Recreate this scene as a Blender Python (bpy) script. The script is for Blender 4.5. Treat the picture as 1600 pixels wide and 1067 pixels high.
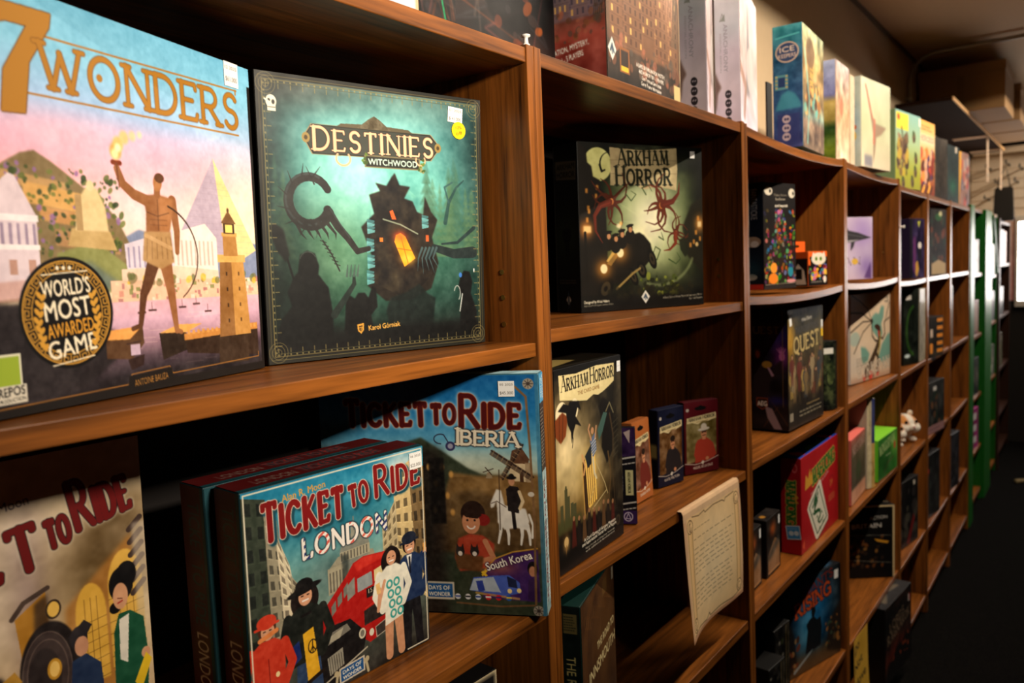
import bpy, bmesh, math, random
import numpy as np
from mathutils import Vector, Matrix

for o in list(bpy.data.objects):
    bpy.data.objects.remove(o)
SC = bpy.context.scene
COL = SC.collection
PI = math.pi
random.seed(4)

# ------------------------------------------------------------------ camera
cam_data = bpy.data.cameras.new('camera')
cam = bpy.data.objects.new('camera', cam_data)
COL.objects.link(cam)
SC.camera = cam
YAW, PITCH, ROLL = math.radians(53.0216), math.radians(-4.7844), math.radians(-2.3902)
fw = Vector((math.sin(YAW) * math.cos(PITCH), math.cos(YAW) * math.cos(PITCH), math.sin(PITCH)))
rt = fw.cross(Vector((0, 0, 1))).normalized()
up = rt.cross(fw)
r2 = math.cos(ROLL) * rt + math.sin(ROLL) * up
u2 = -math.sin(ROLL) * rt + math.cos(ROLL) * up
M = Matrix((r2, u2, -fw)).transposed().to_4x4()
M.translation = Vector((-0.26365, -0.59143, 1.53205))
cam.matrix_world = M
cam_data.sensor_width = 36.0
cam_data.lens = 1232.22 / 1600 * 36.0
cam_data.clip_start = 0.02
cam_data.dof.use_dof = True
cam_data.dof.focus_distance = 0.95
cam_data.dof.aperture_fstop = 6.0

# ------------------------------------------------------------------ view, world
SC.view_settings.view_transform = 'Standard'
SC.view_settings.look = 'None'
SC.view_settings.gamma = 1.0
SC.view_settings.exposure = -0.12
SC.view_settings.use_curve_mapping = False
world = bpy.data.worlds.new('world')
SC.world = world
world.use_nodes = True
world.node_tree.nodes['Background'].inputs[0].default_value = (0.02, 0.018, 0.016, 1)
world.node_tree.nodes['Background'].inputs[1].default_value = 0.1

# ------------------------------------------------------------------ lights (the strip fixtures are built further down)
def area(name, loc, target, sx, sy, power, color, spread=180):
    l = bpy.data.lights.new(name, 'AREA')
    l.shape = 'RECTANGLE'
    l.size, l.size_y = sx, sy
    l.energy = power
    l.color = color
    l.spread = math.radians(spread)
    o = bpy.data.objects.new(name, l)
    COL.objects.link(o)
    o.location = loc
    d = (Vector(target) - Vector(loc)).normalized()
    zax = -d
    xax = Vector((1, 0, 0))
    xax = (xax - zax * xax.dot(zax)).normalized()
    yax = zax.cross(xax)
    m = Matrix((xax, yax, zax)).transposed().to_4x4()
    m.translation = Vector(loc)
    o.matrix_world = m
    return o
WARM = (1.0, 0.86, 0.69)
STRIP_Y, STRIP_Z = -0.62, 2.46
STRIPS = [(1.75, 21), (3.35, 14.5), (4.95, 9), (6.45, 10)]
for sx_, pw_ in STRIPS:
    area('strip_light', (sx_, STRIP_Y, STRIP_Z), (sx_, STRIP_Y + 0.72, STRIP_Z - 0.95), 1.2, 0.016, pw_, WARM, 140)
LOW_LAMP_POS = (0.29, -1.2, 1.98)  # unseen low lamp before the nearest bookcase, no fixture built
area('low_lamp_light', LOW_LAMP_POS, (0.40, 0.1, 1.69), 0.22, 0.10, 5.6, WARM, 68)
WINDOW_GLOW = 10.0

# ------------------------------------------------------------------ painting toolkit for printed card (vertex colours on a grid)
def blur(a, s):
    if s < 0.3:
        return a
    r = max(1, int(s * 2.5 + 0.5))
    k = np.exp(-0.5 * (np.arange(-r, r + 1) / s) ** 2)
    k /= k.sum()
    p = np.pad(a, ((r, r), (0, 0)), mode='edge')
    a = sum(k[i] * p[i:i + a.shape[0]] for i in range(2 * r + 1))
    p = np.pad(a, ((0, 0), (r, r)), mode='edge')
    return sum(k[i] * p[:, i:i + a.shape[1]] for i in range(2 * r + 1))

def arc(cx, cy, rx, ry, a0, a1, n=12):
    return [(cx + rx * math.cos(math.radians(a0 + (a1 - a0) * i / n)), cy + ry * math.sin(math.radians(a0 + (a1 - a0) * i / n))) for i in range(n + 1)]

# stroke capitals: width, [(weight 0 thin / 1 thick, polyline)]
GL = {
 'A': (.78, [(0, [(0, 0), (.39, 1)]), (1, [(.39, 1), (.78, 0)]), (0, [(.14, .34), (.64, .34)])]),
 'B': (.58, [(1, [(0, 0), (0, 1)]), (.5, [(0, 1), (.28, 1)] + arc(.28, .77, .24, .23, 90, -90) + [(0, .54)]), (.7, [(.28, .54)] + arc(.3, .27, .28, .27, 90, -90) + [(0, 0)])]),
 'C': (.72, [(.8, arc(.4, .5, .4, .5, 45, 315, 20))]),
 'D': (.68, [(1, [(0, 0), (0, 1)]), (.7, [(0, 1), (.22, 1)] + arc(.22, .5, .46, .5, 90, -90, 16) + [(0, 0)])]),
 'E': (.52, [(1, [(0, 0), (0, 1)]), (.3, [(0, 1), (.5, 1), (.52, .86)]), (.3, [(0, .53), (.38, .53)]), (.3, [(0, 0), (.5, 0), (.54, .15)])]),
 'F': (.50, [(1, [(0, 0), (0, 1)]), (.3, [(0, 1), (.5, 1), (.5, .86)]), (.3, [(0, .53), (.38, .53)])]),
 'G': (.76, [(.8, arc(.4, .5, .4, .5, 45, 330, 20)), (1, [(.74, .05), (.74, .45)]), (.3, [(.5, .45), (.78, .45)])]),
 'H': (.70, [(1, [(0, 0), (0, 1)]), (1, [(.7, 0), (.7, 1)]), (.2, [(0, .52), (.7, .52)])]),
 'I': (.0, [(1, [(0, 0), (0, 1)])]),
 'J': (.34, [(1, [(.34, 1), (.34, .2)] + arc(.17, .2, .17, .2, 0, -170, 8))]),
 'K': (.64, [(1, [(0, 0), (0, 1)]), (.2, [(.02, .42), (.58, 1)]), (.9, [(.18, .56), (.64, 0)])]),
 'L': (.50, [(1, [(0, 0), (0, 1)]), (.3, [(0, 0), (.48, 0), (.52, .18)])]),
 'M': (.88, [(.2, [(.04, 0), (.1, 1)]), (1, [(.1, 1), (.44, .1)]), (.2, [(.44, .1), (.78, 1)]), (1, [(.78, 1), (.86, 0)])]),
 'N': (.72, [(.3, [(.02, 0), (.02, 1)]), (1, [(.02, 1), (.7, 0)]), (.3, [(.7, 0), (.7, 1)])]),
 'O': (.82, [(.8, arc(.41, .5, .41, .5, 0, 360, 28))]),
 'P': (.54, [(1, [(0, 0), (0, 1)]), (.6, [(0, 1), (.26, 1)] + arc(.26, .73, .28, .27, 90, -90) + [(0, .46)])]),
 'Q': (.82, [(.8, arc(.41, .5, .41, .5, 0, 360, 28)), (.8, [(.45, .15), (.62, -.1), (.8, -.14)])]),
 'R': (.66, [(1, [(0, 0), (0, 1)]), (.6, [(0, 1), (.28, 1)] + arc(.28, .74, .27, .26, 90, -90) + [(0, .48)]), (.9, [(.26, .48), (.66, 0)])]),
 'S': (.50, [(.8, arc(.26, .755, .24, .245, 25, 270, 14) + arc(.26, .255, .25, .255, 90, -155, 14))]),
 'T': (.62, [(1, [(.31, 0), (.31, 1)]), (.4, [(0, .88), (0, 1), (.62, 1), (.62, .88)])]),
 'U': (.68, [(1, [(0, 1), (0, .3)] + arc(.33, .3, .33, .3, 180, 360, 12) + [(.66, 1)])]),
 'V': (.72, [(1, [(0, 1), (.37, 0)]), (.2, [(.37, 0), (.72, 1)])]),
 'W': (1.04, [(1, [(0, 1), (.28, 0)]), (.3, [(.28, 0), (.52, .85)]), (1, [(.5, .85), (.76, 0)]), (.3, [(.76, 0), (1.04, 1)])]),
 'Y': (.68, [(1, [(0, 1), (.34, .46)]), (.3, [(.34, .46), (.68, 1)]), (1, [(.34, .46), (.34, 0)])]),
 '7': (.62, [(.7, [(0, .86), (0, 1), (.62, 1)]), (1, [(.62, 1), (.22, 0)])]),
 ' ': (.30, []),
 "'": (.0, [(.5, [(0, 1), (0, .8)])]),
}
_BF = {}
def bfont(s):
    """flat triangles of a word in the built-in typeface, scaled to a unit box"""
    if s not in _BF:
        cu = bpy.data.curves.new('word', 'FONT')
        cu.body = s
        cu.size = 1.0
        cu.resolution_u = 3
        ob = bpy.data.objects.new('word', cu)
        COL.objects.link(ob)
        dg = bpy.context.evaluated_depsgraph_get()
        me = ob.evaluated_get(dg).to_mesh()
        me.calc_loop_triangles()
        v = np.array([x.co[:2] for x in me.vertices]).reshape(-1, 2)
        t = np.array([x.vertices[:] for x in me.loop_triangles]).reshape(-1, 3)
        ob.evaluated_get(dg).to_mesh_clear()
        bpy.data.objects.remove(ob)
        bpy.data.curves.remove(cu)
        lo, hi = v[:, 0].min(), v[:, 0].max()
        v[:, 0] = (v[:, 0] - lo) / max(hi - lo, 1e-6)
        v[:, 1] = v[:, 1] / 0.729
        _BF[s] = v[t]
    return _BF[s]

def C3(c):
    return np.array(c, float) / (255.0 if max(c) > 1.001 else 1.0)

class Art:
    """a printed face, w x h metres; coordinates s (right) and t (down) run 0..1"""
    def __init__(self, w, h, res=1000, base=(30, 30, 30)):
        self.w, self.h = w, h
        self.nx, self.ny = max(8, int(w * res)), max(8, int(h * res))
        self.a = np.ones((self.ny, self.nx, 3)) * C3(base)
        self.S, self.T = np.meshgrid((np.arange(self.nx) + .5), (np.arange(self.ny) + .5))
    def px(self, p):
        return np.array([(q[0] * self.nx, q[1] * self.ny) for q in p], float)
    def put(self, m, c, al=1.0):
        m = (m * al)[..., None]
        self.a = self.a * (1 - m) + C3(c) * m
        return self
    def grad(self, stops, t0=0.0, t1=1.0, x=False):
        g = (self.S / self.nx) if x else (self.T / self.ny)
        ks = [k for k, _ in stops]
        cs = np.array([C3(c) for _, c in stops])
        out = np.stack([np.interp(g, ks, cs[:, i]) for i in range(3)], -1)
        m = ((g >= t0) & (g <= t1))[..., None]
        self.a = np.where(m, out, self.a)
        return self
    def poly_mask(self, pts):
        P = self.px(pts)
        lo = np.floor(P.min(0) - 1).astype(int).clip(0)
        hi = np.ceil(P.max(0) + 2).astype(int)
        x0, y0, x1, y1 = lo[0], lo[1], min(hi[0], self.nx), min(hi[1], self.ny)
        m = np.zeros((self.ny, self.nx))
        if x1 <= x0 or y1 <= y0:
            return m
        acc = np.zeros((y1 - y0, x1 - x0))
        for ox, oy in ((-.25, -.25), (.25, -.25), (-.25, .25), (.25, .25)):
            X = self.S[y0:y1, x0:x1] + ox
            Y = self.T[y0:y1, x0:x1] + oy
            ins = np.zeros(X.shape, bool)
            j = len(P) - 1
            for i in range(len(P)):
                xi, yi = P[i]
                xj, yj = P[j]
                if yi != yj:
                    ins ^= ((yi > Y) != (yj > Y)) & (X < (xj - xi) * (Y - yi) / (yj - yi) + xi)
                j = i
            acc += ins
        m[y0:y1, x0:x1] = acc / 4
        return m
    def poly(self, pts, c, al=1.0, soft=0.0):
        return self.put(blur(self.poly_mask(pts), soft), c, al)
    def rect(self, s0, t0, s1, t1, c, al=1.0, soft=0.0):
        return self.poly([(s0, t0), (s1, t0), (s1, t1), (s0, t1)], c, al, soft)
    def ell(self, cx, cy, rx, ry, c, al=1.0, soft=1.0, rot=0.0):
        X = self.S - cx * self.nx
        Y = self.T - cy * self.ny
        if rot:
            k, q = math.cos(math.radians(rot)), math.sin(math.radians(rot))
            X, Y = X * k + Y * q, -X * q + Y * k
        a, b = max(rx * self.nx, .3), max(ry * self.ny, .3)
        d = (np.sqrt((X / a) ** 2 + (Y / b) ** 2) - 1) * min(a, b)
        return self.put(np.clip(.5 - d / max(soft, .5), 0, 1), c, al)
    def glow(self, cx, cy, rx, ry, c, al=1.0):
        d = ((self.S / self.nx - cx) / rx) ** 2 + ((self.T / self.ny - cy) / ry) ** 2
        return self.put(np.exp(-d), c, al)
    def seg_field(self, segs):
        """segs: (p, q, half width at p, half width at q) in pixels -> distance to the inked area"""
        f = np.full((self.ny, self.nx), 99.0)
        for p, q, h0, h1 in segs:
            pad = max(h0, h1) + 3
            x0 = max(int(min(p[0], q[0]) - pad), 0); x1 = min(int(max(p[0], q[0]) + pad) + 1, self.nx)
            y0 = max(int(min(p[1], q[1]) - pad), 0); y1 = min(int(max(p[1], q[1]) + pad) + 1, self.ny)
            if x1 <= x0 or y1 <= y0:
                continue
            X, Y = self.S[y0:y1, x0:x1], self.T[y0:y1, x0:x1]
            d = np.subtract(q, p)
            L = float(d @ d) + 1e-9
            k = np.clip(((X - p[0]) * d[0] + (Y - p[1]) * d[1]) / L, 0, 1)
            D = np.hypot(X - p[0] - k * d[0], Y - p[1] - k * d[1]) - (h0 + (h1 - h0) * k)
            f[y0:y1, x0:x1] = np.minimum(f[y0:y1, x0:x1], D)
        return f
    def line(self, pts, w, c, al=1.0, w1=None, soft=1.0):
        """a stroke of width w (share of the face width), tapering to w1"""
        P = self.px(pts)
        n = len(P) - 1
        w1 = w if w1 is None else w1
        segs = [(P[i], P[i + 1], (w + (w1 - w) * i / n) * self.nx / 2, (w + (w1 - w) * (i + 1) / n) * self.nx / 2) for i in range(n)]
        return self.put(np.clip(.5 - self.seg_field(segs) / soft, 0, 1), c, al)
    def noise(self, cell, amp, seed=0, tint=(1, 1, 1), octaves=3, mask=None):
        rng = np.random.RandomState(seed)
        tot = np.zeros((self.ny, self.nx))
        k = 1.0
        for o_ in range(octaves):
            c = max(cell / 2 ** o_ * self.nx, 1.5)
            gx, gy = int(self.nx / c) + 3, int(self.ny / c) + 3
            g = rng.rand(gy, gx) - .5
            x, y = self.S / c, self.T / c
            xi, yi = x.astype(int), y.astype(int)
            fx, fy = x - xi, y - yi
            fx, fy = fx * fx * (3 - 2 * fx), fy * fy * (3 - 2 * fy)
            tot += k * ((g[yi, xi] * (1 - fx) + g[yi, xi + 1] * fx) * (1 - fy) + (g[yi + 1, xi] * (1 - fx) + g[yi + 1, xi + 1] * fx) * fy)
            k *= .55
        d = (tot * amp)[..., None] * C3(tint) if max(tint) <= 1 else (tot * amp)[..., None] * C3(tint)
        if mask is not None:
            d = d * mask[..., None]
        self.a = np.clip(self.a + d, 0, 1)
        return self
    def speckle(self, s0, t0, s1, t1, n, r, cols, seed=0, al=.9):
        rng = random.Random(seed)
        for i in range(n):
            q = r * rng.uniform(.4, 1.3)
            self.ell(rng.uniform(s0, s1), rng.uniform(t0, t1), q, q * self.w / self.h * rng.uniform(.7, 1.6), cols[i % len(cols)], al, 1.2, rng.uniform(0, 90))
        return self
    def serif_mask(self, s, p0, p1, hgt, wt=.15, thin=.05, big=None, serif=True, gap=.2):
        """capitals between baseline points p0 and p1, hgt tall (share of the face height); big maps index -> height factor"""
        big = big or {}
        adv, xs = 0.0, []
        for i, ch in enumerate(s):
            k = big.get(i, 1.0)
            xs.append(adv)
            adv += GL[ch][0] * k + gap * (1 if ch != ' ' else .6)
        adv -= gap
        P0, P1 = self.px([p0, p1])
        ax = (P1 - P0) / adv
        n = np.array([ax[1], -ax[0]]) / (np.hypot(*ax) + 1e-9)
        H = hgt * self.ny
        if abs(P1[0] - P0[0]) < abs(P1[1] - P0[1]):
            H = hgt * self.nx
        segs = []
        for i, ch in enumerate(s):
            k = big.get(i, 1.0)
            for wgt, pl in GL[ch][1]:
                hw = (thin + (wt - thin) * wgt) * H / 2
                Q = [P0 + ax * (xs[i] + x * k) + n * H * y * k for x, y in pl]
                for a_, b_ in zip(Q[:-1], Q[1:]):
                    segs.append((a_, b_, hw, hw))
                if serif and wgt not in (.4,):
                    for e, nb in ((0, 1), (-1, -2)):
                        x, y = pl[e]
                        if y in (0, 1) and abs(pl[nb][1] - y) > .3:
                            c_ = Q[e]
                            d_ = ax / (np.hypot(*ax) + 1e-9) * (hw + .07 * H)
                            segs.append((c_ - d_, c_ + d_, thin * H * .5, thin * H * .5))
        return np.clip(.5 - self.seg_field(segs), 0, 1)
    def word_mask(self, s, p0, p1, hgt, bold=0.0):
        """a word in the built-in typeface between baseline points p0 and p1"""
        P0, P1 = self.px([p0, p1])
        ax = P1 - P0
        n = np.array([ax[1], -ax[0]]) / (np.hypot(*ax) + 1e-9)
        H = hgt * (self.ny if abs(ax[0]) >= abs(ax[1]) else self.nx)
        m = np.zeros((self.ny, self.nx))
        SS = 3
        T = bfont(s)
        Q = P0 + T[..., :1] * ax + T[..., 1:] * n * H
        lo = np.floor(Q.reshape(-1, 2).min(0) - 1).astype(int).clip(0)
        hi = np.ceil(Q.reshape(-1, 2).max(0) + 1).astype(int)
        x1, y1 = min(hi[0], self.nx), min(hi[1], self.ny)
        if x1 <= lo[0] or y1 <= lo[1]:
            return m
        big = np.zeros(((y1 - lo[1]) * SS, (x1 - lo[0]) * SS), bool)
        for tri in (Q - lo) * SS:
            a0 = np.floor(tri.min(0)).astype(int).clip(0)
            a1 = np.ceil(tri.max(0)).astype(int) + 1
            X, Y = np.meshgrid(np.arange(a0[0], min(a1[0], big.shape[1])) + .5, np.arange(a0[1], min(a1[1], big.shape[0])) + .5)
            if X.size == 0:
                continue
            e = []
            for i in range(3):
                p, q = tri[i], tri[(i + 1) % 3]
                e.append((q[0] - p[0]) * (Y - p[1]) - (q[1] - p[1]) * (X - p[0]))
            ins = ((e[0] >= 0) & (e[1] >= 0) & (e[2] >= 0)) | ((e[0] <= 0) & (e[1] <= 0) & (e[2] <= 0))
            big[a0[1]:a0[1] + X.shape[0], a0[0]:a0[0] + X.shape[1]] |= ins
        m[lo[1]:y1, lo[0]:x1] = big.reshape(y1 - lo[1], SS, x1 - lo[0], SS).mean((1, 3))
        if bold:
            m = np.clip(blur(m, bold) * 1.8, 0, 1)
        return m
    def ink(self, m, c, edge=None, ew=1.5, glow=None, gw=4, al=1.0):
        if glow is not None:
            self.put(np.clip(blur(m, gw) * 2.2, 0, 1), glow, .85)
        if edge is not None:
            self.put(np.clip(blur(m, ew) * 3.2, 0, 1), edge)
        return self.put(m, c, al)
    def word(self, s, p0, p1, hgt, c, edge=None, ew=1.2, glow=None, gw=4, bold=0.0, al=1.0):
        return self.ink(self.word_mask(s, p0, p1, hgt, bold), c, edge, ew, glow, gw, al)
    def caps(self, s, p0, p1, hgt, c, edge=None, ew=1.5, glow=None, gw=4, al=1.0, **k):
        return self.ink(self.serif_mask(s, p0, p1, hgt, **k), c, edge, ew, glow, gw, al)
    def dashes(self, s0, t0, s1, t1, rows, c, w, seed=0, al=.8, ragged=.25):
        """lines of print too small to read"""
        rng = random.Random(seed)
        for i in range(rows):
            t = t0 + (t1 - t0) * (i + .5) / rows
            s = s0
            end = s1 - (s1 - s0) * rng.uniform(0, ragged)
            while s < end:
                l = rng.uniform(.02, .06) * (s1 - s0) / .5
                self.line([(s, t), (min(s + l, end), t)], w, c, al)
                s += l + .018 * (s1 - s0) / .5 + w
        return self
    def frame(self, m, c, w=None, al=1.0):
        r_ = self.w / self.h
        w = w or m
        self.rect(0, 0, 1, m * r_, c, al); self.rect(0, 1 - m * r_, 1, 1, c, al)
        self.rect(0, 0, w, 1, c, al); self.rect(1 - w, 0, 1, 1, c, al)
        return self
    def figure(self, x, y, h, c, hair=(25, 18, 15), skin=(200, 150, 115), legs=None, lean=0.0, arms=1):
        """a small standing painted figure, feet at (x, y), h tall"""
        k = h
        a = self.h / self.w
        wx = lambda q: q * a
        X = lambda q: x + q * k * a
        Y = lambda q: y - q * k
        legs = legs or c
        self.line([(X(-.06), Y(0)), (X(-.05), Y(.28)), (X(-.03), Y(.5))], .085 * k * a, legs, w1=.12 * k * a)
        self.line([(X(.09), Y(0)), (X(.07), Y(.28)), (X(.04), Y(.5))], .085 * k * a, legs, w1=.12 * k * a)
        self.poly([(X(-.13), Y(.42)), (X(-.15), Y(.78)), (X(-.06), Y(.84)), (X(.06), Y(.84)), (X(.15), Y(.78)), (X(.14), Y(.42))], c, soft=.6)
        if arms:
            self.line([(X(-.15), Y(.78)), (X(-.2), Y(.6)), (X(-.12), Y(.45))], .075 * k * a, c)
            self.line([(X(.15), Y(.78)), (X(.21), Y(.6)), (X(.13), Y(.45))], .075 * k * a, c)
        self.ell(X(0), Y(.93), .08 * k * a, .088 * k, hair)
        self.ell(X(0.005), Y(.905), .058 * k * a, .068 * k, skin)
        return self

def srgb_lin(a):
    a = np.clip(a, 0, 1)
    return np.where(a <= .04045, a / 12.92, ((a + .055) / 1.055) ** 2.4)

# ------------------------------------------------------------------ materials
MATS = {}
def nodes(name):
    m = bpy.data.materials.new(name)
    m.use_nodes = True
    nt = m.node_tree
    return m, nt, nt.nodes['Principled BSDF'], nt.nodes, nt.links
def plain(name, rgb, rough=.5, metal=0.0, spec=.3, bump=0.0, scale=60.0, emit=None, var=.06):
    """one colour with a little procedural mottling"""
    if name in MATS:
        return MATS[name]
    m, nt, b, N, L = nodes(name)
    c = srgb_lin(C3(rgb))
    tc = N.new('ShaderNodeTexCoord')
    nz = N.new('ShaderNodeTexNoise')
    nz.inputs['Scale'].default_value = scale
    nz.inputs['Detail'].default_value = 4
    L.new(tc.outputs['Object'], nz.inputs['Vector'])
    rp = N.new('ShaderNodeValToRGB')
    rp.color_ramp.elements[0].color = (*(c * (1 - var)), 1)
    rp.color_ramp.elements[1].color = (*np.clip(c * (1 + var), 0, 1), 1)
    L.new(nz.outputs['Fac'], rp.inputs['Fac'])
    L.new(rp.outputs['Color'], b.inputs['Base Color'])
    b.inputs['Roughness'].default_value = rough
    b.inputs['Metallic'].default_value = metal
    b.inputs['Specular IOR Level'].default_value = spec
    if bump:
        bp = N.new('ShaderNodeBump')
        bp.inputs['Strength'].default_value = bump
        bp.inputs['Distance'].default_value = .002
        L.new(nz.outputs['Fac'], bp.inputs['Height'])
        L.new(bp.outputs['Normal'], b.inputs['Normal'])
    if emit:
        b.inputs['Emission Color'].default_value = (*srgb_lin(C3(emit[0])), 1)
        b.inputs['Emission Strength'].default_value = emit[1]
    MATS[name] = m
    return m
def wood(name, axis, dark=(.030, .0085, .0018), light=(.30, .094, .0145), rough=.32):
    m, nt, b, N, L = nodes(name)
    tc = N.new('ShaderNodeTexCoord')
    mp = N.new('ShaderNodeMapping')
    s = [38.0, 38.0, 38.0]
    s['xyz'.index(axis)] = 1.6
    mp.inputs['Scale'].default_value = s
    oi = N.new('ShaderNodeObjectInfo')
    ad = N.new('ShaderNodeVectorMath')
    ad.operation = 'MULTIPLY_ADD'
    ad.inputs[1].default_value = (7, 5, 9)
    L.new(oi.outputs['Random'], ad.inputs[0])
    L.new(tc.outputs['Object'], ad.inputs[2])
    L.new(ad.outputs[0], mp.inputs['Vector'])
    n1 = N.new('ShaderNodeTexNoise')
    n1.inputs['Scale'].default_value = 1.0
    n1.inputs['Detail'].default_value = 7
    n1.inputs['Roughness'].default_value = .62
    n1.inputs['Distortion'].default_value = .5
    L.new(mp.outputs[0], n1.inputs['Vector'])
    mp2 = N.new('ShaderNodeMapping')
    s2 = [170.0, 170.0, 170.0]
    s2['xyz'.index(axis)] = 9.0
    mp2.inputs['Scale'].default_value = s2
    L.new(ad.outputs[0], mp2.inputs['Vector'])
    n2 = N.new('ShaderNodeTexNoise')
    n2.inputs['Scale'].default_value = 1.0
    n2.inputs['Detail'].default_value = 3
    L.new(mp2.outputs[0], n2.inputs['Vector'])
    mx = N.new('ShaderNodeMath')
    mx.operation = 'MULTIPLY_ADD'
    mx.inputs[1].default_value = .45
    L.new(n2.outputs['Fac'], mx.inputs[0])
    sc = N.new('ShaderNodeMath')
    sc.operation = 'MULTIPLY'
    sc.inputs[1].default_value = .62
    L.new(n1.outputs['Fac'], sc.inputs[0])
    L.new(sc.outputs[0], mx.inputs[2])
    rp = N.new('ShaderNodeValToRGB')
    e = rp.color_ramp.elements
    e[0].position, e[0].color = .34, (*dark, 1)
    e[1].position, e[1].color = .68, (*light, 1)
    q = e.new(.49)
    q.color = (*[(d * .45 + l * .55) * .9 for d, l in zip(dark, light)], 1)
    L.new(mx.outputs[0], rp.inputs['Fac'])
    L.new(rp.outputs[0], b.inputs['Base Color'])
    b.inputs['Roughness'].default_value = rough
    b.inputs['Specular IOR Level'].default_value = .3
    bp = N.new('ShaderNodeBump')
    bp.inputs['Strength'].default_value = .12
    bp.inputs['Distance'].default_value = .001
    L.new(mx.outputs[0], bp.inputs['Height'])
    L.new(bp.outputs[0], b.inputs['Normal'])
    return m
WOOD_X = wood('walnut_laminate_along', 'x')
WOOD_Z = wood('walnut_laminate_upright', 'z')
def printed(name, rough, coat):
    m, nt, b, N, L = nodes(name)
    at = N.new('ShaderNodeVertexColor')
    at.layer_name = 'print'
    L.new(at.outputs['Color'], b.inputs['Base Color'])
    tc = N.new('ShaderNodeTexCoord')
    nz = N.new('ShaderNodeTexNoise')
    nz.inputs['Scale'].default_value = 25
    L.new(tc.outputs['Object'], nz.inputs['Vector'])
    mr = N.new('ShaderNodeMapRange')
    mr.inputs['To Min'].default_value = rough * .8
    mr.inputs['To Max'].default_value = rough * 1.25
    L.new(nz.outputs['Fac'], mr.inputs['Value'])
    L.new(mr.outputs[0], b.inputs['Roughness'])
    b.inputs['Specular IOR Level'].default_value = .22
    if coat:
        b.inputs['Coat Weight'].default_value = coat
        b.inputs['Coat Roughness'].default_value = .08
        bp = N.new('ShaderNodeBump')
        bp.inputs['Strength'].default_value = .25
        bp.inputs['Distance'].default_value = .002
        L.new(nz.outputs['Fac'], bp.inputs['Height'])
        L.new(bp.outputs[0], b.inputs['Coat Normal'])
    return m
SATIN = printed('printed_card', .5, 0)
GLOSS = printed('shrink_wrapped_print', .5, .16)
PAPER = printed('printed_paper', .75, 0)

# ------------------------------------------------------------------ mesh helpers
def link(name, me, mat=None, parent=None, loc=None):
    o = bpy.data.objects.new(name, me)
    COL.objects.link(o)
    if mat:
        me.materials.append(mat)
    if parent:
        o.parent = parent
    if loc:
        o.location = loc
    return o
def thing(name, label, cat, loc=(0, 0, 0), rz=0.0, lean=0.0, group=None):
    o = bpy.data.objects.new(name, None)
    o.empty_display_size = .05
    COL.objects.link(o)
    o.location = loc
    o.rotation_euler = (-math.radians(lean), 0, math.radians(rz))
    return tag(o, label, cat, group)
def tag(o, label, cat, group=None):
    o['label'], o['category'] = label, cat
    if group:
        o['group'] = group
    return o
def struct(o):
    o['kind'] = 'structure'
    return o
def to_mesh(bm, name, smooth=False):
    me = bpy.data.meshes.new(name)
    bmesh.ops.recalc_face_normals(bm, faces=bm.faces)
    bm.to_mesh(me)
    bm.free()
    if smooth:
        for p in me.polygons:
            p.use_smooth = True
    return me
def add_box(bm, x0, x1, y0, y1, z0, z1, bev=0.0, seg=2):
    ret = bmesh.ops.create_cube(bm, size=1)
    vs = ret['verts']
    for v in vs:
        v.co = Vector(((x0 + x1) / 2 + v.co.x * (x1 - x0), (y0 + y1) / 2 + v.co.y * (y1 - y0), (z0 + z1) / 2 + v.co.z * (z1 - z0)))
    if bev:
        es = {e for v in vs for e in v.link_edges}
        bmesh.ops.bevel(bm, geom=list(es), offset=bev, segments=seg, profile=.5, affect='EDGES')
def box(name, x0, x1, y0, y1, z0, z1, mat, parent=None, bev=0.0, origin=None):
    bm = bmesh.new()
    ox, oy, oz = origin or ((x0 + x1) / 2, (y0 + y1) / 2, (z0 + z1) / 2) if not parent else (origin or (0, 0, 0))
    add_box(bm, x0 - ox, x1 - ox, y0 - oy, y1 - oy, z0 - oz, z1 - oz, bev)
    return link(name, to_mesh(bm, name), mat, parent, (ox, oy, oz))
def tube(name, pts, r, mat, parent=None, sides=10, cap=True):
    """a round bar swept along pts; r one radius or one per point"""
    bm = bmesh.new()
    rings = []
    n = len(pts)
    prev = None
    for i, p in enumerate(pts):
        p = Vector(p)
        d = (Vector(pts[min(i + 1, n - 1)]) - Vector(pts[max(i - 1, 0)])).normalized()
        a = prev if prev is not None else (Vector((0, 0, 1)) if abs(d.z) < .9 else Vector((1, 0, 0)))
        a = (a - d * a.dot(d)).normalized()
        prev = a
        b = d.cross(a)
        rr = r[i] if isinstance(r, (list, tuple)) else r
        rings.append([bm.verts.new(p + (a * math.cos(2 * PI * k / sides) + b * math.sin(2 * PI * k / sides)) * rr) for k in range(sides)])
    for A_, B_ in zip(rings[:-1], rings[1:]):
        for k in range(sides):
            bm.faces.new((A_[k], A_[(k + 1) % sides], B_[(k + 1) % sides], B_[k]))
    if cap:
        bm.faces.new(rings[0]); bm.faces.new(rings[-1])
    return link(name, to_mesh(bm, name, True), mat, parent)
def lathe(name, prof, mat, parent=None, sides=24, loc=None):
    bm = bmesh.new()
    rings = [[bm.verts.new((r * math.cos(2 * PI * k / sides), r * math.sin(2 * PI * k / sides), z)) for k in range(sides)] for r, z in prof]
    for A_, B_ in zip(rings[:-1], rings[1:]):
        for k in range(sides):
            bm.faces.new((A_[k], A_[(k + 1) % sides], B_[(k + 1) % sides], B_[k]))
    bm.faces.new(rings[0]); bm.faces.new(rings[-1])
    return link(name, to_mesh(bm, name, True), mat, parent, loc)
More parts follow.
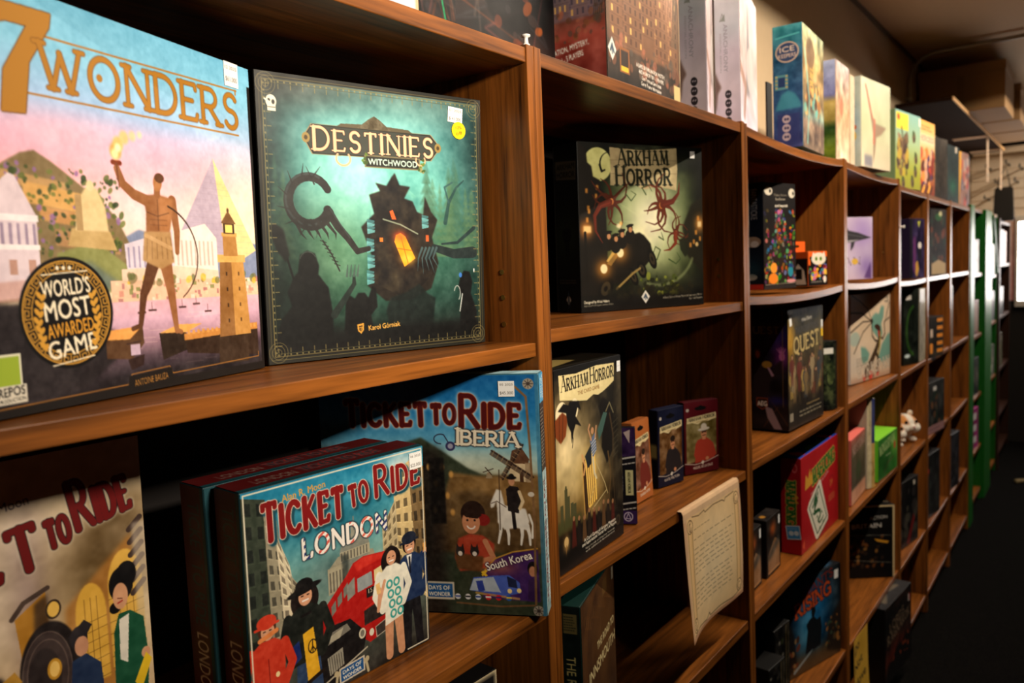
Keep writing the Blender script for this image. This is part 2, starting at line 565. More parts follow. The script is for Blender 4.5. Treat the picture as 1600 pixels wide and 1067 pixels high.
def print_mesh(name, art, O, U, V, mat, parent):
    """a printed grid: O top left corner, U to the right edge, V to the bottom edge"""
    nx, ny = art.nx, art.ny
    O, U, V = (np.array(q, float) for q in (O, U, V))
    s, t = np.meshgrid(np.linspace(0, 1, nx), np.linspace(0, 1, ny))
    co = O + s[..., None] * U + t[..., None] * V
    return color_mesh(name, co.reshape(-1, 3), nx, ny, art, mat, parent)
def color_mesh(name, co, nx, ny, art, mat, parent):
    i = (np.arange(ny - 1)[:, None] * nx + np.arange(nx - 1)[None]).ravel()
    q = np.stack([i, i + nx, i + nx + 1, i + 1], 1).astype(np.int32)
    me = bpy.data.meshes.new(name)
    me.vertices.add(nx * ny)
    me.vertices.foreach_set('co', co.astype(np.float32).ravel())
    me.loops.add(q.size)
    me.loops.foreach_set('vertex_index', q.ravel())
    me.polygons.add(len(q))
    me.polygons.foreach_set('loop_start', np.arange(0, q.size, 4, dtype=np.int32))
    me.polygons.foreach_set('loop_total', np.full(len(q), 4, np.int32))
    me.update(calc_edges=True)
    at = me.color_attributes.new('print', 'FLOAT_COLOR', 'POINT')
    c = np.ones((nx * ny, 4), np.float32)
    c[:, :3] = srgb_lin(art.a).reshape(-1, 3)
    at.data.foreach_set('color', c.ravel())
    return link(name, me, mat, parent)
EPS = .0006
def face_print(name, side, art, W, H, D, mat, parent, inset=0.0):
    e = EPS
    if side == 'front':
        return print_mesh(name, art, (inset, -e, H - inset), (W - 2 * inset, 0, 0), (0, 0, -(H - 2 * inset)), mat, parent)
    if side == 'left':
        return print_mesh(name, art, (-e, D - inset, H - inset), (0, -(D - 2 * inset), 0), (0, 0, -(H - 2 * inset)), mat, parent)
    if side == 'right':
        return print_mesh(name, art, (W + e, inset, H - inset), (0, D - 2 * inset, 0), (0, 0, -(H - 2 * inset)), mat, parent)
    return print_mesh(name, art, (inset, D - inset, H + e), (W - 2 * inset, 0, 0), (0, -(D - 2 * inset), 0), mat, parent)
def sticker_art(lines, w=.02, h=.024, bg=(235, 235, 232), ink=(70, 66, 62), res=1700):
    a = Art(w, h, res, bg)
    n = len(lines)
    for i, (txt, t, hh) in enumerate(lines):
        a.word(txt, (.1, t), (.9, t), hh, ink, al=.85)
    return a
def sticker(parent, side, s, t, W, H, D, art, mat=None, tilt=0.0, name='price_sticker'):
    """a paper label stuck on a face; s, t its centre on that face"""
    e = .0014
    k, q = math.cos(math.radians(tilt)), math.sin(math.radians(tilt))
    hw, hh = art.w / 2, art.h / 2
    ax = {'front': ((1, 0, 0), (s * W, -e, H * (1 - t))), 'left': ((0, -1, 0), (-e, D * (1 - s), H * (1 - t))), 'right': ((0, 1, 0), (W + e, D * s, H * (1 - t)))}[side]
    X = np.array(ax[0], float); Z = np.array((0, 0, 1.0))
    U = X * k + Z * q
    V = -(Z * k - X * q)
    O = np.array(ax[1]) - U * hw - V * hh
    return print_mesh(name, art, O, U * 2 * hw, V * 2 * hh, mat or PAPER, parent)
def game_box(name, label, x, y, z, rz, W, H, D, body, prints, lean=0.0, cat='game box', group=None, stickers=(), mat=None, rough=.45, bev=.0014):
    """a lidded card box, its printed faces and its price labels; x, y the front left bottom corner"""
    th = thing(name, label, cat, (x, y, z + .0008), rz, lean, group)
    bm = bmesh.new()
    add_box(bm, 0, W, 0, D, 0, H, bev)
    link('box_shell', to_mesh(bm, 'box_shell'), plain('card_%d_%d_%d' % tuple(body), body, rough), th)
    nm = {'front': 'front_cover', 'left': 'spine_panel', 'right': 'side_panel', 'top': 'top_panel'}
    for side, art in prints.items():
        face_print(nm[side], side, art, W, H, D, mat or SATIN, th, .0008)
    for st_ in stickers:
        sticker(th, st_[0], st_[1], st_[2], W, H, D, st_[3], tilt=st_[4] if len(st_) > 4 else 0, name=st_[5] if len(st_) > 5 else 'price_sticker')
    return th

# ------------------------------------------------------------------ the room
XL, XR, YB, YF, ZC = -2.2, 7.3, .305, -3.2, 2.667
def slab(name, x0, x1, y0, y1, z0, z1, mat):
    return struct(box(name, x0, x1, y0, y1, z0, z1, mat))
M_WALL = plain('painted_wall', (196, 172, 138), .8, bump=.1, scale=30)
M_CEIL = plain('ceiling_paint', (206, 176, 140), .85, bump=.2, scale=40)
M_DARKWALL = plain('dark_wall_paint', (34, 30, 26), .9)
def carpet():
    m, nt, b, N, L = nodes('carpet')
    tc = N.new('ShaderNodeTexCoord')
    n = N.new('ShaderNodeTexNoise'); n.inputs['Scale'].default_value = 220; n.inputs['Detail'].default_value = 3
    L.new(tc.outputs['Object'], n.inputs['Vector'])
    rp = N.new('ShaderNodeValToRGB')
    rp.color_ramp.elements[0].position = .35
    rp.color_ramp.elements[0].color = (.002, .0018, .0016, 1)
    rp.color_ramp.elements[1].position = .7
    rp.color_ramp.elements[1].color = (.008, .007, .006, 1)
    L.new(n.outputs['Fac'], rp.inputs['Fac']); L.new(rp.outputs[0], b.inputs['Base Color'])
    b.inputs['Roughness'].default_value = 1.0
    b.inputs['Specular IOR Level'].default_value = .02
    bp = N.new('ShaderNodeBump'); bp.inputs['Strength'].default_value = .6; bp.inputs['Distance'].default_value = .004
    L.new(n.outputs['Fac'], bp.inputs['Height']); L.new(bp.outputs[0], b.inputs['Normal'])
    return m
slab('floor', XL, XR, YF, YB, -.05, 0, carpet())
slab('ceiling', XL, XR, YF, YB, ZC, ZC + .05, M_CEIL)
slab('wall_back', XL, XR, YB, YB + .05, 0, ZC, M_WALL)
slab('wall_left', XL - .05, XL, YF, YB, 0, ZC, M_DARKWALL)
slab('wall_front', XL, XR, YF - .05, YF, 0, ZC, M_DARKWALL)
slab('wall_right', XR, XR + .05, YF, YB, 0, ZC, M_DARKWALL)

# daylit window in the far wall, and the ceiling strip fixtures over the aisle
def window():
    y0, y1, z0, z1 = -1.25, -.035, 1.16, 1.79
    g = struct(box('window_1', XR - .012, XR - .004, y0, y1, z0, z1, plain('bright_glass', (240, 240, 250), .2, emit=((255, 246, 240), WINDOW_GLOW))))
    bm = bmesh.new()
    for a_ in ((y0 - .05, y0, z0 - .05, z1 + .05), (y1, y1 + .02, z0 - .05, z1 + .05), (y0, y1, z0 - .05, z0), (y0, y1, z1, z1 + .05), (-.68, -.65, z0, z1)):
        add_box(bm, XR - .03, XR, a_[0], a_[1], a_[2], a_[3], .003)
    link('window_frame', to_mesh(bm, 'window_frame'), plain('window_frame_paint', (206, 196, 180), .5), g).matrix_parent_inverse = g.matrix_world.inverted()
    g.children[0].location = -g.location
window()
M_STEEL = plain('white_enamel', (200, 196, 186), .4)
for sx_, _ in STRIPS:
    f = thing('ceiling_strip_light', 'white strip light hung from the ceiling over the aisle in front of the bookcases', 'ceiling light', (sx_, STRIP_Y, STRIP_Z), group='strip lights over the aisle')
    bm = bmesh.new()
    vs = [bm.verts.new((x, y, z)) for x in (-.66, .66) for y, z in ((-.05, .018), (.12, -.0143), (.12, -.0113), (-.045, .035), (-.062, .03), (-.062, -.03), (-.056, -.03), (-.056, .015))]
    bm.faces.new(vs[:8]); bm.faces.new(vs[8:])
    for k in range(8):
        bm.faces.new((vs[k], vs[(k + 1) % 8], vs[8 + (k + 1) % 8], vs[8 + k]))
    link('housing', to_mesh(bm, 'housing'), M_STEEL, f)
    for q in (-.45, .45):
        tube('hanger', [(q, -.03, .03), (q, -.03, ZC - STRIP_Z)], .004, M_STEEL, f)

# ------------------------------------------------------------------ the bookcases
T_ = .0155
DEP = .285
M_BRASS = plain('brass', (190, 150, 80), .35, 1.0)
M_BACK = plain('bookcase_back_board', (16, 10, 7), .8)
def board(name, x0, x1, y0, y1, z0, z1, mat, parent, sag=0.0, bev=.0012):
    bm = bmesh.new()
    cx, cy, cz = (x0 + x1) / 2, (y0 + y1) / 2, (z0 + z1) / 2
    add_box(bm, x0 - cx, x1 - cx, y0 - cy, y1 - cy, z0 - cz, z1 - cz, bev)
    if sag:
        hw = (x1 - x0) / 2
        for k in range(-5, 6):
            bmesh.ops.bisect_plane(bm, geom=bm.verts[:] + bm.edges[:] + bm.faces[:], plane_co=(hw * k / 6, 0, 0), plane_no=(1, 0, 0))
        for v in bm.verts:
            v.co.z -= sag * (1 - (v.co.x / hw) ** 2)
    return link(name, to_mesh(bm, name), mat, parent, (cx, cy, cz))
def bookcase(label, x0, x1, ztop, shelves, sags=None, group='walnut bookcases along the wall'):
    th = thing('bookcase', label, 'bookcase', (x0, 0, 0), group=group)
    w = x1 - x0
    sides = []
    for a in (0, w - T_):
        sides.append(board('side_panel', a, a + T_, 0, DEP, 0, ztop + .004, WOOD_Z, th))
    board('top_panel', T_, w - T_, .002, DEP, ztop - .019, ztop, WOOD_X, th, (sags or {}).get(0, 0))
    for i, z in enumerate(shelves):
        board('shelf', T_ + .0006, w - T_ - .0006, .003, DEP - .006, z - .0185, z, WOOD_X, th, (sags or {}).get(i + 1, 0))
    board('kick_board', T_, w - T_, .03, .045, 0, shelves[-1] - .019, WOOD_X, th)
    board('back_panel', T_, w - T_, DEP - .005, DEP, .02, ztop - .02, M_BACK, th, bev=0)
    return th, sides
AX, BX, CX, DX, EX, FX, GX = .594, 1.338, 2.126, 2.873, 3.444, 4.065, 4.732
LV = {1: (1.82, [1.443, 1.087, .775, .385, .08]), 2: (1.82, [1.458, 1.104, .778, .385, .08]), 3: (1.818, [1.468, 1.113, .778, .385, .08]),
      4: (1.816, [1.470, 1.116, .777, .380, .08]), 5: (1.797, [1.452, 1.106, .765, .37, .08]), 6: (1.797, [1.452, 1.10, .755, .36, .08]), 7: (1.798, [1.452, 1.094, .748, .352, .08])}
XS = [-.215, AX, BX, CX, DX, EX, FX, GX]
BL_ = ['walnut bookcase nearest the camera, holding the sky blue and teal game boxes', 'walnut bookcase with the parchment notice hanging on its third shelf',
       'walnut bookcase holding the red box with a dragon tile', 'walnut bookcase holding the white dragon box and the purple dolphin box',
       'narrow walnut bookcase with two plush hamsters on a shelf', 'narrow walnut bookcase between the plush hamsters and the last bookcase',
       'last walnut bookcase of the row, beside the green shelving']
SAG = [{}, {}, {0: .012, 1: .010, 2: .004}, {0: .008, 1: .009}, {1: .004}, {}, {}]
CASES = []
for k in range(7):
    zt, sh = LV[k + 1]
    CASES.append(bookcase(BL_[k], XS[k] + .0003, XS[k + 1] - .0003, zt, sh, SAG[k]))
def peg(case, panel, y, z):
    """a brass shelf-pin socket in a side panel's inner face"""
    th, sides = CASES[case]
    sp = sides[panel]
    bm = bmesh.new()
    bmesh.ops.create_cone(bm, cap_ends=True, segments=14, radius1=.0036, radius2=.0036, depth=.0016, matrix=Matrix.Rotation(PI / 2, 4, 'Y'))
    s = -1 if panel == 1 else 1
    # local to the panel: its centre is the origin
    o = link('peg_socket', to_mesh(bm, 'peg_socket'), M_BRASS, sp)
    o.location = (s * (T_ / 2 + .0002), y - DEP / 2, z - (LV[case + 1][0] + .004) / 2)
    return o
for q in ((1.537), (1.503), (1.467)):
    peg(0, 1, .054, q)
for q in (1.548, 1.513, 1.478, 1.194, 1.160, 1.126):
    peg(1, 1, .054, q)
for q in (1.56, 1.20):
    peg(2, 1, .054, q)
peg(3, 1, .054, 1.56)

GOLD = (176, 128, 52)
# ------------------------------------------------------------------ first bookcase, second level
def art_harbour():
    W, H = .310, .314
    a = Art(W, H, 1450)
    a.grad([(0, (112, 182, 214)), (.12, (132, 196, 226)), (.24, (160, 192, 232)), (.34, (226, 180, 208)), (.42, (246, 178, 186)), (.52, (250, 206, 186)), (.62, (252, 226, 190)), (1, (252, 226, 190))])
    a.glow(.25, .33, .22, .05, (246, 190, 206), .7); a.glow(.7, .36, .2, .05, (248, 168, 186), .7); a.glow(.52, .50, .2, .1, (236, 230, 240), .6)
    a.glow(.95, .5, .2, .2, (255, 236, 200), .6)
    # far hills, terraces
    a.poly([(.36, .60), (.47, .55), (.60, .58), (.7, .55), (1, .58), (1, .7), (.36, .7)], (128, 138, 168), soft=1)
    a.poly([(0, .50), (.06, .42), (.12, .385), (.157, .375), (.2, .395), (.26, .43), (.30, .455), (.36, .49), (.40, .53), (.44, .60), (.46, .70), (0, .74)], (132, 112, 78), soft=.8)
    for (x0, y0, x1, y1, c) in ((.05, .425, .24, .455, (190, 150, 100)), (.12, .45, .30, .50, (214, 164, 96)), (.16, .505, .36, .54, (198, 146, 92)), (.2, .56, .40, .60, (176, 134, 92))):
        a.poly([(x0, y0), (x1, y0 + .02), (x1, y1 + .02), (x0, y1)], c, soft=.8)
    a.speckle(.02, .41, .42, .62, 260, .0065, [(70, 84, 44), (92, 104, 52), (52, 66, 40), (150, 110, 160), (112, 120, 60)], 3, .85)
    a.poly([(.2, .62), (.32, .585), (.44, .66), (.44, .72), (.2, .72)], (140, 142, 84), soft=1)
    a.poly([(.16, .66), (.3, .64), (.4, .70), (.3, .73), (.16, .74)], (88, 104, 110), .7, soft=3)
    # seated monument block of plain stone
    a.poly([(.235, .60), (.25, .555), (.37, .56), (.39, .61)], (196, 164, 108)); a.poly([(.26, .56), (.27, .49), (.30, .45), (.335, .45), (.36, .50), (.365, .56)], (226, 198, 146), soft=.8)
    a.rect(.265, .47, .285, .56, (178, 146, 100)); a.ell(.315, .445, .012, .014, (232, 206, 160))
    # pale stepped temple at the left
    a.poly([(0, .52), (.03, .48), (.085, .435), (.10, .44), (.15, .53), (.152, .72), (0, .73)], (226, 206, 214))
    a.rect(0, .53, .155, .545, (246, 236, 238)); a.rect(0, .60, .155, .612, (248, 236, 236))
    for i in range(7):
        a.rect(.012 + .021 * i, .55, .020 + .021 * i, .60, (156, 136, 160))
    for i in range(3):
        a.rect(.02 + .05 * i, .635, .04 + .05 * i, .67, (190, 146, 130))
    a.poly([(0, .69), (.16, .68), (.16, .73), (0, .735)], (206, 160, 150), .8, soft=1)
    # pyramid
    a.poly([(.795, .317), (.60, .60), (.84, .64)], (182, 164, 182)); a.poly([(.795, .317), (.84, .66), (.985, .60)], (244, 208, 146))
    for i in range(16):
        t = .34 + .018 * i
        a.line([(.795 - (t - .317) * .68, t), (.795 + (t - .317) * .66, t)], .0014, (150, 130, 140), .25)
    # columned hall
    a.poly([(.416, .592), (.60, .545), (.60, .67), (.42, .665)], (222, 208, 222)); a.poly([(.60, .555), (.74, .522), (.79, .565), (.79, .69), (.6, .67)], (244, 226, 214))
    for i in range(9):
        a.rect(.425 + .019 * i, .60 - .002 * i, .432 + .019 * i, .655, (150, 138, 170), .8)
    for i in range(9):
        a.rect(.612 + .019 * i, .575, .620 + .019 * i, .65, (206, 172, 160), .8)
    a.poly([(.40, .66), (.6, .65), (.79, .665), (.79, .70), (.40, .70)], (236, 204, 180))
    # town along the water
    a.rect(.36, .69, 1, .752, (238, 190, 160))
    rng = random.Random(8)
    for i in range(90):
        x = rng.uniform(.36, .99); y = rng.uniform(.685, .74); q = rng.uniform(.008, .02)
        a.rect(x, y, x + q, y + rng.uniform(.006, .016), rng.choice([(250, 224, 206), (226, 158, 128), (206, 136, 120), (246, 206, 170), (170, 110, 110), (120, 128, 70)]), .8)
    a.speckle(.42, .675, .98, .70, 40, .01, [(96, 104, 60), (120, 110, 70), (236, 186, 60)], 5, .7)
    # water
    g = [(.745, (226, 176, 186)), (.80, (210, 168, 190)), (.86, (160, 124, 140)), (.90, (84, 66, 76)), (.95, (38, 32, 36)), (1, (26, 22, 24))]
    b = a.a.copy(); a.grad(g, .748, 1)
    a.noise(.09, .10, 4, (1, .9, .9), mask=(a.T / a.ny > .75) * 1.0)
    for i in range(60):
        y = rng.uniform(.76, .96); x = rng.uniform(.02, .9)
        a.line([(x, y), (x + rng.uniform(.02, .08), y + .002)], .0025, (244, 206, 196) if y < .88 else (120, 100, 100), .3)
    for x, y in ((.50, .775), (.62, .772), (.68, .765), (.73, .79), (.46, .78)):
        a.line([(x - .012, y), (x + .014, y)], .006, (90, 60, 60)); a.line([(x, y), (x, y - .022)], .002, (90, 60, 60))
    # dark quay at the left and stone moles
    a.poly([(0, .735), (.16, .74), (.2, .80), (.36, .82), (.36, .90), (.26, .96), (0, .97)], (40, 34, 36), soft=2)
    a.poly([(.33, .825), (.46, .818), (.462, .865), (.415, .905), (.33, .895)], (86, 58, 36)); a.poly([(.33, .822), (.46, .815), (.41, .85), (.33, .846)], (228, 158, 82))
    a.poly([(.52, .842), (.63, .835), (.63, .90), (.53, .92)], (44, 32, 24)); a.poly([(.52, .842), (.6, .822), (.70, .826), (.63, .848)], (226, 162, 86))
    a.poly([(.62, .855), (.97, .85), (.97, .95), (.63, .91)], (52, 36, 26)); a.poly([(.62, .852), (.97, .84), (.97, .862), (.62, .872)], (196, 132, 64))
    for i in range(16):
        a.rect(.635 + .021 * i, .843, .646 + .021 * i, .855, (214, 152, 80))
    # lamp tower
    a.poly([(.80, .63), (.915, .63), (.935, .875), (.78, .875)], (190, 138, 72)); a.poly([(.80, .63), (.855, .63), (.855, .875), (.78, .875)], (140, 96, 52))
    a.rect(.79, .615, .925, .64, (212, 166, 92)); a.poly([(.82, .555), (.885, .555), (.89, .62), (.82, .62)], (174, 124, 66)); a.rect(.815, .545, .89, .557, (206, 156, 84))
    a.rect(.825, .515, .88, .548, (60, 42, 30)); a.rect(.835, .52, .87, .545, (255, 210, 110)); a.poly([(.815, .516), (.852, .475), (.888, .516)], (120, 84, 52)); a.ell(.852, .474, .006, .007, (90, 62, 40))
    for i in range(4):
        a.rect(.825, .67 + .05 * i, .832, .682 + .05 * i, (60, 40, 26)); a.rect(.885, .67 + .05 * i, .892, .682 + .05 * i, (90, 60, 34))
    a.poly([(.775, .875), (.93, .875), (.915, .965), (.77, .96)], (58, 42, 30))
    # bronze torch bearer, a plain striding figure
    BR, BD = (146, 94, 56), (92, 56, 34)
    a.line([(.408, .39), (.425, .43), (.462, .455), (.512, .47)], .022, BR, w1=.034)
    a.line([(.606, .462), (.618, .55), (.614, .61)], .032, BR, w1=.018)
    a.poly([(.495, .455), (.545, .448), (.61, .458), (.60, .51), (.588, .555), (.497, .558), (.502, .50)], BR, soft=.8)
    a.poly([(.55, .45), (.61, .458), (.60, .51), (.588, .555), (.55, .556)], (182, 122, 74), .7, soft=2)
    a.line([(.505, .50), (.545, .51), (.59, .498)], .004, BD, .7); a.line([(.548, .46), (.546, .55)], .004, BD, .6)
    for t in (.52, .535):
        a.line([(.515, t), (.58, t)], .003, BD, .4)
    a.line([(.548, .45), (.55, .43)], .024, BR); a.ell(.553, .415, .017, .024, (170, 112, 66), rot=8); a.ell(.561, .401, .019, .014, BD)
    a.line([(.515, .645), (.49, .70), (.472, .73), (.455, .81)], .046, BD, w1=.018); a.line([(.565, .645), (.578, .72), (.592, .84)], .048, BR, w1=.018)
    a.line([(.455, .815), (.425, .822)], .014, BD); a.line([(.592, .838), (.61, .845)], .014, BR)
    a.poly([(.49, .555), (.592, .552), (.60, .64), (.545, .66), (.478, .635)], (176, 136, 88), soft=.8)
    for i in range(6):
        a.line([(.50 + .018 * i, .57), (.494 + .02 * i, .63)], .0035, (122, 88, 54), .6)
    a.line([(.495, .565), (.59, .60)], .012, (196, 156, 108))
    a.line(arc(.53, .62, .17, .15, -70, 55, 16), .006, (64, 42, 30), w1=.004)
    a.line([(.395, .375), (.42, .375)], .014, (120, 50, 24)); a.line([(.408, .378), (.412, .44)], .007, (110, 60, 36), w1=.003)
    for (x, y, r, c) in ((.408, .345, .02, (255, 160, 70)), (.418, .325, .018, (255, 190, 100)), (.44, .305, .016, (255, 196, 120)), (.405, .352, .012, (255, 240, 180)), (.416, .335, .010, (255, 246, 206)), (.47, .297, .012, (255, 206, 150)), (.497, .29, .008, (255, 210, 160))):
        a.ell(x, y, r, r * 1.1, c, .85, 4)
    # small boat
    a.poly([(.40, .905), (.46, .895), (.455, .925), (.41, .935)], (44, 26, 22)); a.rect(.412, .865, .445, .895, (196, 170, 190)); a.line([(.40, .862), (.45, .858)], .004, (60, 40, 36))
    a.noise(.05, .05, 31); a.noise(.012, .05, 32, (1, .95, .9), 2)
    # title
    g_ = (168, 116, 40)
    a.line([(.205, .099), (.93, .085)], .0055, g_); a.line([(.135, .243), (.93, .227)], .0055, g_); a.line([(.925, .085), (.925, .097)], .007, g_)
    seven = [(.085, .046), (.235, .040), (.228, .075), (.165, .17), (.145, .292), (.082, .297), (.095, .20), (.165, .086), (.11, .088), (.08, .10)]
    m = a.poly_mask(seven)
    a.ink(m, (172, 118, 40), edge=(104, 66, 20), ew=1.0)
    for word, p0, p1, hh in (('WONDERS', (.197, .219), (.925, .207), .104),):
        mk = a.serif_mask(word, p0, p1, hh, wt=.14, thin=.10, serif=True, gap=.26)
        a.ink(mk, (170, 116, 38), edge=(120, 78, 26), ew=.8)
    a.ell(.372, .163, .010, .010, g_)
    # award seal
    cx, cy, rx, ry = .221, .766, .139, .139
    a.ell(cx, cy, rx, ry, (14, 12, 12))
    for r, w in ((.128, .004), (.104, .003)):
        a.line(arc(cx, cy, r, r, 0, 360, 60), w, (206, 150, 56))
    for i in range(26):
        an = 360 * i / 26
        k = lambda r, d: (cx + r * math.cos(math.radians(an + d)), cy + r * math.sin(math.radians(an + d)))
        a.line([k(.107, -5), k(.123, -5), k(.123, 5), k(.112, 5), k(.112, -1), k(.117, -1)], .003, (206, 150, 56))
    wc = (240, 226, 196)
    a.word("WORLD'S", (.148, .728), (.292, .716), .042, wc, bold=.5); a.word('MOST', (.154, .785), (.29, .772), .05, wc, bold=.7)
    a.word('AWARDED', (.158, .828), (.296, .814), .036, (214, 150, 50), bold=.4); a.word('GAME', (.158, .88), (.30, .862), .046, wc, bold=.6)
    a.line([(.15, .672), (.285, .662)], .003, wc); a.line([(.165, .894), (.29, .88)], .003, wc)
    for i in (-1, 0, 1):
        a.ell(.215 + .018 * i, .655, .005, .005, wc)
    for sd in (-1, 1):
        for i in range(7):
            t = .72 + .02 * i
            a.ell(cx + sd * (.093 - .004 * abs(i - 3)), t, .006, .011, (206, 150, 56), rot=sd * 35); a.ell(cx + sd * (.083 - .004 * abs(i - 3)), t + .006, .006, .010, (206, 150, 56), rot=-sd * 35)
    # publisher block: green square and word plate
    a.rect(.008, .853, .078, .925, (150, 172, 52)); a.rect(.008, .853, .078, .858, (220, 216, 190)); a.rect(.073, .853, .078, .925, (220, 216, 190))
    a.rect(.01, .925, .088, .968, (212, 204, 186)); a.word('REPOS', (.015, .951), (.083, .948), .022, (30, 28, 26), bold=.4); a.word('PRODUCTION', (.015, .965), (.083, .962), .009, (30, 28, 26))
    # border and name plate
    a.rect(0, .975, 1, 1, (24, 20, 18)); a.rect(.985, .06, 1, 1, (24, 20, 18)); a.line([(0, .978), (.395, .972), (.41, .946), (.553, .940), (.565, .962), (.968, .955), (.968, .94)], .003, (150, 100, 44))
    a.poly([(.39, .995), (.40, .95), (.56, .944), (.57, .99)], (22, 18, 16)); a.word('ANTOINE BAUZA', (.418, .981), (.545, .974), .019, (176, 120, 50))
    return a
dark = lambda w, h, c=(16, 14, 14), r=300: Art(w, h, r, c)
game_box('board_game_box', 'large sky blue game box showing a bronze torch bearer over a harbour', -.044, .036, 1.443, 17.8, .310, .314, .07, (22, 20, 20),
         {'front': art_harbour()}, -.7, stickers=[('front', .905, .04, sticker_art([('12 2025', .3, .14), ('$61.000', .78, .2)], .021, .024))], mat=GLOSS)

def art_forest():
    W, H = .301, .318
    a = Art(W, H, 1450, (40, 70, 66))
    a.grad([(0, (74, 104, 100)), (.15, (84, 140, 138)), (.35, (104, 186, 176)), (.55, (58, 118, 96)), (.8, (30, 66, 56)), (1, (10, 14, 12))])
    a.glow(.42, .36, .25, .22, (150, 226, 214), .8); a.glow(.47, .20, .4, .1, (120, 206, 206), .5); a.glow(.28, .62, .18, .18, (104, 150, 112), .7)
    a.glow(0, .3, .14, .5, (22, 34, 34), .85); a.glow(1, .3, .16, .6, (14, 40, 40), .85); a.glow(.1, .03, .3, .08, (50, 50, 46), .7)
    a.noise(.2, .16, 7, (1, 1, .95)); a.noise(.03, .06, 17, (1, 1, .95))
    rng = random.Random(3)
    for i in range(16):                                     # misty conifers
        x = rng.choice([rng.uniform(.04, .34), rng.uniform(.70, .96)]); t0 = rng.uniform(.22, .36); t1 = .62; w = rng.uniform(.03, .06)
        c = (44 + int(60 * (t0 - .2) / .2), 92 + int(40 * (t0 - .2) / .2), 84)
        for k in range(9):
            f = k / 9
            a.poly([(x, t0 + (t1 - t0) * f), (x - w * (.3 + f), t0 + (t1 - t0) * (f + .16)), (x + w * (.3 + f), t0 + (t1 - t0) * (f + .16))], c, .45, soft=1.2)
    # dark roofs of a crooked hut
    K = (34, 28, 22)
    a.poly([(.44, .62), (.40, .52), (.46, .47), (.44, .40), (.49, .385), (.47, .355), (.52, .365), (.545, .33), (.56, .315), (.58, .36), (.63, .365), (.60, .41), (.64, .42), (.63, .40), (.66, .46), (.69, .47), (.70, .40), (.73, .46), (.76, .49), (.73, .56), (.76, .66), (.72, .76), (.62, .80), (.50, .80), (.42, .74)], K, soft=1)
    a.noise(.05, .16, 9, (1, .9, .6), mask=a.poly_mask([(.44, .40), (.56, .33), (.74, .46), (.74, .70), (.6, .8), (.43, .72)]))
    for (x, y) in ((.445, .49), (.44, .56), (.44, .62), (.435, .68), (.70, .47)):
        for k in range(4):
            a.poly([(x - .018, y + .012 * k), (x + .016, y + .006 + .012 * k), (x + .014, y + .014 + .012 * k), (x - .018, y + .02 + .012 * k)], (112, 188, 190) if k % 2 else (70, 130, 134), .8)
    a.line([(.50, .49), (.58, .51), (.66, .545)], .006, (130, 140, 120)); a.poly([(.53, .46), (.545, .455), (.56, .49), (.54, .49)], (236, 96, 40))
    m = a.poly_mask([(.548, .575), (.556, .55), (.578, .542), (.60, .555), (.645, .64), (.592, .672)])
    a.put(np.clip(blur(m, 14) * .7, 0, 1), (150, 80, 20)); a.ink(m, (250, 160, 28)); a.glow(.575, .555, .03, .02, (244, 90, 40), .7); a.glow(.61, .64, .03, .02, (255, 200, 70), .8)
    a.line([(.56, .60), (.63, .61)], .003, (190, 96, 20)); a.line([(.58, .56), (.61, .66)], .003, (190, 96, 20)); a.rect(.48, .56, .495, .575, (240, 120, 40)); a.rect(.70, .55, .715, .575, (200, 90, 40))
    # gnarled roots and limbs
    R1, R2 = (38, 36, 34), (58, 66, 66)
    ring = arc(.19, .43, .085, .085, 30, 330, 20)
    a.line(ring, .045, R1, w1=.03); a.line(arc(.185, .425, .09, .09, 60, 300, 18), .008, R2, .8)
    a.line([(.26, .46), (.30, .52), (.34, .56), (.38, .61), (.43, .60)], .034, R1, w1=.02); a.line([(.27, .455), (.31, .51), (.35, .56)], .006, R2, .7)
    for k in range(9):
        an = 40 + 30 * k
        p = (.19 + .085 * math.cos(math.radians(an)), .43 + .085 * math.sin(math.radians(an)))
        a.line([p, (p[0] + .05 * math.cos(math.radians(an + 30)), p[1] + .05 * math.sin(math.radians(an + 30)))], .007, R1, w1=.001)
    a.line([(.21, .37), (.19, .33), (.18, .31)], .006, R1, w1=.001)
    for k in range(5):
        a.line([(.13 + .03 * k, .50), (.15 + .035 * k, .545), (.17 + .03 * k, .565)], .016, R1, w1=.001)
    a.line([(.94, .62), (.84, .625), (.74, .60), (.70, .64)], .05, (30, 42, 42), w1=.02); a.line([(.95, .52), (.86, .58), (.78, .585)], .018, (34, 54, 54), w1=.008)
    for k in range(5):
        x = .67 + .018 * k
        a.line([(x + .01, .60), (x - .01, .64), (x - .015 + .01 * k, .69 + .012 * (k % 2))], .011, (64, 86, 88), w1=.001)
    a.line([(.80, .50), (.82, .42), (.86, .36), (.9, .33)], .02, (34, 66, 66), .8, w1=.006); a.line([(.82, .42), (.80, .36), (.84, .34)], .008, (48, 84, 86), .8)
    a.line([(.235, .57), (.27, .62), (.30, .68)], .006, R1)
    for k in range(7):
        x, y = .237 + .009 * k, .575 + .014 * k
        a.line([(x - .012, y - .006), (x + .012, y + .002)], .003, R1)
    # dark watchers at the bottom, seen from behind
    S = (9, 10, 10)
    a.poly([(.02, .95), (.06, .84), (.10, .80), (.085, .75), (.11, .70), (.13, .68), (.14, .62), (.17, .605), (.20, .615), (.215, .66), (.21, .69), (.25, .74), (.265, .84), (.26, .95)], S, soft=1)
    a.line(arc(.172, .645, .034, .036, 200, 330, 10), .0035, (110, 120, 112), .6)
    a.line([(.11, .70), (.09, .63)], .008, S); a.poly([(.02, .52), (.05, .51), (.08, .53), (.10, .62), (.085, .645), (.05, .60)], (22, 22, 20), soft=1.5)
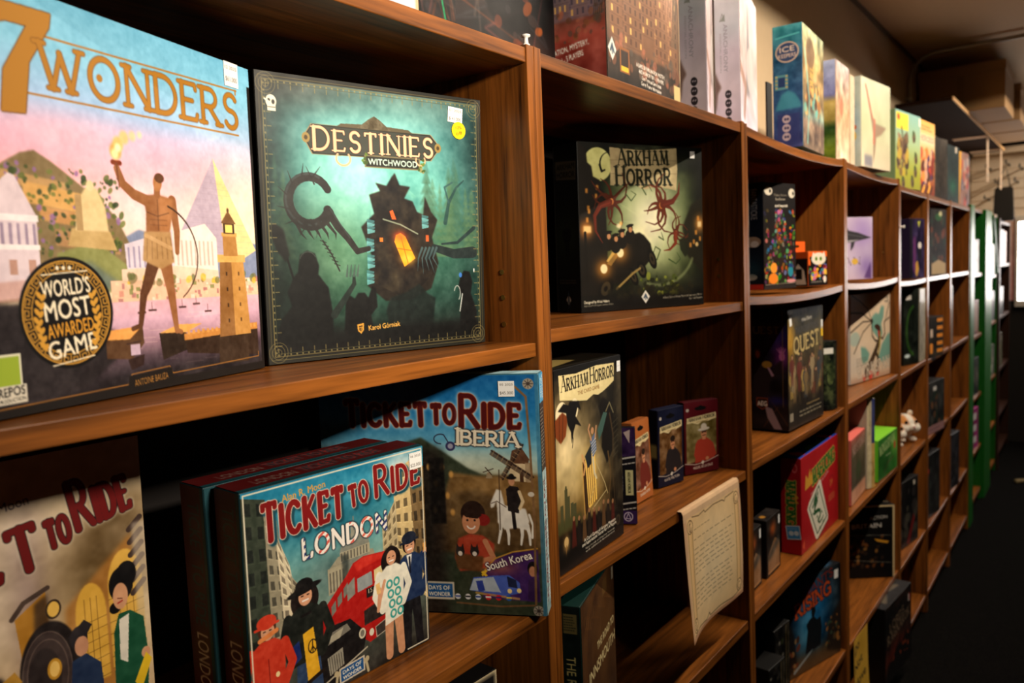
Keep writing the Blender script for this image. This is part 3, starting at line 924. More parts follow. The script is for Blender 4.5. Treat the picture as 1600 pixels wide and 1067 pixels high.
    a.poly([(.31, .92), (.32, .80), (.335, .77), (.36, .785), (.375, .765), (.405, .765), (.42, .785), (.44, .74), (.455, .75), (.46, .82), (.43, .85), (.44, .92)], S, soft=1)
    a.line([(.27, .84), (.32, .78), (.36, .73), (.36, .70)], .03, (30, 42, 38), w1=.012)
    for k in range(4):
        a.line([(.33 + .015 * k, .70), (.335 + .016 * k, .66)], .010, (70, 92, 84), w1=.004)
    a.poly([(.86, .93), (.875, .80), (.86, .76), (.87, .72), (.89, .695), (.92, .70), (.935, .74), (.925, .79), (.955, .86), (.95, .94)], S, soft=1)
    a.ell(.872, .712, .008, .01, (60, 120, 200)); a.line(arc(.853, .785, .016, .03, -160, 60, 10), .004, (170, 176, 170))
    a.line([(.865, .86), (.88, .79)], .005, (200, 206, 200)); a.line([(.945, .69), (.945, .70)], .006, (230, 230, 230))
    a.poly([(.50, .84), (.52, .79), (.60, .77), (.66, .74), (.70, .78), (.74, .80), (.72, .93), (.52, .93)], (16, 26, 24), .9, soft=1.5)
    a.rect(0, .90, 1, 1, (6, 7, 7), .92, soft=6); a.glow(.5, 1.0, 1, .10, (5, 6, 6), .85); a.glow(.0, .75, .2, .3, (8, 12, 11), .7)
    a.noise(.02, .05, 33, (1, 1, .9), 2)
    # gilded border
    a.frame(.022, (30, 30, 24)); 
    for q, w, c in ((.026, .003, (120, 108, 66)), (.014, .002, (96, 88, 56)), (.036, .0015, (80, 78, 50))):
        a.line([(q, q), (1 - q, q), (1 - q, 1 - q), (q, 1 - q), (q, q)], w, c)
    for i in range(40):
        u = .04 + .92 * i / 39
        for p, d in (((u, .040), (0, .014)), ((u, .960), (0, -.014)), ((.040, u), (.014, 0)), ((.960, u), (-.014, 0))):
            if i % 2 == 0:
                a.line([p, (p[0] + d[0], p[1] + d[1])], .003, (138, 124, 76), .8)
            a.ell(p[0] - d[0] * .6, p[1] - d[1] * .6, .0035, .0035, (150, 136, 84), .7)
    for x in (.04, .96):
        for y in (.04, .96):
            for r in (.012, .024, .036):
                a.line(arc(x, y, r, r, 0, 360, 18), .0025, (130, 116, 70), .7)
    # name plate
    plate = [(.178, .207), (.212, .163), (.734, .163), (.780, .207), (.732, .258), (.212, .262)]
    a.poly([(x + (x - .478) * .02, y + (y - .21) * .08) for x, y in plate], (150, 134, 96)); a.poly(plate, (58, 62, 54)); a.line(plate + plate[:1], .004, (24, 24, 20))
    a.poly([(.31, .162), (.33, .150), (.42, .146), (.45, .125), (.475, .112), (.50, .125), (.53, .146), (.63, .150), (.65, .162)], (90, 80, 58)); a.noise(.02, .2, 2, mask=a.poly_mask([(.40, .16), (.475, .112), (.55, .16)]))
    for x in (.185, .772):
        a.ell(x, .209, .016, .018, (150, 126, 70)); a.ell(x, .209, .007, .008, (70, 56, 30))
    a.rect(.425, .255, .682, .300, (130, 118, 84)); a.rect(.432, .259, .675, .296, (34, 36, 30))
    a.caps('DESTINIES', (.218, .248), (.742, .246), .070, (238, 190, 150), edge=(36, 26, 20), ew=1.0, wt=.19, thin=.06, big={0: 1.12}, gap=.34)
    a.line(arc(.335, .275, .03, .024, -40, 220, 14), .008, (226, 176, 136)); a.line(arc(.685, .262, .022, .02, -30, 200, 12), .007, (226, 176, 136))
    a.word('WITCHWOOD', (.442, .289), (.668, .289), .023, (196, 222, 206), bold=.5)
    a.speckle(.415, .25, .435, .31, 6, .006, [(96, 120, 40), (60, 84, 30)], 2); a.speckle(.675, .255, .70, .31, 12, .006, [(96, 120, 40), (60, 84, 30), (150, 140, 90)], 3)
    a.ell(.058, .098, .020, .022, (226, 220, 200)); a.rect(.044, .108, .074, .130, (226, 220, 200)); a.ell(.066, .10, .006, .008, (40, 40, 36)); a.ell(.05, .095, .005, .006, (40, 40, 36)); a.line([(.034, .092), (.05, .10)], .006, (226, 220, 200)); a.line([(.046, .118), (.072, .118)], .003, (60, 60, 50))
    a.poly([(.366, .882), (.396, .878), (.394, .905), (.382, .918), (.368, .906)], (206, 150, 56)); a.poly([(.373, .888), (.389, .886), (.387, .903), (.381, .909), (.374, .903)], (60, 40, 14)); a.line([(.376, .895), (.386, .893), (.381, .904)], .003, (206, 150, 56))
    a.word('Karol G\u00f3rniak', (.417, .908), (.562, .900), .020, (214, 160, 70), bold=.5)
    return a
off = Art(.021, .021, 1600, (242, 206, 24))
off.word('10%', (.3, .45), (.72, .42), .2, (110, 96, 20)); off.word('off', (.3, .78), (.75, .74), .22, (110, 96, 20))
d_ = game_box('board_game_box', 'dark teal game box with a witch hut and orange window, beside the walnut divider', .266, .145, 1.443, -13.3, .304, .318, .056, (26, 26, 24),
              {'front': art_forest(), 'left': dark(.056, .318)}, -2.1, stickers=[('front', .862, .074, sticker_art([('01 2025', .3, .16), ('$ 41.000', .85, .22)], .0225, .019), -4)], mat=GLOSS)
def round_sticker(parent, art, s, t, W, H, r):
    bm = bmesh.new()
    n = 36
    lay = bm.verts.layers.float_color.new('print')
    vs = {}
    m = 14
    c0 = bm.verts.new((0, 0, 0))
    rows = []
    for i in range(1, m + 1):
        rows.append([bm.verts.new((r * i / m * math.cos(2 * PI * k / n), 0, r * i / m * math.sin(2 * PI * k / n))) for k in range(n)])
    for k in range(n):
        bm.faces.new((c0, rows[0][k], rows[0][(k + 1) % n]))
        for a_, b_ in zip(rows[:-1], rows[1:]):
            bm.faces.new((a_[k], b_[k], b_[(k + 1) % n], a_[(k + 1) % n]))
    lin = srgb_lin(art.a)
    for v in bm.verts:
        x = int(np.clip((v.co.x / r * .5 + .5) * art.nx, 0, art.nx - 1)); y = int(np.clip((.5 - v.co.z / r * .5) * art.ny, 0, art.ny - 1))
        v[lay] = (*lin[y, x], 1)
    o = link('discount_sticker', to_mesh(bm, 'discount_sticker'), PAPER, parent, (s * W, -.0016, H * (1 - t)))
    o['label'] = 'round yellow discount sticker'
    return o
round_sticker(d_, off, .878, .133, .304, .318, .0108)

# ------------------------------------------------------------------ first bookcase, third level
RED, CREAM = (104, 16, 16), (232, 220, 196)
def window_arch(a, x, y, w, h, c, lead):
    a.poly([(x - w / 2, y)] + [(x + w / 2 * math.cos(math.radians(q)), y - h * .7 - h * .3 * math.sin(math.radians(q))) for q in range(180, -1, -15)] + [(x + w / 2, y)], c, soft=.8)
    for k in range(-1, 2):
        a.line([(x + k * w / 5, y), (x + k * w / 5, y - h * .85)], .0025, lead, .6)
    for k in range(7):
        a.line([(x - w / 2, y - h * .1 * k), (x + w / 2, y - h * .1 * k - .01)], .0025, lead, .6)
def art_station():
    W, H = .298, .298
    a = Art(W, H, 1300, (196, 176, 146))
    a.grad([(0, (206, 190, 160)), (.3, (184, 158, 120)), (.6, (214, 180, 120)), (1, (200, 150, 80))])
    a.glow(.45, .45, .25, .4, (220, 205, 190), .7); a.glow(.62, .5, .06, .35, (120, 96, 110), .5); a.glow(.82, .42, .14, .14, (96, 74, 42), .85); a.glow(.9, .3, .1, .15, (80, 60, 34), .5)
    a.noise(.12, .16, 5)
    a.poly([(.70, 1), (.72, .52), (.95, .33), (.95, 1)], (176, 116, 46), .8, soft=3)
    window_arch(a, .92, .78, .12, .40, (226, 176, 74), (96, 64, 24)); window_arch(a, .80, .80, .10, .34, (230, 178, 70), (100, 66, 24)); window_arch(a, .715, .86, .075, .27, (236, 190, 96), (110, 74, 30))
    for k in range(6):
        a.line([(.945, .32 + .045 * k), (.985, .285 + .045 * k)], .02, (62, 46, 40))
    a.rect(.955, .3, 1, 1, (214, 200, 180), .55, soft=2)
    # locomotive front
    a.poly([(.585, .64), (.572, .50), (.665, .44), (.668, .55)], (186, 130, 44)); a.poly([(.62, .62), (.63, .47), (.668, .45), (.672, .56)], (60, 44, 34), .8, soft=2); a.line([(.565, .495), (.60, .455), (.672, .43)], .016, (74, 58, 50))
    a.ell(.685, .505, .024, .032, (60, 46, 34)); a.ell(.685, .505, .018, .025, (244, 196, 92))
    a.ell(.665, .70, .092, .16, (34, 28, 28), soft=2); a.ell(.655, .71, .075, .14, (66, 54, 52), soft=3); a.ell(.645, .72, .05, .10, (44, 36, 36), soft=2)
    for q in (.14, .115):
        a.line(arc(.655, .71, .075 * q / .14, q, 0, 360, 30), .004, (110, 92, 84), .7)
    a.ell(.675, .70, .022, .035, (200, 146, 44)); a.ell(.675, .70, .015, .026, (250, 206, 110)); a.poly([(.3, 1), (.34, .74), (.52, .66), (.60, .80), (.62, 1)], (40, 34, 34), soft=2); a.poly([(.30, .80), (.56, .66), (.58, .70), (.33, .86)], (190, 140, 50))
    # two travellers
    a.ell(.755, .63, .028, .04, (44, 40, 44)); a.ell(.762, .66, .022, .034, (206, 150, 116)); a.poly([(.72, .62), (.775, .575), (.80, .60), (.78, .63)], (40, 36, 40)); a.poly([(.715, .84), (.73, .70), (.775, .69), (.82, .74), (.83, .90)], (34, 52, 84))
    a.ell(.905, .50, .042, .06, (14, 12, 14)); a.ell(.925, .47, .035, .045, (14, 12, 14)); a.ell(.88, .575, .02, .02, (14, 12, 14)); a.ell(.9, .54, .026, .046, (214, 158, 118)); a.line([(.89, .545), (.905, .55)], .003, (90, 40, 30)); a.line([(.89, .562), (.905, .558)], .005, (170, 40, 40))
    a.poly([(.86, .92), (.87, .66), (.89, .60), (.93, .60), (.975, .64), (.985, .80), (.97, .95)], (24, 82, 56)); a.poly([(.885, .76), (.89, .62), (.925, .61), (.91, .78)], (236, 230, 214)); a.ell(.975, .77, .016, .02, (214, 158, 118)); a.poly([(.93, .86), (.975, .77), (.995, .80), (.95, .90)], (236, 196, 40))
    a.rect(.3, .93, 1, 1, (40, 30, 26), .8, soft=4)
    a.noise(.03, .07, 42, (1, .95, .85), 2)
    # title
    for s, p0, p1, h, bg in (('TICKET', (.06, .445), (.662, .348), .135, {0: 1.25}), ('TO', (.693, .308), (.757, .298), .088, {}), ('RIDE', (.782, .272), (.957, .24), .112, {0: 1.42})):
        a.caps(s, p0, p1, h, RED, edge=(30, 16, 16), ew=.8, glow=(226, 214, 190), gw=2.2, wt=.20, thin=.13, big=bg, gap=.40, serif=False)
    a.word('Alan R. Moon', (.43, .175), (.64, .148), .032, (52, 44, 60))
    return a
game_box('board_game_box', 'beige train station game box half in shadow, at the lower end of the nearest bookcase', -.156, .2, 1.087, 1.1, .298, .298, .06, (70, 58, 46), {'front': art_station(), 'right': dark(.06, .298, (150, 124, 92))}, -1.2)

TEAL = (22, 66, 74)
def person(a, x, y, h, coat, legs, hat=None, hatc=(20, 18, 20), hair=(26, 18, 16), skin=(214, 156, 120), long_hair=False):
    if long_hair:
        k = a.h / a.w
        a.ell(x, y - h * .88, .12 * h * k, .13 * h, hair); a.ell(x - .06 * h * k, y - h * .78, .05 * h * k, .08 * h, hair); a.ell(x + .06 * h * k, y - h * .78, .05 * h * k, .08 * h, hair)
    a.figure(x, y, h, coat, hair, skin, legs)
    k = a.h / a.w
    fy = y - .90 * h
    a.line([(x - .02 * h * k, fy + .025 * h), (x + .028 * h * k, fy + .023 * h)], .012 * h, (246, 236, 226)); a.line([(x - .03 * h * k, fy - .012 * h), (x - .014 * h * k, fy - .012 * h)], .009 * h, (40, 26, 22)); a.line([(x + .022 * h * k, fy - .012 * h), (x + .036 * h * k, fy - .012 * h)], .009 * h, (40, 26, 22))
    if hat == 'brim':
        a.ell(x, y - h * .955, .15 * h * k, .028 * h, hatc, rot=-8); a.ell(x, y - h * .99, .075 * h * k, .05 * h, hatc)
    if hat == 'round':
        a.ell(x, y - h * .98, .085 * h * k, .055 * h, hatc); a.line([(x - .1 * h * k, y - h * .945), (x + .1 * h * k, y - h * .955)], .02 * h, hatc)
def facade(a, pts, c, win, n, m, seed=0):
    """a street front: pts top-left, top-right, bottom-right, bottom-left"""
    a.poly(pts, c)
    P = [np.array(p) for p in pts]
    for i in range(n):
        for j in range(m):
            u0, u1 = (i + .25) / n, (i + .75) / n
            v0, v1 = (j + .2) / m, (j + .75) / m
            q = lambda u, v: tuple((P[0] * (1 - u) + P[1] * u) * (1 - v) + (P[3] * (1 - u) + P[2] * u) * v)
            a.poly([q(u0, v0), q(u1, v0), q(u1, v1), q(u0, v1)], win, .8)
            a.line([q(u0 - .1 / n, v1 + .06 / m), q(u1 + .1 / n, v1 + .06 / m)], .003, tuple(min(255, int(k * 1.25)) for k in c), .7)
def dow_plate(a, s0, t0, s1, t1, sl=0.0):
    """the publisher's blue plate"""
    P = [(s0, t0 + sl), (s1, t0 - sl), (s1, t1 - sl), (s0, t1 + sl)]
    a.poly([(s0 - .008, t0 + sl - .008), (s1 + .008, t0 - sl - .008), (s1 + .008, t1 - sl + .008), (s0 - .008, t1 + sl + .008)], (206, 196, 176)); a.poly(P, (30, 84, 142))
    h = (t1 - t0)
    a.word('DAYS OF', (s0 + .012, t0 + h * .45 + sl * .9), (s1 - .012, t0 + h * .45 - sl * .9), h * .30, (240, 232, 214), bold=.4); a.word('WONDER', (s0 + .012, t0 + h * .9 + sl * .9), (s1 - .012, t0 + h * .9 - sl * .9), h * .30, (240, 232, 214), bold=.4)
def art_bus():
    W, H = .247, .245
    a = Art(W, H, 1500, (90, 140, 140))
    a.grad([(0, (36, 132, 168)), (.2, (70, 156, 176)), (.45, (120, 160, 150)), (.7, (96, 110, 98)), (1, (40, 36, 32))])
    a.glow(.85, .06, .12, .07, (220, 226, 220), .8); a.glow(.45, .22, .3, .08, (20, 92, 116), .7); a.glow(.42, .45, .12, .1, (60, 84, 84), .7); a.noise(.12, .12, 2)
    facade(a, [(.0, .02), (.11, .05), (.12, .70), (.0, .70)], (54, 62, 50), (24, 28, 26), 2, 7); facade(a, [(.10, .10), (.16, .15), (.20, .66), (.11, .66)], (150, 142, 118), (60, 58, 50), 2, 8); facade(a, [(.15, .2), (.21, .36), (.25, .62), (.17, .64)], (214, 200, 168), (110, 100, 84), 2, 8); facade(a, [(.21, .40), (.25, .46), (.27, .60), (.22, .62)], (160, 150, 124), (80, 74, 64), 1, 5)
    facade(a, [(.80, .10), (.99, .02), (1, .78), (.80, .60)], (208, 182, 128), (84, 72, 52), 4, 8); facade(a, [(.90, .12), (1, .10), (1, .60), (.93, .56)], (120, 96, 62), (44, 36, 26), 2, 5); facade(a, [(.72, .34), (.81, .22), (.82, .58), (.72, .55)], (190, 172, 132), (96, 84, 62), 3, 6)
    # domed hall
    a.poly([(.41, .56), (.41, .44), (.46, .40), (.66, .42), (.68, .48), (.68, .56)], (150, 144, 122)); a.ell(.555, .395, .085, .085, (132, 134, 122)); a.rect(.47, .385, .64, .43, (172, 164, 138)); a.rect(.535, .27, .572, .33, (150, 148, 132)); a.line([(.553, .30), (.553, .24)], .006, (120, 120, 110)); a.rect(.40, .44, .50, .56, (166, 158, 132))
    for i in range(9):
        a.rect(.475 + .018 * i, .39, .482 + .018 * i, .428, (96, 92, 82)); 
    for i in range(5):
        a.rect(.408 + .018 * i, .46, .416 + .018 * i, .55, (100, 94, 82))
    a.rect(.48, .40, .515, .60, (44, 52, 50), .8, soft=2)
    # double deck bus
    a.poly([(.36, .70), (.36, .62), (.50, .50), (.54, .455), (.60, .44), (.735, .455), (.75, .50), (.755, .70), (.745, .83), (.62, .86), (.50, .76), (.36, .76)], (176, 26, 22)); a.poly([(.545, .46), (.60, .445), (.735, .458), (.73, .48), (.56, .50)], (206, 48, 36), soft=1)
    for q in range(4):
        x = .375 + .035 * q
        a.poly([(x, .645 - .03 * q), (x + .025, .622 - .03 * q), (x + .025, .67 - .03 * q), (x, .69 - .03 * q)], (120, 120, 110))
    a.poly([(.50, .55), (.545, .52), (.545, .60), (.50, .62)], (140, 140, 130)); a.poly([(.56, .535), (.645, .525), (.648, .59), (.56, .60)], (150, 156, 156)); a.poly([(.66, .525), (.74, .51), (.745, .56), (.66, .58)], (226, 206, 150)); a.rect(.61, .60, .73, .645, (32, 24, 24)); a.word('15', (.622, .625), (.645, .624), .022, (220, 210, 180)); a.dashes(.655, .605, .725, .64, 3, (210, 200, 170), .005, 2)
    a.poly([(.59, .70), (.71, .675), (.715, .76), (.59, .77)], (44, 36, 34)); a.line([(.60, .69), (.70, .665), (.705, .75)], .006, (206, 48, 36)); a.ell(.63, .815, .014, .018, (226, 220, 196)); a.poly([(.655, .80), (.75, .775), (.752, .83), (.66, .85)], (60, 54, 50)); a.line([(.655, .80), (.75, .775), (.752, .83), (.66, .85), (.655, .80)], .004, (190, 180, 160)); a.poly([(.75, .55), (.765, .54), (.77, .70), (.752, .72)], (120, 20, 18))
    # black cab
    a.poly([(.32, .90), (.33, .745), (.40, .70), (.51, .705), (.56, .76), (.60, .80), (.58, .88), (.45, .97), (.34, .96)], (20, 19, 20)); a.poly([(.375, .735), (.49, .72), (.51, .755), (.37, .785)], (120, 116, 104)); a.poly([(.40, .745), (.47, .73), (.45, .77), (.39, .775)], (196, 188, 160), .7); a.poly([(.375, .84), (.46, .82), (.465, .90), (.385, .925)], (150, 146, 130))
    for k in range(6):
        a.line([(.385 + .013 * k, .84), (.392 + .013 * k, .918)], .003, (50, 46, 42))
    a.ell(.575, .80, .020, .025, (214, 206, 180)); a.ell(.575, .80, .012, .016, (120, 116, 104)); a.line([(.36, .95), (.60, .875)], .008, (180, 172, 150)); a.rect(.34, .715, .40, .735, (150, 40, 30))
    # four people standing in front
    person(a, .885, .985, .56, (30, 48, 84), (22, 22, 26), 'round', (28, 34, 50)); a.poly([(.865, .52), (.90, .52), (.885, .62)], (236, 232, 222)); a.line([(.884, .535), (.886, .61)], .012, (16, 20, 40)); a.ell(.99, .535, .016, .02, (214, 156, 120)); a.line([(.955, .58), (.985, .55)], .03, (30, 48, 84)); a.poly([(.975, .49), (.995, .488), (.995, .53), (.978, .53)], (226, 160, 80))
    person(a, .765, .97, .52, (236, 232, 214), (206, 148, 110), None, long_hair=True)
    a.poly([(.715, .82), (.725, .60), (.76, .575), (.80, .60), (.83, .80)], (238, 234, 216))
    for i in range(4):
        for j in range(2):
            a.line(arc(.75 + .045 * j + .006 * i, .625 + .05 * i, .016, .018, 0, 360, 14), .010, (58, 160, 152))
    a.line([(.72, .60), (.69, .68), (.675, .73), (.685, .66), (.69, .63)], .018, (214, 156, 120)); a.poly([(.665, .60), (.69, .595), (.695, .65), (.672, .65)], (236, 190, 120))
    person(a, .275, 1.06, .60, (26, 30, 26), (44, 66, 100), 'brim', (20, 18, 18), long_hair=True); a.poly([(.255, .68), (.31, .665), (.335, .88), (.27, .90)], (232, 176, 40)); a.line(arc(.302, .75, .022, .03, 0, 360, 18), .005, (40, 30, 20)); a.line([(.302, .72), (.302, .78)], .005, (40, 30, 20)); a.line([(.302, .75), (.288, .772)], .005, (40, 30, 20)); a.line([(.302, .75), (.316, .772)], .005, (40, 30, 20)); a.poly([(.195, .72), (.235, .70), (.245, .78), (.205, .80)], (26, 44, 104)); a.line([(.27, .905), (.35, .88)], .018, (30, 22, 16)); a.line([(.255, .60), (.30, .595)], .012, (20, 16, 16))
    person(a, .085, 1.10, .55, (200, 56, 34), (60, 30, 26), 'round', (206, 60, 36), hair=(70, 40, 26)); a.line([(.05, .63), (.13, .61)], .02, (220, 130, 70)); a.ell(.125, .80, .010, .012, (246, 220, 160)); a.line([(.085, .72), (.09, 1)], .004, (120, 24, 14)); a.poly([(.04, .96), (.13, .90), (.15, .95), (.06, 1)], (232, 226, 210))
    a.noise(.02, .07, 41, (1, .95, .85), 2)
    # words
    for s, p0, p1, h, bg in (('TICKET', (.10, .225), (.497, .218), .128, {0: 1.18}), ('TO', (.545, .192), (.645, .184), .092, {}), ('RIDE', (.695, .182), (.965, .176), .11, {0: 1.26})):
        m = a.serif_mask(s, p0, p1, h, wt=.22, thin=.15, big=bg, gap=.38, serif=False)
        a.put(np.roll(np.clip(blur(m, 2.4) * 3, 0, 1), (4, 4), (0, 1)), (22, 70, 84)); a.ink(m, (126, 18, 18), edge=(238, 214, 190), ew=1.0)
    a.word('Alan R. Moon', (.19, .083), (.41, .068), .032, (214, 160, 66), bold=.3)
    m = a.serif_mask('LONDON', (.283, .353), (.745, .35), .082, wt=.22, thin=.16, gap=.30, serif=False)
    a.put(np.clip(blur(m, 1.6) * 3, 0, 1), (24, 40, 50)); a.put(m, (240, 232, 222))
    X = a.S / a.nx
    for lo, hi, c in ((.283, .315, (40, 52, 110)), (.36, .42, (214, 90, 76)), (.53, .555, (214, 90, 76)), (.60, .665, (220, 110, 90)), (.685, .755, (40, 52, 110))):
        a.put(m * ((X > lo) & (X < hi)) * (np.sin((X * .7 + a.T / a.ny) * 190) > .1), c)
    dow_plate(a, .443, .918, .573, .975, .004); 
    for sx, c in ((.415, 1), (.60, -1)):
        a.line([(sx, .99), (sx + .008 * c, .95), (sx + .02 * c, .93)], .014, (190, 176, 140)); a.ell(sx + .004 * c, .93, .012, .014, (190, 176, 140))
    a.line([(.012, 1), (.012, .012), (.988, .012), (.988, .99), (.85, .99)], .006, (236, 226, 200))
    return a
def spine(w, h, base, words, res=900, extra=None):
    """words: (text, s, t0, t1, height, colour): set running down the spine"""
    a = Art(w, h, res, base)
    a.noise(.5, .05, 3)
    if extra:
        extra(a)
    for tx, s, t0, t1, hh, c in words:
        a.word(tx, (s, t0), (s, t1), hh, c)
    return a
lon_sp = lambda: spine(.045, .245, (70, 18, 18), [('TICKET TO RIDE', .30, .07, .60, .5, (30, 74, 80)), ('LONDON', .30, .64, .92, .5, (214, 206, 190))], extra=lambda a: a.rect(.86, 0, 1, 1, TEAL))
def lon_top():
    a = Art(.247, .045, 700, (84, 20, 20))
    a.noise(.3, .05, 2); a.rect(0, .82, 1, 1, TEAL)
    a.word('TICKET TO RIDE', (.36, .62), (.80, .62), .42, (150, 30, 26), edge=(30, 60, 66)); a.word('LONDON', (.12, .66), (.33, .66), .36, (120, 110, 100))
    return a
def loc(x, y, ang, dx, dy):
    k, q = math.cos(math.radians(ang)), math.sin(math.radians(ang))
    return x + dx * k - dy * q, y + dx * q + dy * k
for i, lab in enumerate(('teal game box with a red double deck bus and four painted people', 'copy of the red bus box standing in shadow directly behind it')):
    x, y = loc(.172, .079, -2.4, -.008 * i, .048 * i)
    pr_ = {'left': lon_sp(), 'top': lon_top()}
    if i == 0:
        pr_['front'] = art_bus()
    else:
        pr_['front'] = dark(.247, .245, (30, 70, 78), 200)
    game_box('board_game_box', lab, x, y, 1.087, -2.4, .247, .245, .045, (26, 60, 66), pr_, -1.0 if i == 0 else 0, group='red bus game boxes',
             stickers=[('front', .945, .065, sticker_art([('06 2025', .3, .14), ('$25.000', .85, .2)], .020, .020))] if i == 0 else ())

def art_windmill():
    W, H = .30, .318
    a = Art(W, H, 1200, (30, 26, 22))
    a.grad([(0, (20, 92, 150)), (.15, (34, 116, 172)), (.28, (96, 166, 196)), (.38, (170, 190, 176)), (.45, (120, 96, 60)), (.7, (70, 52, 36)), (1, (30, 22, 18))])
    a.glow(.7, .36, .25, .06, (206, 206, 180), .6); a.noise(.12, .08, 8)
    a.poly([(0, .30), (.35, .29), (.47, .255), (.56, .31), (.68, .385), (.74, .41), (1, .42), (1, 1), (0, 1)], (52, 60, 44), soft=1.5)
    a.poly([(.6, .40), (.72, .415), (1, .41), (1, .74), (.5, .66)], (126, 94, 52), soft=2); a.poly([(.55, .5), (.72, .47), (.86, .55), (.98, .60), (.98, .74), (.5, .74)], (96, 72, 42), soft=3); a.noise(.06, .16, 12, (1, .85, .6), mask=((a.T / a.ny > .42) & (a.T / a.ny < .75)) * 1.0)
    # cellar wall with lamps at the left
    a.rect(0, .30, .56, 1, (34, 26, 22), .9, soft=8)
    for x, y in ((.56, .38), (.60, .41), (.53, .45), (.50, .38), (.58, .50), (.52, .56), (.6, .57)):
        a.ell(x, y, .010, .014, (220, 160, 80), .8, 3)
    a.poly([(.50, .62), (.50, .34), (.57, .34), (.57, .62)], (22, 18, 16), .9, soft=1)
    # windmill
    a.poly([(.855, .435), (.868, .36), (.905, .345), (.952, .36), (.958, .44)], (206, 184, 146)); a.poly([(.862, .362), (.875, .31), (.915, .295), (.95, .345), (.945, .365)], (92, 60, 40)); a.rect(.905, .395, .922, .44, (70, 46, 30)); a.poly([(.93, .36), (.952, .36), (.958, .44), (.93, .44)], (150, 126, 96), .8)
    for p, q in (((.785, .31), (.965, .42)), ((.925, .285), (.83, .43))):
        d = np.subtract(q, p); n = np.array([-d[1], d[0]]) * .09
        a.poly([tuple(np.add(p, n)), tuple(np.add(q, n)), tuple(np.subtract(q, n * .3)), tuple(np.subtract(p, n * .3))], (70, 52, 40), .75)
        a.line([p, q], .006, (44, 30, 24))
        for k in range(9):
            m_ = np.add(p, d * (k + .5) / 9); a.line([tuple(m_ + n), tuple(m_ - n * .3)], .0025, (170, 140, 100), .8)
    a.poly([(.755, .425), (.763, .40), (.778, .40), (.785, .425)], (150, 130, 100)); a.line([(.745, .40), (.79, .385)], .004, (60, 44, 34)); a.line([(.755, .38), (.782, .41)], .004, (60, 44, 34))
    # white horse and rider
    HW = (226, 220, 208)
    a.poly([(.80, .56), (.82, .535), (.88, .545), (.925, .55), (.94, .60), (.93, .64), (.88, .63), (.83, .64), (.80, .61)], HW, soft=.8); a.poly([(.785, .50), (.80, .47), (.82, .475), (.835, .54), (.82, .59), (.80, .56), (.798, .52), (.785, .545), (.772, .55), (.77, .53)], HW, soft=.8)
    for x0, y0, x1, y1 in ((.815, .60, .80, .695), (.84, .62, .845, .70), (.905, .62, .90, .70), (.93, .62, .94, .70)):
        a.line([(x0, y0), ((x0 + x1) / 2 + .004, (y0 + y1) / 2), (x1, y1)], .018, HW, w1=.009)
    a.line([(.775, .53), (.80, .52), (.84, .545)], .003, (60, 40, 30)); a.line([(.94, .575), (.955, .62), (.95, .67)], .010, HW)
    a.poly([(.848, .56), (.842, .47), (.86, .455), (.895, .46), (.91, .49), (.895, .57)], (30, 24, 24)); a.ell(.868, .435, .014, .02, (190, 136, 100)); a.ell(.868, .422, .022, .008, (20, 16, 16)); a.ell(.868, .415, .012, .010, (20, 16, 16)); a.line([(.90, .48), (.915, .52), (.90, .55)], .014, (214, 190, 150)); a.line([(.87, .56), (.875, .63)], .016, (30, 24, 24)); a.line([(.815, .39), (.81, .64)], .004, (60, 40, 26))
    # girl with a basket of cats
    SK = (196, 130, 92)
    a.ell(.69, .575, .055, .055, (40, 24, 18)); a.ell(.735, .60, .03, .025, (130, 30, 26)); a.ell(.665, .63, .02, .02, (130, 30, 26)); a.ell(.68, .61, .04, .05, SK); a.poly([(.64, .575), (.68, .555), (.73, .58), (.71, .595), (.66, .59)], (40, 24, 18)); a.line(arc(.68, .622, .018, .016, 20, 160, 8), .006, (240, 230, 220)); a.ell(.664, .602, .005, .005, (30, 20, 20)); a.ell(.697, .602, .005, .005, (30, 20, 20))
    a.poly([(.60, .76), (.62, .68), (.67, .66), (.73, .665), (.78, .70), (.775, .80), (.62, .82)], (170, 62, 40), soft=1); a.line([(.74, .69), (.775, .76), (.72, .775)], .024, SK); a.poly([(.60, .74), (.73, .755), (.72, .82), (.61, .81)], (96, 62, 34), soft=1)
    for x in (.625, .69):
        a.ell(x, .735, .02, .02, (40, 34, 32)); a.poly([(x - .018, .725), (x - .014, .70), (x - .004, .718)], (40, 34, 32)); a.poly([(x + .018, .725), (x + .014, .70), (x + .004, .718)], (40, 34, 32)); a.ell(x, .744, .010, .010, (226, 214, 200))
    # lower right scene: night train
    a.poly([(.72, .93), (.73, .82), (.78, .765), (.86, .735), (.97, .72), (.975, .94)], (64, 34, 96), soft=1); a.line([(.725, .82), (.78, .762), (.86, .732), (.97, .715)], .006, (196, 146, 60))
    a.glow(.80, .80, .08, .03, (196, 110, 60), .5); a.poly([(.66, .90), (.68, .845), (.77, .835), (.84, .83), (.885, .86), (.89, .905), (.82, .92)], (70, 96, 190)); a.poly([(.66, .90), (.68, .85), (.77, .84), (.80, .905)], (176, 190, 204)); a.poly([(.83, .835), (.87, .85), (.875, .885), (.835, .88)], (26, 34, 66)); a.ell(.84, .898, .010, .010, (255, 226, 150)); a.ell(.882, .895, .010, .010, (255, 226, 150)); a.poly([(.69, .86), (.72, .856), (.73, .90), (.70, .905)], (40, 60, 150)); a.line([(.69, .91), (.88, .93)], .01, (246, 190, 90), .6)
    a.ell(.945, .80, .022, .03, (20, 14, 16)); a.ell(.945, .812, .016, .022, (190, 130, 96)); a.poly([(.92, .93), (.925, .85), (.945, .838), (.97, .85), (.972, .94)], (54, 30, 74))
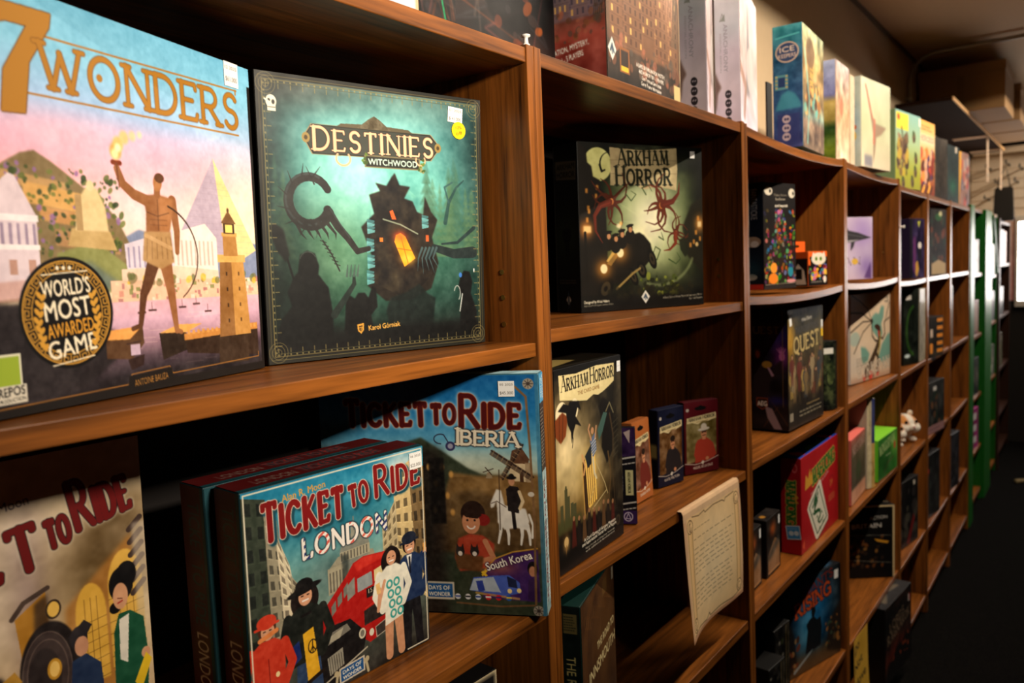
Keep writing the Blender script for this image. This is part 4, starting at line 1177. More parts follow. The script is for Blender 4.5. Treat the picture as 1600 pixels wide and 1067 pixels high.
    a.word('South Korea', (.745, .815), (.948, .757), .035, (246, 240, 226), edge=(60, 30, 60), bold=.4); a.poly([(.725, .815), (.745, .835), (.735, .84), (.715, .822)], (236, 190, 50)); a.poly([(.745, .815), (.722, .84), (.716, .832), (.738, .81)], (236, 190, 50))
    dow_plate(a, .46, .875, .582, .935, 0)
    for i, (c1, c2) in enumerate((((220, 220, 220), (60, 80, 150)), ((225, 225, 225), (40, 40, 46)), ((220, 226, 230), (40, 70, 150)), ((206, 30, 40), (240, 240, 240)), ((206, 30, 40), (40, 50, 120)), ((40, 90, 170), (246, 206, 40)))):
        x = .605 + .046 * i
        a.ell(x, .928, .013, .012, c1); a.rect(x - .012, .924, x + .012, .931, c2)
    # frame
    a.line([(.83, .03), (.90, .05), (.945, .09), (.955, .3), (.962, .6), (.955, .95)], .010, (120, 88, 56)); a.line([(.60, .955), (.80, .965), (.95, .955)], .008, (110, 80, 50))
    for x, y in ((.957, .038), (.966, .978)):
        a.ell(x, y, .024, .022, (150, 140, 124))
        for q in range(8):
            a.line([(x, y), (x + .02 * math.cos(q * PI / 4), y + .018 * math.sin(q * PI / 4))], .003, (40, 34, 34))
        a.ell(x, y, .008, .007, (60, 50, 46))
    a.ell(.952, .49, .014, .010, (206, 196, 180)); a.rect(.985, 0, 1, 1, (60, 120, 150), .8)
    a.noise(.02, .07, 41, (1, .95, .85), 2)
    # words
    for s, p0, p1, h, bg in (('TICKET', (.13, .205), (.497, .203), .088, {0: 1.2}), ('TO', (.528, .196), (.628, .197), .076, {}), ('RIDE', (.657, .21), (.912, .216), .092, {0: 1.38})):
        a.caps(s, p0, p1, h, (74, 14, 14), edge=(176, 96, 50), ew=.8, glow=(190, 214, 222), gw=3, wt=.25, thin=.17, big=bg, gap=.36, serif=False)
    a.caps('IBERIA', (.637, .283), (.905, .294), .056, (226, 214, 190), edge=(40, 40, 44), ew=1.6, wt=.24, thin=.12, gap=.24, big={0: 1.15})
    a.line(arc(.56, .262, .03, .02, 90, 300, 12) + [(.60, .285)], .005, (40, 40, 60)); a.ell(.603, .292, .022, .02, (50, 50, 90)); a.ell(.603, .292, .012, .011, (150, 150, 170))
    return a
def art_ib_side():
    a = Art(.032, .318, 1400, (44, 40, 40))
    a.rect(0, 0, 1, .12, (60, 150, 196)); a.word('DAYS OF', (.62, .10), (.62, .02), .30, (240, 236, 226)); a.word('WONDER', (.95, .11), (.95, .01), .28, (240, 236, 226))
    a.rect(0, .12, 1, .40, (40, 36, 36)); a.dashes(.1, .14, .9, .38, 16, (170, 160, 140), .04, 4); a.rect(0, .40, 1, 1, (142, 170, 172)); a.noise(.3, .2, 4, mask=(a.T / a.ny > .4) * 1.0)
    a.word('LES AVENTURIERS DU RAIL', (.55, .95), (.55, .43), .34, (110, 20, 26), bold=.5); a.word('IBERIA & COREE DU SUD', (.95, .95), (.95, .45), .28, (226, 232, 232))
    return a
game_box('board_game_box', 'blue windmill and white horse game box turned outward over the shelf edge', .416, .250, 1.088, -64.2, .30, .318, .032, (60, 110, 130),
         {'front': art_windmill(), 'right': art_ib_side(), 'top': Art(.30, .032, 600, (150, 190, 200)).noise(.2, .3, 3)}, 0, mat=GLOSS, stickers=[('front', .862, .058, sticker_art([('05 2025', .3, .14), ('$45.000', .85, .2)], .021, .020))])
# bottom level: only the pale-edged corner of one box shows
def art_edge():
    a = Art(.26, .26, 300, (26, 24, 24))
    a.frame(.02, (214, 196, 156)); a.glow(.5, .5, .3, .3, (60, 52, 44), .8)
    return a
game_box('board_game_box', 'black game box with a cream border, low in the nearest bookcase', .222, .03, .775, -3, .26, .262, .06, (22, 20, 20), {'front': art_edge()}, 0)

# ------------------------------------------------------------------ second bookcase
def tentacle(a, pts, w, c, suck=True):
    a.line(pts, w, c, w1=.004)
    if suck:
        a.line([(x + .004, y + .003) for x, y in pts], w * .22, tuple(min(255, int(k * 1.35)) for k in c), .5, w1=.001)
def star_beast(a, x, y, r, c, n=8, seed=0):
    rng = random.Random(seed)
    for k in range(n):
        an = 2 * PI * k / n + rng.uniform(-.2, .2)
        L = r * rng.uniform(.8, 1.3)
        cv = rng.uniform(-.9, .9)
        tentacle(a, [(x + L * q * math.cos(an + 1.6 * cv * q * q), y + L * q * math.sin(an + 1.6 * cv * q * q)) for q in (0, .2, .4, .6, .8, 1)], r * .19, c)
    a.ell(x, y, r * .24, r * .26, c); a.ell(x, y, r * .11, r * .13, (200, 120, 60)); a.ell(x, y, r * .05, r * .07, (20, 10, 8))
def diamond(a, x, y, r):
    k = a.w / a.h
    a.poly([(x, y - r * k * 1.25), (x + r, y), (x, y + r * k * 1.25), (x - r, y)], (226, 226, 216)); a.line([(x - r * .4, y + r * .2), (x, y - r * .4), (x + r * .4, y + r * .3)], r * .3, (60, 80, 100)); a.line([(x, y - r * .5), (x, y + r * .5)], r * .2, (60, 80, 100))
def art_car():
    W, H = .296, .306
    a = Art(W, H, 1150, (24, 26, 18))
    a.grad([(0, (10, 12, 8)), (.3, (24, 32, 16)), (.7, (36, 42, 20)), (.9, (14, 14, 8)), (1, (8, 7, 6))])
    a.glow(.56, .48, .36, .30, (150, 180, 104), .95); a.glow(.56, .46, .22, .24, (250, 244, 206), 1.0); a.glow(.45, .56, .08, .06, (255, 240, 190), .9); a.noise(.12, .18, 3, (1, 1, .7))
    for k in range(14):
        an = -100 + 22 * k
        a.line([(.55 + .10 * math.cos(math.radians(an)), .44 + .12 * math.sin(math.radians(an))), (.55 + .26 * math.cos(math.radians(an + 12)), .44 + .28 * math.sin(math.radians(an + 12)))], .014, (226, 232, 180), .22, w1=.002, soft=4)
    a.glow(0, .4, .17, .6, (9, 8, 5), .97); a.glow(1, .4, .12, .6, (12, 12, 7), .95); a.glow(.5, 1.0, .8, .12, (7, 6, 4), .9); a.ell(.148, .128, .105, .098, (206, 206, 132), 1, 2); a.noise(.05, .1, 6, mask=a.poly_mask(arc(.148, .128, .1, .095, 0, 360, 30)))
    a.poly([(0, 0), (.06, .04), (.07, .12), (.10, .14), (.11, .2), (.16, .22), (.17, .27), (.20, .30), (.21, .9), (0, .9)], (22, 18, 12), soft=1); a.poly([(.82, .5), (.9, .36), (1, .30), (1, .8), (.86, .68)], (30, 26, 14), .9, soft=2)
    for x, y in ((.05, .27), (.13, .25), (.06, .37), (.065, .39), (.12, .30), (.05, .44), (.95, .43), (.93, .52), (.965, .56), (.91, .58), (.88, .60)):
        a.rect(x, y, x + .018, y + .028, (226, 150, 60), .8, soft=1)
    a.line(arc(.235, .125, .07, .07, 150, 260, 10), .016, (20, 24, 16), w1=.004); a.line([(.16, .13), (.175, .17), (.20, .16)], .012, (20, 24, 16))
    a.glow(.05, .51, .05, .05, (240, 150, 60), .8); a.rect(.03, .49, .085, .53, (255, 214, 140), .9, soft=1.5); a.glow(.97, .48, .04, .05, (240, 160, 70), .8); a.rect(.955, .465, .985, .50, (255, 224, 160), .9, soft=1.5); a.line([(.04, .53), (.05, .92)], .02, (20, 16, 10)); a.ell(.945, .61, .014, .014, (255, 214, 140), .8, 3)
    # wooden notice with the title
    a.poly([(.24, .025), (.50, .035), (.78, .01), (.785, .14), (.775, .272), (.66, .255), (.60, .24), (.57, .262), (.50, .27), (.44, .245), (.24, .25), (.245, .13)], (186, 168, 124)); a.noise(.06, .14, 11, (1, 1, .8), mask=a.poly_mask([(.24, .025), (.78, .01), (.775, .27), (.24, .25)]))
    for t in (.10, .18):
        a.line([(.24, t), (.78, t - .012)], .003, (120, 104, 70), .7)
    INK = (30, 34, 20)
    a.caps('ARKHAM', (.305, .128), (.705, .112), .080, INK, wt=.22, thin=.08, big={0: 1.25}, gap=.34); a.caps('HORROR', (.29, .246), (.728, .238), .090, INK, wt=.22, thin=.08, big={0: 1.2, 5: 1.1}, gap=.34)
    star_beast(a, .245, .345, .15, (78, 32, 16), 9, 2); star_beast(a, .645, .365, .16, (96, 40, 22), 9, 5); star_beast(a, .765, .535, .10, (88, 38, 20), 8, 7)
    tentacle(a, [(.23, .35), (.16, .37), (.115, .43), (.12, .52), (.17, .59)], .045, (96, 36, 20)); tentacle(a, [(.66, .36), (.74, .34), (.79, .29), (.80, .22)], .05, (96, 36, 22)); tentacle(a, [(.76, .54), (.76, .60), (.71, .64), (.66, .645)], .035, (120, 46, 24))
    for p in ([(.52, .3), (.49, .26), (.54, .24), (.57, .28)], [(.60, .70), (.63, .64), (.59, .62), (.56, .68), (.57, .75)], [(.70, .70), (.76, .73), (.80, .70), (.77, .66)], [(.36, .30), (.40, .34), (.44, .30), (.40, .28)], [(.62, .56), (.66, .58), (.64, .53)]):
        a.line(p, .010, (58, 78, 40), .9, w1=.004)
    # open motor car tilting on two wheels
    K = (24, 20, 14)
    a.poly([(.20, .72), (.26, .66), (.30, .60), (.37, .55), (.46, .53), (.50, .55), (.55, .60), (.57, .68), (.50, .74), (.42, .76), (.36, .84), (.25, .84), (.16, .80)], K, soft=1); a.poly([(.195, .70), (.30, .58), (.315, .565), (.325, .61), (.22, .71)], (206, 176, 96)); a.poly([(.2, .715), (.32, .60), (.325, .63), (.23, .73)], (120, 96, 50))
    for x, y, rx, ry, ro in ((.185, .865, .055, .075, 30), (.56, .695, .032, .065, -22), (.405, .80, .03, .062, -28), (.475, .76, .035, .055, -25)):
        a.ell(x, y, rx, ry, (16, 14, 10), rot=ro); a.ell(x, y, rx * .6, ry * .6, (54, 46, 30), rot=ro); a.ell(x, y, rx * .25, ry * .25, (16, 14, 10), rot=ro)
    a.line([(.27, .87), (.40, .78), (.46, .75)], .014, (150, 126, 70))
    for x, y in ((.305, .652), (.175, .745)):
        a.glow(x, y, .06, .055, (240, 160, 60), .7); a.ell(x, y, .026, .028, (255, 238, 180), 1, 2)
    for x, y, c in ((.215, .545, (40, 32, 22)), (.32, .535, (60, 40, 24)), (.385, .505, (50, 34, 24)), (.27, .56, (34, 28, 20))):
        a.ell(x, y + .05, .04, .045, (26, 22, 16)); a.ell(x, y, .022, .026, c); a.ell(x + .004, y + .008, .014, .017, (196, 140, 96)); a.ell(x, y - .016, .03, .010, (24, 20, 16), rot=-10)
    a.line([(.22, .58), (.27, .54)], .012, (30, 24, 16)); a.ell(.30, .49, .02, .014, (255, 240, 190), .9, 4); a.ell(.315, .475, .012, .012, (255, 200, 110), .8, 3)
    a.poly([(.79, .58), (.84, .56), (.875, .66), (.84, .69), (.80, .64)], (30, 32, 18), .9, soft=1)
    a.line(arc(.62, .62, .30, .24, 20, 110, 14), .02, (190, 206, 140), .4, soft=5); a.speckle(.45, .80, .80, .92, 60, .014, [(40, 48, 16), (70, 84, 26), (26, 28, 12), (150, 160, 50)], 4, .7); a.speckle(.2, .86, .9, .94, 50, .02, [(26, 24, 14), (40, 36, 18)], 8, .6); a.rect(0, .92, 1, 1, (10, 9, 7), .8, soft=5)
    a.word('Designed by Nikki Valens', (.02, .948), (.21, .945), .016, (220, 214, 190), bold=.3); a.word('Inspired by Richard Launius & Kevin Wilson', (.02, .966), (.24, .963), .012, (200, 194, 170)); a.word('A Board Game of Arcane Mystery & Supernatural Terror', (.645, .946), (.985, .938), .014, (220, 214, 190)); a.word('for 1-6 Players', (.87, .962), (.985, .958), .014, (220, 214, 190))
    diamond(a, .50, .927, .034)
    return a
def art_car_side(i):
    a = Art(.078, .306, 1000, (14, 14, 12))
    a.glow(.5, .55, .6, .14, (50, 70, 40), .6); a.poly([(.08, .09), (.95, .11), (.92, .22), (.1, .2)], (86, 80, 62)); a.word('ARKHAM', (.14, .145), (.88, .15), .035, (24, 24, 18), bold=.5); a.word('HORROR', (.14, .19), (.88, .20), .035, (24, 24, 18), bold=.5)
    a.figure(.5, .66, .2, (12, 12, 10), skin=(40, 40, 30)); a.dashes(.15, .80, .85, .83, 2, (150, 146, 130), .012, i); diamond(a, .5, .925, .1)
    a.rect(.0, 0, .03, 1, (120, 120, 112), .5)
    return a
game_box('board_game_box', 'dark green game box with a tilting motor car and red tentacles', .951, .163, 1.458, -23.3, .296, .306, .078, (18, 18, 15), {'front': art_car(), 'left': art_car_side(1)}, -.5,
         stickers=[('front', .913, .047, sticker_art([('--------', .35, .05), ('------', .8, .05)], .0115, .013))], mat=GLOSS)
def art_pale_side():
    a = Art(.20, .296, 450, (60, 56, 48))
    a.grad([(0, (34, 32, 28)), (.5, (96, 88, 72)), (1, (150, 140, 118))]); a.noise(.2, .3, 8); a.dashes(.68, .72, .95, .98, 12, (40, 38, 34), .012, 3); a.rect(.9, 0, 1, 1, (170, 168, 160), .6)
    for k in range(6):
        a.line([(.1 + .13 * k, 0), (.06 + .13 * k, 1)], .01, (28, 26, 24), .6)
    return a
game_box('board_game_box', 'grey spined game box wedged between the divider and the motor car box', .626, .055, 1.458, 0, .035, .290, .19, (70, 66, 58), {'right': Art(.19, .29, 300, (50, 48, 42)).noise(.2, .2, 2), 'front': spine(.035, .29, (96, 90, 76), [], extra=lambda a: (a.noise(.8, .3, 5), a.dashes(.2, .72, .9, .96, 10, (40, 38, 34), .03, 3))), 'left': art_pale_side()}, 0, mat=GLOSS)
# third level: the tall card game box and small packs
def art_dream():
    W, H = .211, .294
    a = Art(W, H, 1350, (30, 24, 16))
    a.grad([(0, (30, 26, 18)), (.3, (120, 100, 60)), (.5, (176, 150, 96)), (.7, (110, 84, 40)), (.85, (40, 30, 18)), (1, (16, 12, 8))])
    a.glow(.18, .42, .22, .16, (240, 220, 170), .9); a.glow(.3, .52, .3, .12, (206, 180, 120), .7); a.glow(.75, .3, .3, .25, (26, 24, 20), .9); a.glow(.95, .6, .2, .4, (24, 20, 14), .9); a.noise(.12, .22, 4, (1, .9, .7))
    a.rect(0, 0, 1, .05, (10, 9, 8), .9, soft=3)
    # paper banner
    a.poly([(.06, .03), (.3, .04), (.6, .025), (.885, .035), (.88, .13), (.80, .15), (.7, .17), (.62, .18), (.55, .17), (.45, .19), (.34, .18), (.22, .165), (.07, .15)], (226, 208, 150)); a.noise(.06, .06, 2, mask=a.poly_mask([(.06, .03), (.885, .035), (.88, .14), (.07, .15)]))
    a.caps('ARKHAM', (.095, .112), (.47, .108), .056, (22, 18, 12), wt=.2, thin=.07, big={0: 1.3}, gap=.32, serif=True); a.caps('HORROR', (.51, .108), (.87, .104), .056, (22, 18, 12), wt=.2, thin=.07, big={0: 1.3}, gap=.32); a.word('THE CARD GAME', (.32, .15), (.645, .148), .020, (150, 110, 60), bold=.3)
    # great bird with a balloon-like lantern
    K = (16, 13, 11)
    a.ell(.09, .22, .08, .06, (240, 224, 180)); a.ell(.27, .21, .05, .05, (240, 224, 180)); a.poly([(.0, .24), (.10, .21), (.17, .24), (.14, .33), (.07, .36), (.0, .32)], (124, 58, 22), soft=1); a.line([(.06, .22), (.05, .35)], .006, (60, 26, 10)); a.line([(.11, .22), (.09, .35)], .006, (60, 26, 10))
    a.poly([(.04, .20), (.12, .17), (.2, .19), (.24, .17), (.33, .18), (.36, .23), (.31, .21), (.28, .25), (.36, .31), (.28, .29), (.25, .32), (.22, .38), (.21, .32), (.17, .28), (.15, .22)], K, soft=.8); a.ell(.21, .19, .025, .02, K); a.line([(.22, .3), (.24, .36), (.225, .40)], .008, K)
    # falling figures, door of light, roots
    a.poly([(.36, .50), (.55, .46), (.57, .72), (.40, .76)], (250, 200, 90)); a.glow(.46, .6, .12, .14, (255, 210, 110), .8); a.poly([(.355, .50), (.40, .485), (.44, .75), (.385, .78)], (60, 40, 20)); a.line([(.36, .50), (.385, .79)], .010, (210, 160, 80))
    for k in range(4):
        a.line([(.43 + .03 * k, .49), (.455 + .03 * k, .73)], .012, (96, 62, 26), .8)
    a.poly([(.62, .24), (.70, .20), (.80, .24), (.86, .34), (.84, .50), (.74, .56), (.66, .46), (.68, .34)], (22, 18, 14), soft=1.5); a.poly([(.60, .36), (.70, .28), (.76, .29), (.68, .38), (.62, .42)], (64, 92, 84)); a.line([(.74, .28), (.80, .24), (.86, .30)], .012, (120, 110, 80)); a.line([(.80, .30), (.85, .42), (.83, .60), (.86, .8)], .02, (70, 54, 34), w1=.008)
    a.poly([(.48, .40), (.56, .37), (.58, .46), (.52, .50)], (92, 110, 140)); a.ell(.52, .355, .022, .018, (190, 140, 100)); a.line([(.50, .40), (.46, .34), (.48, .32)], .018, (190, 140, 100)); a.line([(.56, .40), (.58, .34)], .018, (190, 140, 100)); a.line([(.52, .50), (.54, .58), (.57, .61)], .03, (214, 200, 160), w1=.018); a.poly([(.40, .47), (.5, .42), (.50, .52), (.44, .54)], (34, 40, 44))
    for k in range(5):
        a.line([(.50, .42 + .016 * k), (.57, .40 + .016 * k)], .005, (220, 214, 200))
    a.line([(.36, .46), (.40, .52), (.38, .56)], .02, (214, 160, 100)); a.line([(.56, .52), (.70, .66), (.74, .72)], .008, (190, 170, 120)); a.line([(.72, .70), (.50, .76)], .008, (190, 170, 120)); a.line([(.55, .64), (.45, .72)], .005, (190, 170, 120)); a.line([(.76, .5), (.80, .62), (.76, .76), (.80, .9)], .018, (96, 72, 40), w1=.008)
    for k in range(7):
        a.line([(.84, .36 + .03 * k), (.93, .34 + .03 * k)], .008, (80, 76, 60), .6)
    # ruined towers, robed crowd
    for x, h in ((.06, .06), (.12, .13), (.15, .09), (.20, .05), (.24, .04)):
        a.rect(x - .02, .72 - h, x + .02, .78, (74, 72, 44))
    a.ell(.12, .585, .012, .012, (74, 72, 44)); a.rect(0, .74, .33, .80, (70, 70, 36), .8, soft=3)
    a.poly([(0, .86), (.1, .83), (.3, .80), (.6, .80), (.9, .84), (1, .86), (1, 1), (0, 1)], (20, 15, 10), soft=3)
    for k in range(9):
        x = .22 + .075 * k; c = [(74, 26, 18), (30, 22, 18), (90, 62, 36), (40, 30, 22)][k % 4]
        a.poly([(x - .035, .90), (x - .018, .76 + .012 * (k % 3)), (x + .018, .76 + .012 * (k % 3)), (x + .035, .90)], c, soft=1); a.ell(x, .755 + .012 * (k % 3), .016, .013, (150, 106, 70))
    a.glow(.11, .86, .04, .04, (206, 160, 90), .8); a.ell(.11, .85, .03, .026, (206, 170, 110)); a.line([(.11, .87), (.10, .93)], .012, (150, 110, 60))
    a.rect(0, .905, 1, 1, (10, 8, 6), .9, soft=4)
    WC = (232, 224, 204)
    a.word('A Card Game of Arcane Mystery', (.36, .905), (.86, .893), .018, WC, bold=.4); a.word('and Supernatural Terror for 1-4 Players', (.33, .926), (.87, .912), .018, WC, bold=.4); a.word('Nate French and Matthew Newman', (.38, .948), (.84, .936), .011, WC); a.word('with additional development', (.38, .964), (.84, .952), .011, WC)
    a.ell(.905, .90, .035, .03, (60, 48, 34)); a.ell(.905, .90, .02, .018, (30, 24, 18))
    return a
game_box('board_game_box', 'tall black and gold card game box with a dark bird and lit doorway', .628, .015, 1.105, 3.4, .211, .294, .075, (14, 13, 12), {'front': art_dream(), 'top': Art(.211, .075, 500, (30, 26, 18)).poly([(.1, .3), (.5, .2), (.55, .6), (.1, .8)], (196, 170, 100)), 'left': dark(.075, .294)}, -.6,
         stickers=[('front', .955, .06, sticker_art([('-----', .5, .05)], .012, .017))], mat=GLOSS)
def art_pack(base, sky, coat, name, hat=None, w=.075, h=.155, seed=0, skin=(206, 140, 100), hair=(40, 26, 18)):
    a = Art(w, h, 1500, base)
    a.noise(.5, .05, seed)
    a.ell(.48, .10, .17, .028, (10, 8, 8)); a.ell(.48, .09, .06, .03, (10, 8, 8)); a.ell(.10, .11, .045, .022, (190, 180, 170))
    a.poly([(.06, .27), (.94, .20), (.94, 1 - .22), (.06, .86)], sky, soft=1); a.noise(.2, .3, seed + 1, mask=a.poly_mask([(.06, .27), (.94, .20), (.94, .78), (.06, .86)]))
    a.poly([(.08, .22), (.93, .18), (.94, .26), (.7, .29), (.55, .28), (.4, .32), (.22, .29), (.08, .30)], (226, 208, 156)); a.caps('ARKHAM', (.12, .272), (.5, .254), .04, (24, 20, 14), wt=.22, thin=.1, big={0: 1.15}, serif=False); a.caps('HORROR', (.55, .252), (.9, .238), .04, (24, 20, 14), wt=.22, thin=.1, big={0: 1.15}, serif=False); a.word('THE CARD GAME', (.35, .297), (.7, .283), .015, (130, 90, 50))
    a.poly([(.30, .86), (.33, .60), (.38, .54), (.50, .52), (.62, .51), (.76, .56), (.86, .64), (.88, .82)], coat, soft=1); a.ell(.57, .45, .085, .075, skin); a.ell(.57, .40, .095, .04, hair); a.rect(.52, .49, .62, .54, skin); a.line([(.80, .62), (.88, .76), (.66, .80)], .09, coat); a.ell(.66, .81, .05, .025, skin); a.line([(.37, .60), (.32, .74), (.40, .82)], .09, coat); a.line([(.51, .445), (.55, .445)], .02, (40, 26, 20)); a.line([(.60, .44), (.64, .44)], .02, (40, 26, 20)); a.line([(.53, .485), (.62, .48)], .02, (70, 34, 26))
    if hat:
        a.ell(.57, .395, .17, .022, hat, rot=-4); a.ell(.57, .36, .085, .045, hat)
    a.poly([(0, .84), (.3, .87), (.5, .86), (.7, .84), (1, .79), (1, 1), (0, 1)], base); a.line([(0, .845), (.3, .875), (.5, .865), (.7, .845), (1, .795)], .015, (220, 206, 190)); a.poly([(.47, .86), (.53, .83), (.57, .85), (.53, .89)], (226, 220, 206)); a.word(name, (.25, .94), (.82, .92), .035, (220, 206, 190), bold=.3)
    return a
PK = 'small investigator card packs'
game_box('card_pack', 'small maroon card pack showing a man in a red shirt and pale hat', 1.219, .094, 1.105, -26.4, .091, .152, .02, (70, 14, 20), {'front': art_pack((84, 12, 22), (120, 106, 60), (176, 62, 44), 'MIGUEL DE LA CRUZ', (216, 206, 190), .091, .152, 3, hair=(60, 34, 20)), 'left': dark(.02, .152, (50, 10, 16))}, -.4, cat='card pack', group=PK)
game_box('card_pack', 'small navy card pack showing a young person in a dark coat', 1.106, .098, 1.105, -12.8, .080, .154, .022, (18, 22, 44), {'front': art_pack((18, 22, 46), (104, 70, 36), (40, 34, 36), 'KATE MILTON', None, .080, .154, 5), 'left': dark(.022, .154, (12, 14, 26)).rect(.2, .45, .85, .62, (150, 146, 90))}, -1, cat='card pack', group=PK)
game_box('card_pack', 'small orange card pack behind the black one', .992, .085, 1.105, 2, .072, .150, .02, (150, 84, 38), {'front': art_pack((176, 100, 48), (120, 80, 60), (110, 40, 32), 'DANIELA REYES', None, .072, .150, 7)}, 2.5, cat='card pack', group=PK)
def art_thin():
    a = Art(.034, .165, 1500, (14, 12, 20))
    a.rect(.0, 0, 1, .30, (54, 30, 74)); a.noise(.4, .15, 3, mask=(a.T / a.ny < .3) * 1.0); a.poly([(.4, .05), (.75, .02), (.7, .16)], (226, 206, 190), .8)
    for t in (.33, .80):
        a.line([(0, t), (1, t - .03)], .08, (206, 200, 190)); a.line([(0, t + .06), (1, t + .03)], .06, (206, 200, 190))
        for k in range(5):
            a.line([(.1 + .2 * k, t), (.2 + .2 * k, t + .05)], .03, (30, 24, 30))
    a.rect(.45, .44, .85, .70, (214, 206, 150)); a.word('ARKHAM HORROR', (.56, .46), (.56, .68), .16, (40, 44, 20), bold=.3); a.word('KATE MILTON', (.2, .46), (.2, .66), .12, (200, 196, 206)); a.rect(0, .86, 1, 1, (52, 30, 84)); a.line(arc(.55, .925, .22, .045, 0, 360, 16), .05, (206, 196, 220)); a.line([(.42, .95), (.55, .89), (.68, .95), (.42, .94)], .04, (206, 196, 220))
    return a
game_box('card_pack', 'thin black and purple card pack, edge on, beside the tall bird box', .878, .060, 1.105, -62, .033, .165, .012, (16, 14, 22), {'front': art_thin()}, 1, cat='card pack', group=PK)
# parchment notice taped over the shelf edge
def notice():
    w, h = .264, .235
    a = Art(w, h + .007, 1100, (206, 160, 120))
    a.rect(0, .0, 1, .115, (214, 176, 136), .8); a.rect(.05, .10, .96, .965, (228, 190, 134)); a.glow(.5, .55, .42, .42, (246, 222, 178), 1); a.noise(.1, .06, 3, (1, .85, .6))
    for (x, s) in ((.10, 1), (.915, -1)):
        a.rect(x - .035, .14, x + .035, .93, (226, 186, 126)); a.line([(x - .035, .16), (x - .035, .92)], .006, (120, 84, 48)); a.line([(x + .035, .16), (x + .035, .92)], .007, (110, 74, 40)); a.line([(x - .008, .2), (x - .008, .9)], .006, (250, 224, 180), .8)
        for y in (.17, .90):
            a.ell(x, y, .045, .05, (236, 200, 146)); a.line(arc(x, y, .045, .05, 0, 360, 20), .006, (84, 56, 32)); a.line(arc(x, y + .005, .02, .03, 0, 300, 12), .006, (84, 56, 32)); a.line(arc(x + .018 * s, y, .02, .045, 90, 270, 10), .005, (84, 56, 32))
    a.line([(.14, .105), (.25, .125), (.34, .11), (.36, .13), (.5, .112), (.66, .12), (.70, .14), (.72, .118), (.88, .11)], .006, (70, 44, 24)); a.line([(.06, .965), (.2, .95), (.35, .965), (.40, .93), (.42, .96), (.6, .95), (.8, .965), (.95, .945)], .006, (70, 44, 24)); a.rect(0, .972, 1, 1, (190, 140, 104))
    a.dashes(.16, .195, .52, .225, 1, (96, 72, 50), .004, 2); 
    for k, (t0, t1, n) in enumerate(((.26, .31, 1), (.34, .56, 6), (.60, .82, 6))):
        a.dashes(.155, t0, .87, t1, n, (96, 74, 54), .0045, k + 4, .8, .15)
    # bend: a strip lies on the shelf, the rest hangs, lower left corner curling forward
    nx, ny = a.nx, a.ny
    s, t = np.meshgrid(np.linspace(0, 1, nx), np.linspace(0, 1, ny))
    L = t * (h + .007)
    top = .007
    r = .006
    u = L - top
    y = np.where(u < 0, -u - r * 0, 0.0)
    z = np.where(u < 0, 0.0, -u)
    bend = np.clip(u / .02, 0, 1)
    z = np.where((u > -.008) & (u < .008), -.25 * (u + .008) ** 2 / .008 * .5 - .0, z)
    y = np.where(u < 0, -u, 0.0)
    z = np.where(u < 0, 0.0, -u)
    hang = np.clip(u / h, 0, 1)
    y = y - .004 * np.clip((u + .004) / .01, 0, 1) - .012 * hang * (1 - hang) - .020 * hang ** 2 * (1 - s) ** 2 + .006 * np.sin(s * 5) * hang
    x = s * w - .006 * hang ** 2 * (1 - s)
    z = z + .0012 + np.where(u < 0, 0, 0)
    co = np.stack([x, y, z], -1).reshape(-1, 3)
    o = color_mesh('parchment_notice', co, nx, ny, a, PAPER, None)
    o.location = (.988, -.003, 1.1045)
    sd = o.modifiers.new('thickness', 'SOLIDIFY')
    sd.thickness = .0004
    sd.offset = 0
    tag(o, 'parchment style paper notice with scrolled edges hanging from the shelf front', 'notice')
    return o
notice()
# fourth level
def art_book():
    W, H = .20, .30
    a = Art(W, H, 800, (70, 44, 22))
    a.noise(.2, .12, 5, (1, .8, .5)); a.glow(.6, .3, .4, .3, (92, 60, 28), .6)
    for k in range(5):
        a.line(arc(.55, .30, .5 - .02 * k, .32 - .01 * k, 180, 300, 24), .005, (120, 74, 30), .7)
        a.line([(.05 + .02 * k, .3), (.06 + .02 * k, 1)], .004, (120, 74, 30), .6)
    for q in range(16):
        a.line(arc(.12 + .05 * q, .12 + .015 * (q % 4), .03, .03, 0, 300, 10), .005, (140, 92, 40), .5)
    a.word('THE ROAD TO', (.42, .36), (.95, .36), .045, (206, 190, 140), bold=.5); a.word('INNSMOUTH', (.18, .47), (.97, .47), .065, (206, 190, 140), bold=.5)
    a.rect(.62, .04, .76, .12, (110, 80, 40), .8); a.frame(.012, (60, 38, 18))
    return a
sp_book = lambda: spine(.034, .30, (12, 24, 22), [('THE ROAD TO', .35, .26, .62, .42, (206, 190, 120))], extra=lambda a: (a.rect(.25, .04, .85, .14, (96, 86, 50)), a.dashes(.3, .05, .8, .13, 6, (20, 24, 20), .05, 2)))
game_box('book_box', 'dark green book shaped box with a brown patterned cover on the fourth shelf', .638, -.012, .779, 16.4, .20, .286, .034, (12, 44, 40), {'front': art_book(), 'left': sp_book()}, 0, cat='game box', stickers=[('front', .93, .07, sticker_art([('---', .5, .05)], .010, .02, (150, 140, 120)))])

